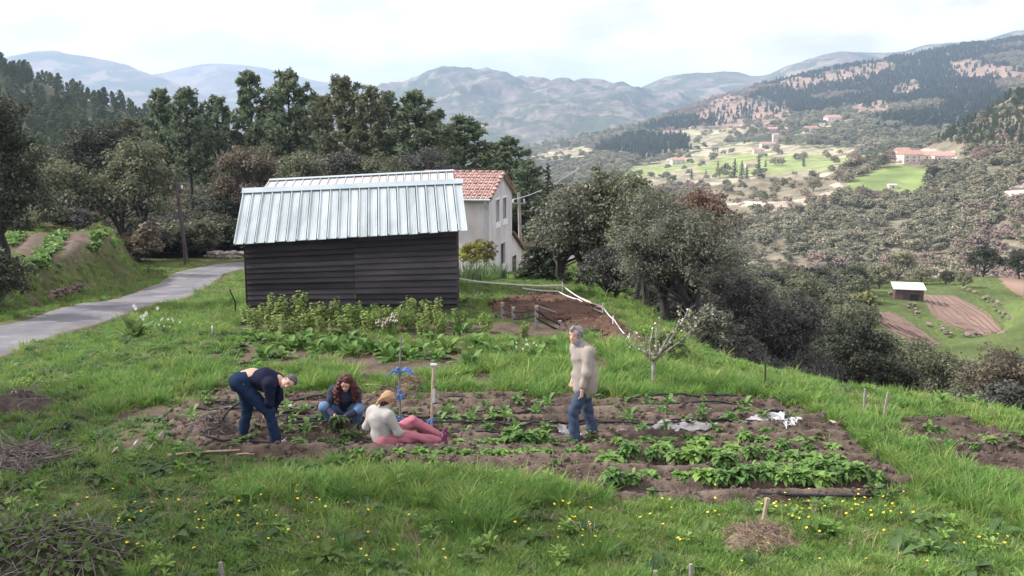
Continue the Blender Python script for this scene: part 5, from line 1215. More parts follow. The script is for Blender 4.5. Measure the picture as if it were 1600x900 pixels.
# little apple tree with blossom, and the small one by the canes
def apple(px, py, D, h_px, branches, label, blossom, lf, name='apple_tree', r0=0.042):
    xq, yq, zq = pix(px, py); t = tag(empty(name, (xq, yq, zq)), label, 'tree', 'young fruit trees'); b = MB(); rs = np.random.RandomState(px)
    k = yq / FPX; f = Vector(((h_px[0] - px) * k, 0, (py - h_px[1]) * k)); b.tube([(0, 0, -.1), f * .5 + Vector((.015, 0, 0)), f], [r0 * 1.1, r0 * .9, r0 * .85], 8)
    C_ = []
    for q in branches:
        pts = [f] + [Vector(((x_ - px) * k, rs.normal() * .12, (py - y_) * k)) for x_, y_ in q]; n_ = len(pts)
        b.tube(pts, [r0 * .62 * (1 - .75 * i / (n_ - 1)) for i in range(n_)], 6)
        for a_, b_ in zip(pts[:-1], pts[1:]):
            for s_ in np.linspace(.2, 1, 7):
                C_.append(a_.lerp(b_, s_))
                if rs.rand() < .35:
                    e_2 = a_.lerp(b_, s_) + Vector((rs.normal() * .1, rs.normal() * .1, abs(rs.normal()) * .12)); b.tube([a_.lerp(b_, s_), e_2], [.007, .003], 4); C_ += [e_2, e_2]
    b.build('trunk', m_barkl, t, True)
    c = np.array([list(v) for v in C_]); i = rs.randint(0, len(c), lf); d = unit(rs.normal(size=(lf, 3)))
    link('crown', leaves_mesh('crown', leaf_quads(c[i] + d * .06 * rs.rand(lf, 1), d + [0, 0, .4], .075, .05, rs), LM['pale']), t)
    i = rs.randint(0, len(c), blossom); d = unit(rs.normal(size=(blossom, 3)))
    link('blossom', leaves_mesh('blossom', leaf_quads(c[i] + d * .07 * rs.rand(blossom, 1), d + [0, -.4, .4], .045, .045, rs), LM['blossom']), t)
apple(1020, 607, 18, (1019, 562), [[(1030,545),(1045,520),(1062,498),(1076,478)], [(1040,548),(1062,528),(1082,510),(1096,492)], [(1010,550),(1004,535),(994,522)], [(1012,552),(1012,530),(1018,508)], [(1025,545),(1026,520),(1030,500)], [(1005,548),(985,540),(978,534)], [(1040,535),(1052,512),(1056,495)]],
      'young apple tree with pale trunk and sparse blossom on the grass', 80, 260, r0=.038)
apple(600, 522, 22, (602, 512), [[(596,506),(590,498)], [(608,506),(614,498),(616,492)], [(602,503),(604,494)]], 'tiny dark-stemmed fruit tree with white blossom before the shed', 160, 120, r0=.03)
# ------------------------------------------------------------------ small things about the garden
def gp(px, py, dz=0.0):
    q = pix(px, py); return Vector((q[0], q[1], q[2] + dz))
def stick(name, pts, r_, m, label, cat, n=7):
    o = empty(name, pts[0]); tag(o, label, cat); b = MB(); b.tube([Vector(p) - Vector(pts[0]) for p in pts], r_, n); b.build('shaft', m, o, False); return o
def single(name, mb, m, label, cat, smooth=False, group=None): return tag(mb.build(name, m, None, smooth), label, cat, group)
for i, (py, x0, x1) in enumerate([(627,420,1180),(637,330,1210),(648,300,1235),(659,300,1240),(670,300,1120),(681,310,900),(692,320,600)]):
    mb = MB(); pts = []
    for px in np.arange(x0, x1, 14):
        q = pix(px, py + .8 * math.sin(px * .012 + i) + R.uniform(-.3, .3)); pts.append((q[0], q[1], float(soil_z(np.array([q[0]]), np.array([q[1]]))[0]) + .034))
    mb.tube(pts, .017, 6); single('drip_hose', mb, m_blk, 'black drip hose lying along the %s furrow, counted from the grass behind' % ORD[i], 'hose', group='drip hoses')
mb = MB(); pts = []
for px in np.arange(925, 1425, 14):
    py = 778 - 3 * math.sin((px - 925) / 90) - (max(0, px - 1330) / 95) ** 2 * 9; q = pix(px, py); pts.append((q[0], q[1], q[2] + .055))
mb.tube(pts, .02, 6); single('irrigation_pipe', mb, m_blk, 'thick black pipe along the front edge of the big bed', 'hose')
c0 = gp(347, 683); mb = MB(); pts = [c0 + Vector((.62 - .62 * math.cos(a) - .05, .05 * math.sin(a * 2), .60 * math.sin(a) + .02)) for a in np.linspace(.0, 1.75, 12)] + [gp(400, 640, .05), gp(480, 644, .05)]
mb.tube(pts, .016, 6); single('hose_loop', mb, m_blk, 'black hose arching up behind the bending man', 'hose', True)
m_film = mat('plastic_film', [(0.36,0.36,0.385),(0.52,0.52,0.545)], scale=6, rough=0.35, spec=0.5); m_film2 = mat('grey_plastic_film', [(0.19,0.18,0.19),(0.31,0.30,0.31)], scale=6, rough=0.4, spec=0.5)
def film(p0, p1, w, m, label, seed):
    rs = np.random.RandomState(seed); n_ = 26; V_, k = [], 5; a_, b_ = gp(*p0), gp(*p1)
    for i in range(n_):
        c = a_.lerp(b_, i / (n_ - 1)); ww = w * (.2 + .65 * vnoise(i * .5, seed, 1)) * min(1, i / 2 + .2, (n_ - 1 - i) / 2 + .2)
        for j in range(k):
            x_, y_ = c.x + rs.normal() * .02, c.y + (j / (k - 1) - .5) * ww; V_.append((x_, y_, float(soil_z(np.array([x_]), np.array([y_]))[0]) + .012 + .022 * abs(rs.normal())))
    F_ = [(i * k + j, i * k + j + 1, (i + 1) * k + j + 1, (i + 1) * k + j) for i in range(n_ - 1) for j in range(k - 1)]
    single('plastic_sheet', MB().add(V_, F_), m, label, 'plastic sheet', True, 'plastic sheets on the beds')
film((1135,662),(1228,655), .22, m_film, 'crumpled white plastic sheet on the bed near the grass bank', 3); film((1225,668),(1252,664), .26, m_film, 'small white plastic scrap right of the crumpled sheet', 4)
film((960,676),(1120,672), .30, m_film2, 'torn grey plastic film across the bed beyond the walking man', 5); film((868,674),(950,678), .28, m_film2, 'grey plastic film at the walking man\'s feet', 6)
film((470,697),(585,699), .2, m_film2, 'grey plastic strip in front of the squatting woman', 7); film((462,646),(440,645), .1, m_film, 'white plastic scrap right of the bending man', 8); film((348,648),(366,646), .1, m_film, 'white plastic scrap behind the bending man', 9); film((1065,668),(1110,665), .2, m_film, 'pale plastic scrap between film and crumpled sheet', 10)
# stake with blue ties, wooden handle with tape
m_blue = mat('blue_rag', [(0.06,0.13,0.36),(0.12,0.22,0.52)], scale=14, rough=0.8); m_stake = mat('grey_stake', [(0.13,0.12,0.13),(0.24,0.22,0.22)], scale=8, rough=0.9, stretch=(1,1,.2)); m_silver = mat('silver_tape', [(0.48,0.48,0.50),(0.62,0.62,0.64)], scale=9, rough=0.4)
a_ = gp(626, 664); k = a_.y / FPX; t = tag(empty('garden_stake', a_), 'tall thin stake with knotted blue ties beside the seated woman', 'stake')
MB().tube([(0, 0, -.1), (-.01, 0, .7), (.03, 0, (664 - 520) * k * 1.02)], [.02, .018, .013], 7).build('shaft', m_stake, t)
def rag(cz, r_, n_, seed, parent, flat=1.0, m=None, cx_=0.0):
    rs = np.random.RandomState(seed)
    for q in range(n_):
        b = MB(); d = unit(rs.normal(size=(1, 3)))[0] * [1, .6, flat]; s_ = Vector((cx_, 0, cz)); e = s_ + V3(d) * r_; mm = s_.lerp(e, .5) + Vector((0, 0, .25 * r_)); b.tube([s_, mm, e], [.016, .02, .008], 5); b.build('tie', m or m_blue, parent)
rag((664 - 578) * k, .26, 9, 1, t, .25); rag((664 - 612) * k, .12, 8, 2, t, 1.2); rag((664 - 657) * k, .13, 6, 3, t); 
a_ = gp(674, 672); k = a_.y / FPX; t = tag(empty('tool_handle', a_), 'upright wooden handle bound with silver tape, planted in the bed', 'handle')
MB().tube([(0, 0, -.1), (.02, 0, .5), (.05, 0, (672 - 565) * k)], .024, 8).build('shaft', m_wood, t); zt = (672 - 565) * k
MB().tube([(.033, 0, zt * .43), (.045, 0, zt * .64)], .028, 8).build('tape_wrap', m_silver, t); MB().tube([(.0, 0, zt + .012), (.10, 0, zt + .012)], [.03, .022], 7).build('cap', m_silver, t)
rag(.14, .12, 7, 5, t, .6, None, .03)
mb = MB(); a_ = gp(624, 668, .05); b_ = gp(664, 667, .05); mb.tube([a_, a_.lerp(b_, .3) + Vector((0, 0, .06)), a_.lerp(b_, .65) + Vector((0, 0, .05)), b_ + Vector((0, 0, -.01))], [.03, .055, .05, .06], 8)
single('log', mb, mat('orange_wood', [(0.30,0.16,0.07),(0.50,0.30,0.13)], scale=9, rough=0.8, bump=.005), 'short curved orange-brown log behind the seated woman\'s legs', 'log', True)
for i, (px, tp_, bt, r_, m, lab) in enumerate([(1350,606,652,.022,m_post,'pale post on the grass bank, left one of the pair by the lower bed'),(1379,612,660,.022,m_post,'pale post on the grass bank, right one of the pair by the lower bed'),(1195,548,606,.018,m_bark,'thin dark post on the brow before the gully oaks'),(1310,622,632,.03,m_post,'short stub on the brow left of the pair of posts'),
        (1382,665,697,.010,m_bark,'thin rusty rod in the grass bank below the pair of posts'),(1370,700,732,.009,m_bark,'thin rusty rod at the right end of the bed'),(367,452,492,.022,m_blk,'leaning black rod beside the low end of the plank shed'),(347,876,906,.028,m_post,'grey stake end poking up at the bottom edge, under the bed\'s left half'),(1080,879,908,.024,m_post,'grey stake poking up from the foreground grass'),(1025,890,908,.028,m_post,'stubby stake head at the bottom edge beside the grey stake')]):
    a_ = gp(px, bt); k = a_.y / FPX; ln_ = .06 if px in (1379, 367) else -.01; stick('garden_post', [a_ - Vector((0, 0, .08)), a_ + Vector((ln_ * .5, 0, (bt - tp_) * k * .5)), a_ + Vector((ln_ if px != 367 else -.12, 0, (bt - tp_) * k * 1.03))], [r_, r_, r_ * .85], m, lab, 'post')
for (p0, p1, r_, m, lab) in [((262,716),(375,708),.018,m_wood,'long pale stick lying in the grass before the bed'),((370,714),(398,714),.012,m_wood,'short pale stick beside the long one'),((232,708),(255,678),.014,m_post,'grey stick lying aslant left of the bed'),((176,712),(188,702),.018,m_wood,'short whitish stick in the dark grass'),((20,618),(52,627),.035,m_wood,'pale log end on the dark soil heap'),
        ((440,697),(452,684),.010,m_post,'thin tool handle lying by the bending man\'s foot'),((210,700),(216,692),.015,m_film,'white chip lying left of the bed'),((332,528),(334,514),.025,m_film,'white shard sticking up in the grass left of the canes'),((1296,664),(1312,670),.030,m_wood,'split log piece at the end of the bed'),((902,468),(942,486),.05,mat('cut_timber',[(0.26,0.13,0.07),(0.38,0.22,0.13)],scale=6,rough=.8),'reddish cut log lying under the oaks behind the tape'),((572,604),(604,607),.012,m_post,'dead stick lying by the straw heap')]:
    a_, b_ = gp(*p0, r_ + .03), gp(*p1, r_ + .03)
    if p0[0] == 332: b_ = a_ + Vector((.01, 0, .24))
    mb = MB(); mb.tube([a_, a_.lerp(b_, .5) + Vector((0, 0, .012)), b_], [r_, r_ * .95, r_ * .8], 7); single('stick', mb, m, lab, 'stick', True)
m_straw = mat('straw', [(0.15,0.105,0.078),(0.28,0.215,0.155)], scale=14, rough=.95); m_twig = mat('dead_twigs', [(0.10,0.085,0.08),(0.22,0.19,0.175)], scale=9, rough=.95, island=.4)
def mound(px, py, w, h, m, name, label, cat, fibres, fm, seed, fr=.004, fl=.25):
    rs = np.random.RandomState(seed); a_ = gp(px, py); t = tag(empty(name, a_), label, cat); nr, ns = 9, 26; V_, F_ = [(0, 0, h)], []
    for i in range(1, nr + 1):
        for j in range(ns):
            an = 2 * math.pi * j / ns; q = i / nr; rr_ = w / 2 * q * (1 + .18 * math.sin(an * 3 + seed)); V_.append((rr_ * math.cos(an), rr_ * math.sin(an) * .8, h * (1 - q * q) * (1 + .35 * rs.normal() * .5) - .03 * (i == nr)))
    F_ = [(0, 1 + j, 1 + (j + 1) % ns) for j in range(ns)] + [(1 + (i - 1) * ns + j, 1 + i * ns + j, 1 + i * ns + (j + 1) % ns, 1 + (i - 1) * ns + (j + 1) % ns) for i in range(1, nr) for j in range(ns)]
    MB().add(V_, F_).build('heap_core', m, t, True); mb = MB()
    for q in range(fibres):
        an, r_ = rs.rand() * 6.28, w / 2 * rs.rand() ** .6; s_ = Vector((r_ * math.cos(an), r_ * math.sin(an) * .8, h * (1 - (2 * r_ / w) ** 2) + .01 + .05 * rs.rand())); d = Vector((rs.normal(), rs.normal(), rs.normal() * .35)).normalized() * fl * (.4 + rs.rand()); mb.tube([s_ - d * .5, s_ + Vector((0, 0, .03)), s_ + d * .5], [fr, fr, fr * .5], 4, cap=False)
    o = mb.build('stems', fm, t); o['kind'] = 'stuff'; return t
mound(640, 603, .55, .12, m_straw, 'straw_heap', 'small heap of brown straw left of the blue-tied stake', 'heap', 150, m_straw, 1)
mound(331, 680, .75, .30, m_clod, 'weed_heap', 'heap of pulled weeds and roots behind the bending man', 'heap', 260, m_twig, 2, .005)
mound(1186, 848, .95, .15, m_straw, 'straw_mound', 'straw-covered mound with a wooden peg in the foreground grass', 'heap', 260, m_straw, 3)
a_ = gp(1192, 826, .12); stick('wooden_peg', [a_, a_ + Vector((.02, 0, .14)), a_ + Vector((.04, 0, .27))], [.024, .024, .026], m_wood, 'wooden peg stuck in the straw-covered mound', 'peg')
mound(30, 640, 1.5, .26, mat('dark_soil', [(0.045,0.035,0.032),(0.085,0.066,0.058)], scale=7, rough=.95, bump=.02), 'soil_heap', 'dark heap of dug soil at the left edge', 'heap', 40, m_twig, 4, .005, .4)
mound(30, 722, 1.3, .10, m_clod, 'twig_pile', 'pile of grey dead twigs at the left edge below the soil heap', 'heap', 260, m_twig, 5, .007, .7)
mound(60, 890, 2.0, .42, mat('bramble_core', [(0.03,0.035,0.02),(0.06,0.06,0.035)], scale=8, rough=.95), 'bramble_heap', 'dark tangle of brambles and dead stems in the near corner', 'heap', 300, m_twig, 6, .006, .7)
rs = np.random.RandomState(9); bh = gp(60, 890); nn = 900; an, r_ = rs.rand(nn) * 6.28, 1.1 * rs.rand(nn) ** .6
c = np.stack([r_ * np.cos(an), r_ * .8 * np.sin(an), .45 * (1 - (r_ / 1.15) ** 2) + .1 * rs.rand(nn)], 1); o = link('leaves', leaves_mesh('leaves', leaf_quads(c, rs.normal(size=(nn, 3)) + [0, -.5, 1.4], .09 + .05 * rs.rand(nn), .06, rs), LM['green']), bpy.data.objects['bramble_heap'])
# dead weed stalk and stones by the road
a_ = gp(207, 372); t = tag(empty('dead_weed', a_), 'dry pale weed stalk standing on top of the bank', 'weed'); b = MB(); k = a_.y / FPX
for e in ((-.12, 28), (.1, 34), (.3, 26), (-.3, 20), (.0, 38)): b.tube([(0, 0, 0), (e[0] * .5, 0, e[1] * k * .6), (e[0] * 1.4, 0, e[1] * k)], [.03, .022, .012], 5)
b.build('stalks', m_wood, t)
def stone_mesh(seed):
    me = clod(seed, m_stone, 1.2); return me
ST = [stone_mesh(500 + i) for i in range(5)]
def stone_row(name, label, p0, p1, n_, size, rows=2, ST=ST):
    a_, b_ = gp(*p0), gp(*p1); t = tag(empty(name, a_), label, 'stone wall', 'dry stone walls', 'thing')
    for r_ in range(rows):
        for i in range(n_ - r_):
            s_ = size * R.uniform(.7, 1.25); p = a_.lerp(b_, (i + .5 * r_ + R.uniform(-.2, .2)) / max(n_ - 1, 1)) - a_
            o = link('stone', ST[R.randint(0, 4)], t, p + Vector((0, R.uniform(-.05, .05), size * (.35 + .85 * r_)))); o.scale = (s_, s_ * .8, s_ * .75); o.rotation_euler = (R.uniform(-.3, .3), R.uniform(-.3, .3), R.uniform(0, 6))
stone_row('stone_wall', 'low dry stone wall at the far side of the road bend, left of the shed', (322,402), (392,404), 13, .28, 2)
stone_row('stone_wall', 'short pile of whitish stones beside the dark utility pole', (250,397), (280,396), 6, .34, 2)
stone_row('stone_wall', 'brown rocks bared in the bank above the road', (78,468), (128,455), 8, .2, 2, [clod(560 + i, mat('brown_rock', [(0.10,0.075,0.062),(0.19,0.15,0.13)], scale=3, rough=.95), 1.2) for i in range(5)])
# buttercups
m_butter = mat('buttercup', [(0.72,0.50,0.02),(0.82,0.62,0.05)], scale=20, rough=.6); mb = MB()
for q in range(7):
    a = q * .898; d, w = Vector((math.cos(a), math.sin(a), 0)), Vector((-math.sin(a), math.cos(a), 0)); mb.add([Vector((0, 0, 0)), d * .6 + w * .4 + Vector((0, 0, .35)), d * 1.1 + Vector((0, 0, .55)), d * .6 - w * .4 + Vector((0, 0, .35))], [(0, 1, 2, 3)])
mb.tube([(0, 0, -7.5), (0, 0, 0)], .09, 4, 1); fm_ = mb.mesh('buttercup', [m_butter, gE])
FL = [(345,820,50,10),(300,850,45,10),(440,780,50,8),(480,800,40,6),(520,850,60,8),(600,880,70,8),(700,860,90,9),(860,840,60,10),(900,820,45,8),(1060,815,50,10),(940,850,50,6),(1235,805,26,16),(1345,805,30,20),(1390,820,30,8),(1290,830,60,10),(1400,860,70,8),(1540,860,40,5),(100,800,40,7),(230,860,50,8),(1100,870,60,5),(200,805,25,8),(760,800,60,7)]
for (px, py, sp, n_) in FL:
    for q in range(n_):
        x_, y_ = px + R.gauss(0, sp), min(py + R.gauss(0, sp * .4), 896)
        p = gp(x_, max(y_, 772), .13 + .06 * R.random()); o = tag(link('buttercup', fm_, None, p), 'tiny yellow buttercup flower in the foreground grass', 'flower', 'yellow buttercups in the foreground grass'); s_ = R.uniform(.013, .021); o.scale = (s_,) * 3; o.rotation_euler = (R.uniform(-.3, .6), R.uniform(-.3, .3), R.uniform(0, 6))
# ------------------------------------------------------------------ people: smooth distance fields meshed with surface nets
def A3(*p): return np.array(p, float)
def cone(a, b, ra, rb, k=0.03, sq=None): return ('c', np.asarray(a, float), np.asarray(b, float), ra, rb, k, sq)
def ell(c, r, k=0.02): return ('e', np.asarray(c, float), np.asarray(r, float), 0, 0, k, None)
def nets(prims, h, wr=0.0, fr=22.0, seed=0):
    """Smooth union of tapered capsules and ellipsoids, turned into one closed mesh. wr: depth of cloth folds."""
    lo, hi = np.full(3, 1e9), np.full(3, -1e9)
    for t, a, b, ra, rb, k, sq in prims:
        m = (max(ra, rb) * (1.5 if sq else 1) if t == 'c' else 0) + k + 2 * h
        e = [a, b] if t == 'c' else [a - b, a + b]
        lo, hi = np.minimum(lo, np.minimum(*e) - m), np.maximum(hi, np.maximum(*e) + m)
    n = np.ceil((hi - lo) / h).astype(int) + 1
    F = np.full(n, 1.0, np.float32); ax = [lo[i] + h * np.arange(n[i]) for i in range(3)]
    for t, a, b, ra, rb, k, sq in prims:
        m = (max(ra, rb) * (1.5 if sq else 1) if t == 'c' else 0) + 2 * k + 3 * h
        e = [a, b] if t == 'c' else [a - b, a + b]
        i0 = np.maximum(((np.minimum(*e) - m - lo) / h).astype(int), 0); i1 = np.minimum(((np.maximum(*e) + m - lo) / h).astype(int) + 2, n)
        sl = tuple(slice(p, q) for p, q in zip(i0, i1))
        X, Y, Z = np.meshgrid(*[ax[i][i0[i]:i1[i]] for i in range(3)], indexing='ij'); Q = np.stack([X, Y, Z], -1)
        if t == 'c':
            d = b - a; u = Q - a
            if sq:                                   # flattened across the direction sq[0] by the factor sq[1]
                nv = unit(np.array(sq[0], float)); u = u + nv * ((u @ nv) * (1 / sq[1] - 1))[..., None]; d = d + nv * (d @ nv) * (1 / sq[1] - 1)
            tt = np.clip((u @ d) / max(d @ d, 1e-9), 0, 1); D = np.linalg.norm(u - tt[..., None] * d, axis=-1) - (ra + (rb - ra) * tt)
        else:
            q = (Q - a) / b; kk = np.linalg.norm(q, axis=-1); D = (kk - 1) * b.min()
        S = F[sl]; hh = np.clip(0.5 + 0.5 * (S - D) / k, 0, 1); F[sl] = S * (1 - hh) + D * hh - k * hh * (1 - hh)
    if wr:
        X, Y, Z = np.meshgrid(*ax, indexing='ij', sparse=True)
        F = F + wr * (np.sin(X * fr + 2.1 * np.sin(Z * fr * .7 + seed) + seed) * np.sin(Z * fr * 1.2 + 1.7 * np.sin(Y * fr * .8)) + .6 * np.sin(Z * fr * 1.9 + X * fr * 1.3 + 2 * seed)).astype(np.float32)
    s = F < 0
    c = [s[i:n[0] - 1 + i, j:n[1] - 1 + j, k:n[2] - 1 + k] for i in (0, 1) for j in (0, 1) for k in (0, 1)]
    cnt = sum(q.astype(np.int8) for q in c); act = (cnt > 0) & (cnt < 8)
    idx = np.full(act.shape, -1, np.int64); idx[act] = np.arange(act.sum()); ci = np.argwhere(act)
    P_, W_ = np.zeros((len(ci), 3)), np.zeros(len(ci))
    cor = [(i, j, k) for i in (0, 1) for j in (0, 1) for k in (0, 1)]; val = [F[ci[:, 0] + i, ci[:, 1] + j, ci[:, 2] + k] for i, j, k in cor]
    for p in range(8):
        for q in range(p + 1, 8):
            if sum(abs(x_ - y_) for x_, y_ in zip(cor[p], cor[q])) != 1: continue
            m = (val[p] < 0) != (val[q] < 0); t = np.where(m, val[p] / np.where(m, val[p] - val[q], 1), 0)
            P_ += m[:, None] * (np.array(cor[p]) + t[:, None] * (np.array(cor[q]) - np.array(cor[p]))); W_ += m
    V = lo + h * (ci + P_ / W_[:, None]); faces = []
    for axis in range(3):
        o1, o2 = [q for q in range(3) if q != axis]
        a_ = np.take(s, range(0, n[axis] - 1), axis); b_ = np.take(s, range(1, n[axis]), axis); e = np.argwhere(a_ != b_)
        e = e[(e[:, o1] > 0) & (e[:, o2] > 0) & (e[:, o1] < n[o1] - 1) & (e[:, o2] < n[o2] - 1)]
        if not len(e): continue
        g = []
        for d1, d2 in ((-1, -1), (0, -1), (0, 0), (-1, 0)):
            q = e.copy(); q[:, o1] += d1; q[:, o2] += d2; g.append(idx[q[:, 0], q[:, 1], q[:, 2]])
        f = np.stack(g, 1); flip = a_[e[:, 0], e[:, 1], e[:, 2]] ^ (axis == 1); f[~flip] = f[~flip][:, ::-1]; faces.append(f)
    return V, np.concatenate(faces)
def hand(w, d, nrm_, k=1.0, curl=0.6, side=1):
    """Palm, four fingers of unequal length bent at the knuckle, and a thumb leaving the palm's side. w wrist, d direction, nrm_ palm normal."""
    d, nn = unit(A3(*d)), unit(A3(*nrm_)); sv = np.cross(d, nn) * side; w = A3(*w); o = []
    kn = w + d * .085 * k
    o.append(cone(w, w + d * .03 * k, .027 * k, .030 * k, .02, (nn, .6))); o.append(cone(w + d * .03 * k, kn, .036 * k, .040 * k, .015, (nn, .5)))
    for i, ln in enumerate((.068, .078, .072, .055)):
        r = kn + sv * (i - 1.5) * .020 * k; m1 = r + (d * math.cos(curl * .6) + nn * math.sin(curl * .6)) * ln * .5 * k; m2 = m1 + (d * math.cos(curl * 1.7) + nn * math.sin(curl * 1.7)) * ln * .55 * k
        o += [cone(r, m1, .0092 * k, .0086 * k, .004), cone(m1, m2, .0086 * k, .0074 * k, .004)]
    tb = w + d * .03 * k - sv * .030 * k; t1 = tb + (d * .6 - sv * .7 + nn * .35) * .042 * k
    o += [cone(tb, t1, .013 * k, .011 * k, .008), cone(t1, t1 + (d * .85 - sv * .1 + nn * .4) * .034 * k, .0105 * k, .0085 * k, .004)]
    return o
def head(c, fwd, up=(0, 0, 1), k=1.0):
    f, u = unit(A3(*fwd)), unit(A3(*up)); f = unit(f - u * (f @ u)); s_ = np.cross(f, u); c = A3(*c)
    o = [ell(c + u * .03 * k, (.080 * k, .080 * k, .095 * k), .02), cone(c + f * .022 * k + u * .045 * k, c + f * .035 * k - u * .03 * k, .073 * k, .058 * k, .03), cone(c + f * .045 * k - u * .05 * k, c + f * .060 * k - u * .085 * k, .050 * k, .030 * k, .03),
         cone(c - f * .03 * k + u * .03 * k, c - f * .045 * k + u * .02 * k, .078 * k, .070 * k, .03), cone(c + f * .088 * k + u * .015 * k, c + f * .108 * k - u * .022 * k, .010 * k, .015 * k, .012),
         cone(c + f * .082 * k - u * .052 * k - s_ * .016 * k, c + f * .082 * k - u * .052 * k + s_ * .016 * k, .009 * k, .009 * k, .008)]
    for q in (-1, 1):
        o.append(cone(c + s_ * q * .078 * k + u * .012 * k, c + s_ * q * .083 * k - u * .022 * k, .016 * k, .011 * k, .006, (s_, .5))); o.append(cone(c + f * .072 * k + u * .03 * k + s_ * q * .045 * k, c + f * .082 * k + u * .035 * k + s_ * q * .015 * k, .014 * k, .012 * k, .01))
    return o
def face_parts(t, c, fwd, up, k, brow):
    f, u = unit(A3(*fwd)), unit(A3(*up)); f = unit(f - u * (f @ u)); s_ = np.cross(f, u); c = A3(*c)
    for q in (-1, 1):
        V, F = nets([ell(c + f * .080 * k + u * .012 * k + s_ * q * .032 * k, (.011, .011, .009), .005)], .003); link('eye', np_mesh('eye', V, F, m_eye, True), t)
        V, F = nets([cone(c + f * .086 * k + u * .034 * k + s_ * q * .048 * k, c + f * .094 * k + u * .036 * k + s_ * q * .016 * k, .0055, .006, .003)], .003); link('eyebrow', np_mesh('eyebrow', V, F, brow, True), t)
    V, F = nets([cone(c + f * .089 * k - u * .053 * k - s_ * .020 * k, c + f * .089 * k - u * .053 * k + s_ * .020 * k, .0045, .0045, .003)], .0025); link('mouth', np_mesh('mouth', V, F, m_lip, True), t)
m_skin = mat('skin', [(0.50,0.29,0.22),(0.58,0.36,0.28)], scale=6, rough=0.5, spec=0.4); m_eye = mat('eye_dark', [(0.03,0.025,0.022),(0.05,0.04,0.035)], scale=5, rough=0.3); m_lip = mat('lips', [(0.32,0.13,0.11),(0.38,0.17,0.14)], scale=5, rough=0.5)
def cloth(name, c, sc=14, bump=.003): c = np.array(c); return mat(name, [tuple(c * .93), tuple(c), tuple(c * 1.06)], scale=sc, rough=.9, bump=bump, bscale=70, spec=.15)
m_fleece, m_collar, m_denim, m_denim2 = cloth('beige_fleece', (0.30,0.262,0.238), 40), cloth('grey_collar', (0.22,0.24,0.28)), cloth('blue_denim', (0.046,0.066,0.115)), cloth('washed_denim', (0.12,0.20,0.34))
m_navy, m_greyj, m_pink, m_shoe, m_purple = cloth('navy_jersey', (0.012,0.014,0.036)), cloth('pale_grey_jacket', (0.34,0.325,0.315), 40), cloth('pink_trousers', (0.37,0.135,0.17)), cloth('dark_shoe', (0.03,0.03,0.05)), cloth('purple_shoe', (0.16,0.035,0.11))
m_dkden, m_slate, m_scarf = cloth('dark_denim', (0.012,0.026,0.062)), cloth('slate_cardigan', (0.035,0.038,0.066)), cloth('tan_scarf', (0.38,0.23,0.135)); m_ghair = mat('grey_hair', [(0.13,0.13,0.14),(0.26,0.26,0.27)], scale=30, rough=.7, stretch=(1,1,.3)); m_rhair = mat('auburn_hair', [(0.025,0.007,0.007),(0.085,0.020,0.016)], scale=22, rough=.55, bump=.01, bscale=60); m_bhair = mat('short_dark_hair', [(0.05,0.045,0.045),(0.12,0.11,0.105)], scale=30, rough=.7)
m_belt = cloth('belt_leather', (0.03,0.02,0.018)); m_patch = cloth('leather_patch', (0.45,0.27,0.15))
def part(t, name, prims, m, h=.009, wr=0.0, fr=22, seed=0):
    V, F = nets(prims, h, wr, fr, seed); return link(name, np_mesh(name, V, F, m, True), t)
def person(px, py, label, sink=0.02):
    q = pix(px, py); t = tag(empty('person', (q[0], q[1], q[2] - sink)), label, 'person'); return t
def fat(prims, d): return [(t, a, b if t == 'c' else b + d, ra + d, rb + d, k, sq) for t, a, b, ra, rb, k, sq in prims]
def shoe(a, d, L=.27, r=.045):
    a, d = A3(*a), unit(A3(*d)); u = A3(0, 0, 1); return [cone(a - d * L * .25 + u * .01, a + d * L * .2, r, r * .95, .03), cone(a + d * L * .2, a + d * L * .62 - u * .012, r * .95, r * .72, .03)]

# --- the man standing, turned to look towards the camera
t = person(910, 688, 'grey-haired man in beige fleece and jeans standing in the garden, looking back')
t.scale = (1.04, 1.04, 1.04); F_ = unit(A3(-.86, -.5, 0)); S_ = A3(-F_[1], F_[0], 0)             # S_: his left, towards the camera side
S_ = unit(np.cross(A3(0, 0, 1), F_)); hipC, chest, nk = A3(.03, 0, .96), A3(-.015, 0, 1.33), A3(-.07, -.01, 1.48)
hc = A3(-.125, -.03, 1.635); lf = unit(A3(-.55, -.83, -.05))
hipL, hipR = hipC + S_ * .09, hipC - S_ * .09; kL, kR = A3(-.15, -.10, .50), A3(.075, .10, .50); aL, aR = A3(-.115, -.12, .09), A3(.185, .11, .09)
shL, shR = chest + S_ * .17 + A3(0, 0, .075), chest - S_ * .17 + A3(0, 0, .075); eL, wL = A3(.03, -.27, 1.13), A3(-.03, -.29, .88); eR, wR = A3(-.06, .22, 1.13), A3(-.13, .15, .95)
torso = [cone(hipC, hipC + A3(0, 0, .12), .135, .130, .05, (F_, .75)), cone(hipC + A3(0, 0, .1), chest, .135, .155, .06, (F_, .72)), cone(chest, chest + A3(-.01, 0, .10), .155, .11, .06, (F_, .75)), cone(shL, shR, .072, .072, .06)]
legs = [cone(hipL, kL, .088, .062, .05), cone(kL, aL, .060, .042, .04), cone(hipR, kR, .088, .062, .05), cone(kR, aR, .060, .042, .04), cone(hipL, hipR, .10, .10, .05, (F_, .9))]
arms = [cone(shL, eL, .055, .043, .04), cone(eL, wL, .042, .028, .03), cone(shR, eR, .055, .043, .04), cone(eR, wR, .042, .028, .03)]
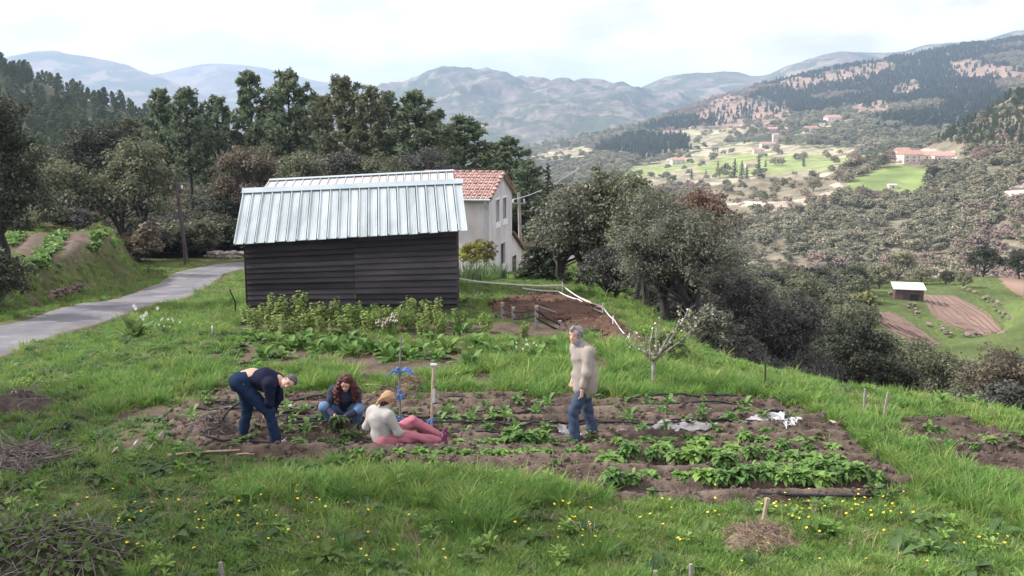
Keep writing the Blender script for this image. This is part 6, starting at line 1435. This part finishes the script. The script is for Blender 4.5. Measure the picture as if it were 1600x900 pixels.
part(t, 'body', torso + legs + arms + [cone(nk - A3(0, 0, .06), hc - A3(-.01, 0, .06), .062, .055, .03)] + head(hc, lf) + hand(wL, (-.12, -.02, -1), F_ * .6 + A3(.0, .6, 0), 1.0, .5, -1) + hand(wR, (-.3, -.1, -1), (-.5, -.8, 0), 1, .8), m_skin, .0075)
face_parts(t, hc, lf, (0, 0, 1), 1.0, m_ghair)
part(t, 'trousers', [cone(hipL, kL, .105, .082, .05), cone(kL, aL + A3(0, 0, -.03), .078, .082, .04), cone(hipR, kR, .105, .082, .05), cone(kR, aR + A3(0, 0, -.03), .078, .082, .04), cone(hipL, hipR, .118, .118, .06, (F_, .88)), cone(hipC, hipC + A3(0, 0, .04), .138, .136, .05, (F_, .76))], m_denim, .009, .007, 20, 1)
part(t, 'jacket', [cone(hipC + A3(.005, 0, -.10), hipC + A3(-.005, 0, .12), .196, .184, .05, (F_, .92)), cone(hipC + A3(0, 0, .1), chest, .178, .186, .07, (F_, .84)), cone(chest, chest + A3(-.02, 0, .10), .178, .12, .07, (F_, .8)), cone(hipL + A3(0, 0, -.03), hipR + A3(0, 0, -.03), .140, .140, .06, (F_, .95)), cone(hipL + A3(0, 0, .08), hipR + A3(0, 0, .08), .128, .128, .06), cone(shL, shR, .092, .092, .07), cone(shL, eL, .082, .070, .05), cone(eL, wL + A3(0, 0, .05), .068, .050, .04), cone(shR, eR, .08, .068, .05), cone(eR, wR + A3(.01, 0, .05), .066, .048, .04)], m_fleece, .009, .007, 15, 2)
part(t, 'collar', [cone(nk - A3(-.005, 0, .05), nk + A3(-.008, -.0, .055), .092, .078, .02)], m_collar, .008)
part(t, 'hair', [ell(hc + A3(.022, .022, .058), (.098, .098, .088), .02), cone(hc + A3(.06, .055, .03), hc + A3(.065, .06, -.055), .062, .048, .03), cone(hc + A3(-.03, -.035, .112), hc + A3(-.065, -.065, .098), .042, .028, .03), cone(hc + A3(.035, -.062, .03), hc + A3(.035, -.066, -.01), .030, .022, .02)], m_ghair, .007, .005, 55, 3)
part(t, 'shoe', shoe(aL + A3(0, 0, -.045), (-.9, -.4, 0)), m_shoe); part(t, 'shoe', shoe(aR + A3(0, 0, -.045), (-.75, -.3, 0)), m_shoe)
# --- the man bending over
t = person(405, 688, 'man in navy jersey and jeans bending low over the bed')
hipC, chest, nk, hc = A3(-.24, .02, .97), A3(.16, -.04, 1.015), A3(.33, -.06, 1.00), A3(.50, -.10, .975)
hf, hu = unit(A3(.35, -.85, -.25)), unit(A3(.85, -.02, .30)); Y_ = A3(0, 1, 0)
hipN, hipF = A3(-.22, -.08, .93), A3(-.25, .10, .93); kN, kF = A3(.20, -.13, .52), A3(-.20, .14, .50); aN, aF = A3(.30, -.13, .09), A3(-.29, .13, .09)
shN, shF = A3(.25, -.22, .97), A3(.27, .14, .97); eN, wN = A3(.235, -.20, .68), A3(.13, -.02, .47); eF, wF = A3(.30, .14, .68), A3(.20, .14, .45)
torso = [cone(hipC, A3(-.06, 0, 1.03), .14, .135, .06), cone(A3(-.08, 0, 1.03), chest, .135, .155, .06, (A3(0, 0, 1), .78)), cone(chest, nk, .155, .085, .06), cone(shN, shF, .07, .07, .06)]
part(t, 'body', torso + [cone(hipN, kN, .09, .064, .05), cone(kN, aN, .06, .042, .04), cone(hipF, kF, .09, .064, .05), cone(kF, aF, .06, .042, .04), cone(shN, eN, .055, .043, .04), cone(eN, wN, .042, .028, .03), cone(shF, eF, .055, .043, .04), cone(eF, wF, .042, .028, .03), cone(nk, hc - hu * .05, .062, .056, .03)] + head(hc, hf, hu) + hand(wN, (-.3, .2, -1), (0, 1, 0), 1, .9) + hand(wF, (-.3, 0, -1), (0, -1, 0), 1, .9), m_skin, .0075)
face_parts(t, hc, hf, hu, 1.0, m_bhair)
part(t, 'trousers', [cone(hipN, kN, .125, .088, .05), cone(kN, aN + A3(0, 0, -.04), .084, .082, .04), cone(hipF, kF, .118, .086, .05), cone(kF, aF + A3(0, 0, -.04), .082, .082, .04), cone(A3(-.27, -.085, .955), A3(-.27, .10, .955), .130, .130, .06), cone(A3(-.25, -.03, .96), A3(-.15, -.03, .985), .150, .152, .05)], m_dkden, .009, .007, 20, 4)
part(t, 'sweater', [cone(A3(-.135, 0, 1.01), chest, .146, .172, .06, (A3(0, 0, 1), .86)), cone(chest, nk, .168, .085, .06), cone(shN, shF, .095, .095, .07), cone(shN, eN, .088, .07, .05), cone(eN, wN + A3(.03, -.03, .05), .066, .048, .04), cone(shF, eF, .085, .066, .05), cone(eF, wF, .062, .045, .04), cone(A3(.10, -.02, .92), A3(.22, -.05, .86), .12, .09, .06)], m_navy, .009, .005, 17, 5)
part(t, 'belt', [cone(A3(-.145, -.02, .975), A3(-.13, -.02, .98), .156, .156, .01)], m_belt, .009)
V, F = nets([cone(A3(-.20, -.187, .955), A3(-.15, -.187, .965), .013, .013, .006, (A3(0, 1, 0), .5))], .004); link('label_patch', np_mesh('label_patch', V, F, m_patch, True), t)
part(t, 'hair', [ell(hc + hu * .055 - hf * .016, (.101, .101, .097), .02), cone(hc - hf * .055 + hu * .03, hc - hf * .065 - hu * .03, .066, .05, .03)], m_bhair, .007, .003, 60, 6)
part(t, 'shoe', shoe(aN + A3(0, 0, -.045), (.9, -.35, 0)), m_shoe); part(t, 'shoe', shoe(aF + A3(0, 0, -.045), (.9, -.2, 0)), m_shoe)
V, F = nets([cone(aN + A3(.10, -.055, -.02), aN + A3(.13, -.05, -.045), .012, .012, .005), cone(aN + A3(.13, -.055, .0), aN + A3(.15, -.05, -.03), .009, .009, .005)], .004); link('shoe_stripe', np_mesh('shoe_stripe', V, F, m_white, True), t)
# --- the squatting woman with long auburn hair
t = person(537, 668, 'woman with long auburn hair squatting in the bed, hands in the weeds')
hipC, chest, nk, hc = A3(.0, .26, .27), A3(.02, .06, .56), A3(.05, -.02, .68), A3(.07, -.09, .765); hf, hu = unit(A3(-.1, -.75, -.62)), unit(A3(.05, -.45, .85))
kL_, kR_, aL_, aR_ = A3(-.28, -.13, .40), A3(.27, -.12, .36), A3(-.20, .06, .09), A3(.20, .06, .09); sL, sR = A3(-.15, .05, .615), A3(.20, .05, .60); eL_, eR_ = A3(-.25, -.10, .38), A3(.27, -.11, .34); wL_, wR_ = A3(-.07, -.33, .31), A3(.07, -.33, .29)
part(t, 'body', [cone(hipC, chest, .14, .14, .06, (A3(0, 1, 0), .8)), cone(chest, nk, .12, .06, .06), cone(sL, sR, .06, .06, .05), cone(hipC + A3(-.09, 0, 0), kL_, .085, .06, .05), cone(kL_, aL_, .055, .04, .04), cone(hipC + A3(.09, 0, 0), kR_, .085, .06, .05), cone(kR_, aR_, .055, .04, .04), cone(sL, eL_, .046, .038, .04), cone(eL_, wL_, .036, .026, .03), cone(sR, eR_, .046, .038, .04), cone(eR_, wR_, .036, .026, .03), cone(nk - A3(0, 0, .03), hc - hu * .06, .05, .048, .03)] + head(hc, hf, hu, .95) + hand(wL_, (.55, -.5, -.5), (.5, 0, -.6), .95, 1.0) + hand(wR_, (-.55, -.5, -.4), (-.5, 0, -.6), .95, 1.0, -1), m_skin, .0075)
face_parts(t, hc, hf, hu, .95, m_rhair)
part(t, 'jeans', [cone(hipC + A3(-.09, 0, 0), kL_, .112, .085, .05), cone(kL_, aL_ + A3(0, 0, -.02), .080, .066, .04), cone(hipC + A3(.09, 0, 0), kR_, .112, .085, .05), cone(kR_, aR_ + A3(0, 0, -.02), .080, .066, .04), cone(hipC + A3(-.08, 0, 0), hipC + A3(.08, 0, 0), .135, .135, .06)], m_denim2, .009, .004, 24, 7)
part(t, 'cardigan', [cone(hipC + A3(0, -.03, .08), chest, .165, .165, .06, (A3(0, 1, 0), .85)), cone(chest, nk, .15, .075, .06), cone(sL, sR, .088, .088, .06), cone(sL, eL_, .078, .066, .05), cone(eL_, wL_ + A3(-.03, .05, .0), .064, .05, .04), cone(sR, eR_, .078, .066, .05), cone(eR_, wR_ + A3(.03, .05, 0), .064, .05, .04)], m_slate, .009, .006, 18, 8)
rs = np.random.RandomState(4); hp_ = [ell(hc + A3(.0, .015, .06), (.128, .122, .105), .03)]
for q in range(26):
    a = rs.uniform(-1.0, 4.1); d = A3(math.cos(a), .35 * math.sin(a) + .05, 0); s0 = hc + A3(0, .03, .06) + d * .09; e0 = hc + d * (.15 + .05 * rs.rand()) + A3(0, .0, -.14 - .20 * rs.rand()); mid = (s0 + e0) / 2 + d * .045 + rs.normal(size=3) * .015
    hp_ += [cone(s0, mid, .038, .036, .025), cone(mid, e0, .036, .018, .025)]
part(t, 'hair', hp_, m_rhair, .008, .007, 48, 9)
part(t, 'shoe', shoe(aL_ + A3(-.01, -.03, -.045), (-.3, -.9, 0)), m_shoe); part(t, 'shoe', shoe(aR_ + A3(.01, -.03, -.045), (.3, -.9, 0)), m_shoe)
q = t.location; rs = np.random.RandomState(6); wt = tag(empty('weed_bunch', (q.x - .01, q.y - .42, q.z + .30)), 'bunch of pulled weeds with dark roots in the squatting woman\'s hands', 'weeds'); mb = MB()
for i in range(70):
    d = Vector((rs.normal() * .5, rs.normal() * .4, -1 + .5 * rs.normal())).normalized(); mb.tube([Vector((rs.normal() * .03, rs.normal() * .02, .02)), d * .12 + Vector((rs.normal() * .02, 0, 0)), d * .26], [.008, .006, .003], 4)
o = mb.build('roots', m_belt, wt); o['kind'] = 'stuff'; link('leaves', rosette('leaves', 22, .2, .06, .5, gF, 21, .1, .6), wt)
# --- the seated woman, back to the camera, legs stretched out
t = person(596, 697, 'woman in pale grey jacket and tan headscarf sitting on the ground, pink trousers outstretched')
hipC, chest, nk, hc = A3(.04, .0, .13), A3(.0, .01, .45), A3(.05, .03, .60), A3(.105, .055, .735); hf = unit(A3(.80, .50, -.35)); hu = unit(A3(.35, .2, .9)); BD = unit(A3(.66, .75, 0)); SL = unit(np.cross(A3(0, 0, 1), BD))
sLf, sRt = chest + SL * .18 + A3(.0, 0, .075), chest - SL * .19 + A3(0, 0, .07); eLf, wLf = A3(-.23, .13, .30), A3(-.02, .36, .24); eRt, wRt = A3(.27, -.13, .27), A3(.36, .10, .22)
k1, k2, a1_, a2_ = A3(.50, -.04, .18), A3(.46, .24, .34), A3(.92, .02, .09), A3(.90, .28, .10)
part(t, 'body', [cone(hipC, chest, .15, .145, .06, (BD, .8)), cone(chest, nk, .13, .06, .06), cone(sLf, sRt, .06, .06, .05), cone(hipC + A3(.03, -.07, 0), k1, .09, .062, .05), cone(k1, a1_, .058, .04, .04), cone(hipC + A3(.03, .10, 0), k2, .09, .062, .05), cone(k2, a2_, .058, .04, .04), cone(sLf, eLf, .048, .04, .04), cone(eLf, wLf, .038, .026, .03), cone(sRt, eRt, .048, .04, .04), cone(eRt, wRt, .038, .026, .03), cone(nk - A3(0, 0, .02), hc - hu * .06, .052, .05, .03)] + head(hc, hf, hu, .95) + hand(wLf, (.7, .5, -.3), (0, 0, -1), .95, .7) + hand(wRt, (.6, .7, -.2), (0, 0, -1), .95, .7, -1), m_skin, .0075)
face_parts(t, hc, hf, hu, .95, m_bhair)
part(t, 'trousers', [cone(hipC + A3(.03, -.07, -.01), k1, .118, .084, .05), cone(k1, a1_ + A3(-.05, 0, 0), .080, .068, .04), cone(hipC + A3(.03, .10, 0), k2, .118, .084, .05), cone(k2, a2_ + A3(-.05, 0, 0), .080, .068, .04), cone(hipC + A3(0, -.07, -.01), hipC + A3(0, .09, 0), .138, .138, .06)], m_pink, .009, .007, 21, 10)
part(t, 'jacket', [cone(hipC + A3(-.03, 0, .02), chest + A3(-.01, 0, 0), .190, .185, .06, (BD, .8)), cone(chest, nk, .165, .085, .07), cone(sLf, sRt, .092, .092, .07), cone(sLf, eLf, .084, .07, .05), cone(eLf, wLf + A3(-.03, -.04, 0), .066, .05, .04), cone(sRt, eRt, .084, .07, .05), cone(eRt, wRt + A3(-.03, -.04, 0), .066, .05, .04)], m_greyj, .009, .009, 13, 11)
part(t, 'collar', [cone(nk - A3(0, 0, .015), nk + A3(.015, .01, .035), .082, .074, .015)], m_greyj, .008)
part(t, 'headscarf', [ell(hc + hu * .045 - hf * .012, (.106, .106, .098), .02), cone(hc - hf * .06 + hu * .02, hc - hf * .13 - hu * .035, .066, .028, .03), cone(hc - hf * .13 - hu * .035, hc - hf * .15 - hu * .11, .024, .018, .02)], m_scarf, .007, .004, 40, 12)
part(t, 'hair', [cone(hc - hf * .03 - hu * .03, hc - hf * .05 - hu * .085, .072, .05, .03)], m_rhair, .008, .004, 50, 3)
for a_ in (a1_, a2_):
    part(t, 'sock', [cone(a_ - A3(.06, 0, .0), a_ + A3(.02, 0, .0), .050, .044, .02)], m_purple); part(t, 'shoe', [cone(a_ + A3(.03, 0, -.01), a_ + A3(.06, .01, .10), .046, .034, .04), cone(a_ + A3(.03, 0, -.015), a_ + A3(.05, 0, -.02), .048, .046, .03)], m_purple)
# ------------------------------------------------------------------ buildings and terraces across the valley
def lp(key, px, py):
    A, X_, Y_ = LOFT[key]; d = (X_ - px) ** 2 + (Y_ - py) ** 2; d[-24:] = 1e9; return A.reshape(-1, 3)[np.argmin(d)]
m_far_wall = mat('far_render', [(0.55,0.47,0.42),(0.68,0.60,0.55)], scale=.3, rough=.95, rand=.12); m_far_roof = mat('far_tiles', [(0.36,0.20,0.16),(0.48,0.30,0.25)], scale=.8, rough=.9, rand=.15); m_brick = mat('dark_planks', [(0.075,0.05,0.05),(0.13,0.085,0.08)], scale=2, rough=.9)
def far_house(key, px, py, w, d, h, rot, label, name='farmhouse', roof_m=None, wall_m=None, group='houses across the valley', rise=.28, wins=3):
    q = lp(key, px, py); t = tag(empty(name, (float(q[0]), float(q[1]), float(q[2]) - .6), rot), label, 'house', group)
    MB().box((-w / 2, -d / 2, -2), (w / 2, d / 2, h)).build('wall', wall_m or m_far_wall, t)
    r_ = d * rise; o = .35; b = MB(); b.add([(-w/2-o, -d/2-o, h+.01), (w/2+o, -d/2-o, h+.01), (w/2+o, d/2+o, h+.01), (-w/2-o, d/2+o, h+.01), (-w/2-o, 0, h + r_), (w/2+o, 0, h + r_)], [(0,1,5,4), (2,3,4,5), (1,2,5), (3,0,4), (3,2,1,0)]); b.build('roof', roof_m or m_far_roof, t)
    for i in range(wins):
        x = -w / 2 + w * (i + .5) / wins
        for zz in ([h * .25, h * .66] if h > 4 else [h * .45]): MB().box((x - .45, -d / 2 - .05, zz - .6), (x + .45, -d / 2 + .05, zz + .6)).build('window', m_dark, t)
    return t
FH = [('farm',1421,253,15,11,5.5,.15,'largest red-roofed barn of the farm above the green field'),('farm',1408,250,9,8,4.5,.15,'small red-roofed wing at the left end of the farm'),('farm',1447,252,16,9,4.5,-.1,'long dark-fronted shed in the middle of the farm'),('farm',1474,253,13,8,4,-.1,'low open shed at the right end of the farm'),
      ('village',1300,193,24,14,9,.2,'tall pale house with a red roof standing alone above the valley trees'),('village',1268,205,20,10,6,.3,'pale ruined-looking house below the tall red-roofed one'),('village',1215,206,30,10,5,.1,'long low white house in the middle of the village'),('village',1045,213,28,11,6,.1,'long white house behind the conifers at the valley head'),
      ('village',1030,202,14,10,6,.3,'white house at the highest point of the valley head'),('village',972,213,14,9,5,.2,'small white house at the left of the valley head'),('village',1058,256,17,10,6,.25,'pinkish house among fields in the valley centre'),('village',1200,232,20,9,6,.1,'red-roofed house right of the valley fields'),('village',1183,240,14,8,5,.0,'pale house below the red-roofed one by the fields'),
      ('village',1172,261,13,8,4,.1,'low grey barn among the valley conifers'),('village',882,248,11,8,5,.3,'tiny pale house on the scrubby left valley side'),('village',1210,224,7,7,13,.0,'narrow pale tower house in the village')]
for (k, px, py, w, d, h, rt, lab) in FH: far_house(k, px, py, w, d, h, rt, lab, wins=max(2, int(w / 5)))
far_house('farm', 1395, 294, 5, 3, 2.2, .1, 'tiny pale hut standing on the green hillside field', 'field_hut', m_roofw, wins=1)
# the hut on the terrace: mono-pitch white roof
q = lp('terr', 1418, 468); k = float(q[1]) / FPX; hut = tag(empty('terrace_hut', (float(q[0]), float(q[1]), float(q[2]) - .2), -.25), 'small brown hut with a white sloping roof beside the ploughed terraces', 'hut', 'houses across the valley')
w, d, h = 42 * k, 3.2, 21 * k
MB().hexa([(-w/2, -d/2, -.8), (w/2, -d/2, -.8), (w/2, d/2, -.8), (-w/2, d/2, -.8), (-w/2, -d/2, h), (w/2, -d/2, h), (w/2, d/2, h + .38), (-w/2, d/2, h + .38)]).build('wall', m_brick, hut)
MB().hexa([(-w/2-.3, -d/2-.35, h - .08), (w/2+.3, -d/2-.35, h - .08), (w/2+.3, d/2+.3, h + .40), (-w/2-.3, d/2+.3, h + .40), (-w/2-.3, -d/2-.35, h + .04), (w/2+.3, -d/2-.35, h + .04), (w/2+.3, d/2+.3, h + .52), (-w/2-.3, d/2+.3, h + .52)]).build('roof', m_white, hut)
MB().box((.1, -d/2 - .04, .0), (1.3, -d/2 + .04, h * .62)).build('door', m_dark, hut)
# furrows of the ploughed terraces
m_fur = mat('furrow_soil', [(0.12,0.085,0.075),(0.17,0.12,0.105)], scale=3, rough=.95)
def furrows(edge_a, edge_b, n_):
    mb = MB()
    for i in range(n_):
        t_ = (i + .5) / n_; pts = []
        for s_ in np.linspace(0, 1, 12):
            a_ = np.array([np.interp(s_, np.linspace(0, 1, len(edge_a)), [e[j] for e in edge_a]) for j in (0, 1)]); b_ = np.array([np.interp(s_, np.linspace(0, 1, len(edge_b)), [e[j] for e in edge_b]) for j in (0, 1)])
            c_ = a_ * (1 - t_) + b_ * t_; q = lp('terr', *c_); pts.append((float(q[0]), float(q[1]), float(q[2]) + .01))
        mb.tube(pts, .13, 5, cap=False)
    tag(mb.build('furrow_ridges', m_fur), kind='structure')
furrows([(1440,462),(1455,490),(1480,507),(1522,523)], [(1490,463),(1545,490),(1560,502),(1574,519)], 8)
furrows([(1367,490),(1376,508),(1400,521),(1442,539)], [(1393,489),(1412,498),(1440,517),(1472,539)], 6)
m_stone2 = mat('pinkish_stone', [(0.15,0.12,0.105),(0.24,0.195,0.175)], scale=2, rough=.95, rand=.3)
ST2 = [clod(540 + i, m_stone2, 1.2) for i in range(5)]
# stone walls of the terraces
for i, (p0, p1, n_, lab) in enumerate([((1532,466),(1560,482),7,'pinkish dry stone wall right of the ploughed terrace'),((1560,488),(1575,500),4,'short stone wall piece at the terrace edge by the frame'),((1508,526),(1528,524),5,'stone pile at the low corner of the upper ploughed terrace'),((1420,478),(1432,496),5,'stony step between the two ploughed terraces'),
        ((1458,508),(1482,524),5,'scattered stones on the grass bank between the terraces'),((1388,534),(1424,544),6,'row of small stones below the lower ploughed terrace'),((1392,462),(1404,466),4,'stone pile beside the terrace hut'),((1505,456),(1520,460),4,'grey boulders behind the upper ploughed terrace')]):
    a_, b_ = lp('terr', *p0), lp('terr', *p1); t = tag(empty('stone_wall', [float(v) for v in a_]), lab, 'stone wall', 'dry stone walls', 'thing')
    for j in range(n_ * 2):
        o = link('stone', ST2[j % 5], t, [float(v) for v in (b_ - a_) * (j / (2 * n_ - 1))]); s_ = R.uniform(.15, .42); o.location.x += R.uniform(-.7, .7); o.location.y += R.uniform(-.7, .7); o.location.z += s_ * .35 + R.uniform(0, .4); o.scale = (s_, s_, s_ * .9); o.rotation_euler = (0, 0, R.uniform(0, 6))
# single trees that stand out across the valley
BV = [oak_meshes(6, 6, .7, .38, 700 + i, 'slope_oak_leaves', .2, 1, cap=2600) for i in range(3)]; DV = [oak_meshes(6, 6.5, .6, .38, 720 + i, 'oak_dark', .2, 1, cap=2600) for i in range(2)]; PV2 = oak_meshes(6, 5.5, .7, .38, 733, 'slope_bare_twigs', .2, 2, cap=1400)
YV = oak_meshes(6, 5, .6, .4, 741, 'yellow', .2, 1, cap=1600)
TT = [('terr',1540,437,52,DV[0],'dark round oak behind the upper ploughed terrace'),('terr',1594,436,50,DV[1],'dark oak beside it at the frame edge behind the terraces'),('terr',1330,462,50,DV[0],'dark oak left of the terrace hut'),('terr',1372,452,46,BV[0],'olive oak behind the terrace hut, left of it'),('terr',1405,446,50,BV[1],'olive oak right behind the terrace hut'),('terr',1440,446,34,BV[2],'small olive oak right of the terrace hut'),('terr',1505,450,30,BV[0],'small round oak above the upper ploughed terrace'),('terr',1478,446,26,DV[1],'low dark oak between hut and upper terrace'),
      ('farm',1390,258,24,DV[0],'dark tree at the left end of the farm'),('farm',1378,262,22,BV[1],'grey tree left of the farm\'s dark tree'),('farm',1388,311,16,PV2,'bare tree at the lower edge of the green hillside field'),('farm',1270,300,22,BV[0],'grey tree on the straw slope left of the green hillside field'),('farm',1335,270,30,PV2,'large bare pinkish tree left of the farm'),('farm',1310,284,20,PV2,'bare pinkish tree beside the pale track'),('farm',1458,282,22,DV[1],'dark tree at the right edge of the green hillside field'),
      ('village',1125,280,16,YV,'yellow-green tree in the valley fields'),('village',1230,226,14,YV,'bright green bush by the valley road'),('village',1255,252,16,PV2,'bare pink tree by the long meadow')]
for (k_, px, py, wpx, me_, lab) in TT:
    q = lp(k_, px, py); s_ = wpx * float(q[1]) / FPX / 6.0; tree_thing('valley_tree', me_, (float(q[0]), float(q[1]), float(q[2]) - .3), lab, 'single trees across the valley', px * .7, s_)
CF = fir_meshes(8, 3.6, 801, 'slope_fir_needles', .1, .55, dens=.6)
for i, (px, py, hpx) in enumerate([(1122,276,22),(1132,275,20),(1146,279,30),(1158,278,26),(1168,282,24),(1185,276,30),(1196,262,12),(1104,280,14),(1080,282,18),(1255,262,16)]):
    q = lp('village', px, py); s_ = hpx * float(q[1]) / FPX / 8; tree_thing('valley_conifer', CF, (float(q[0]), float(q[1]), float(q[2]) - .3), '%s dark conifer from the left standing in the valley meadows' % ORD[[1080,1104,1122,1132,1146,1158,1168,1185,1196,1255].index(px)], 'conifers in the valley meadows', px, s_)
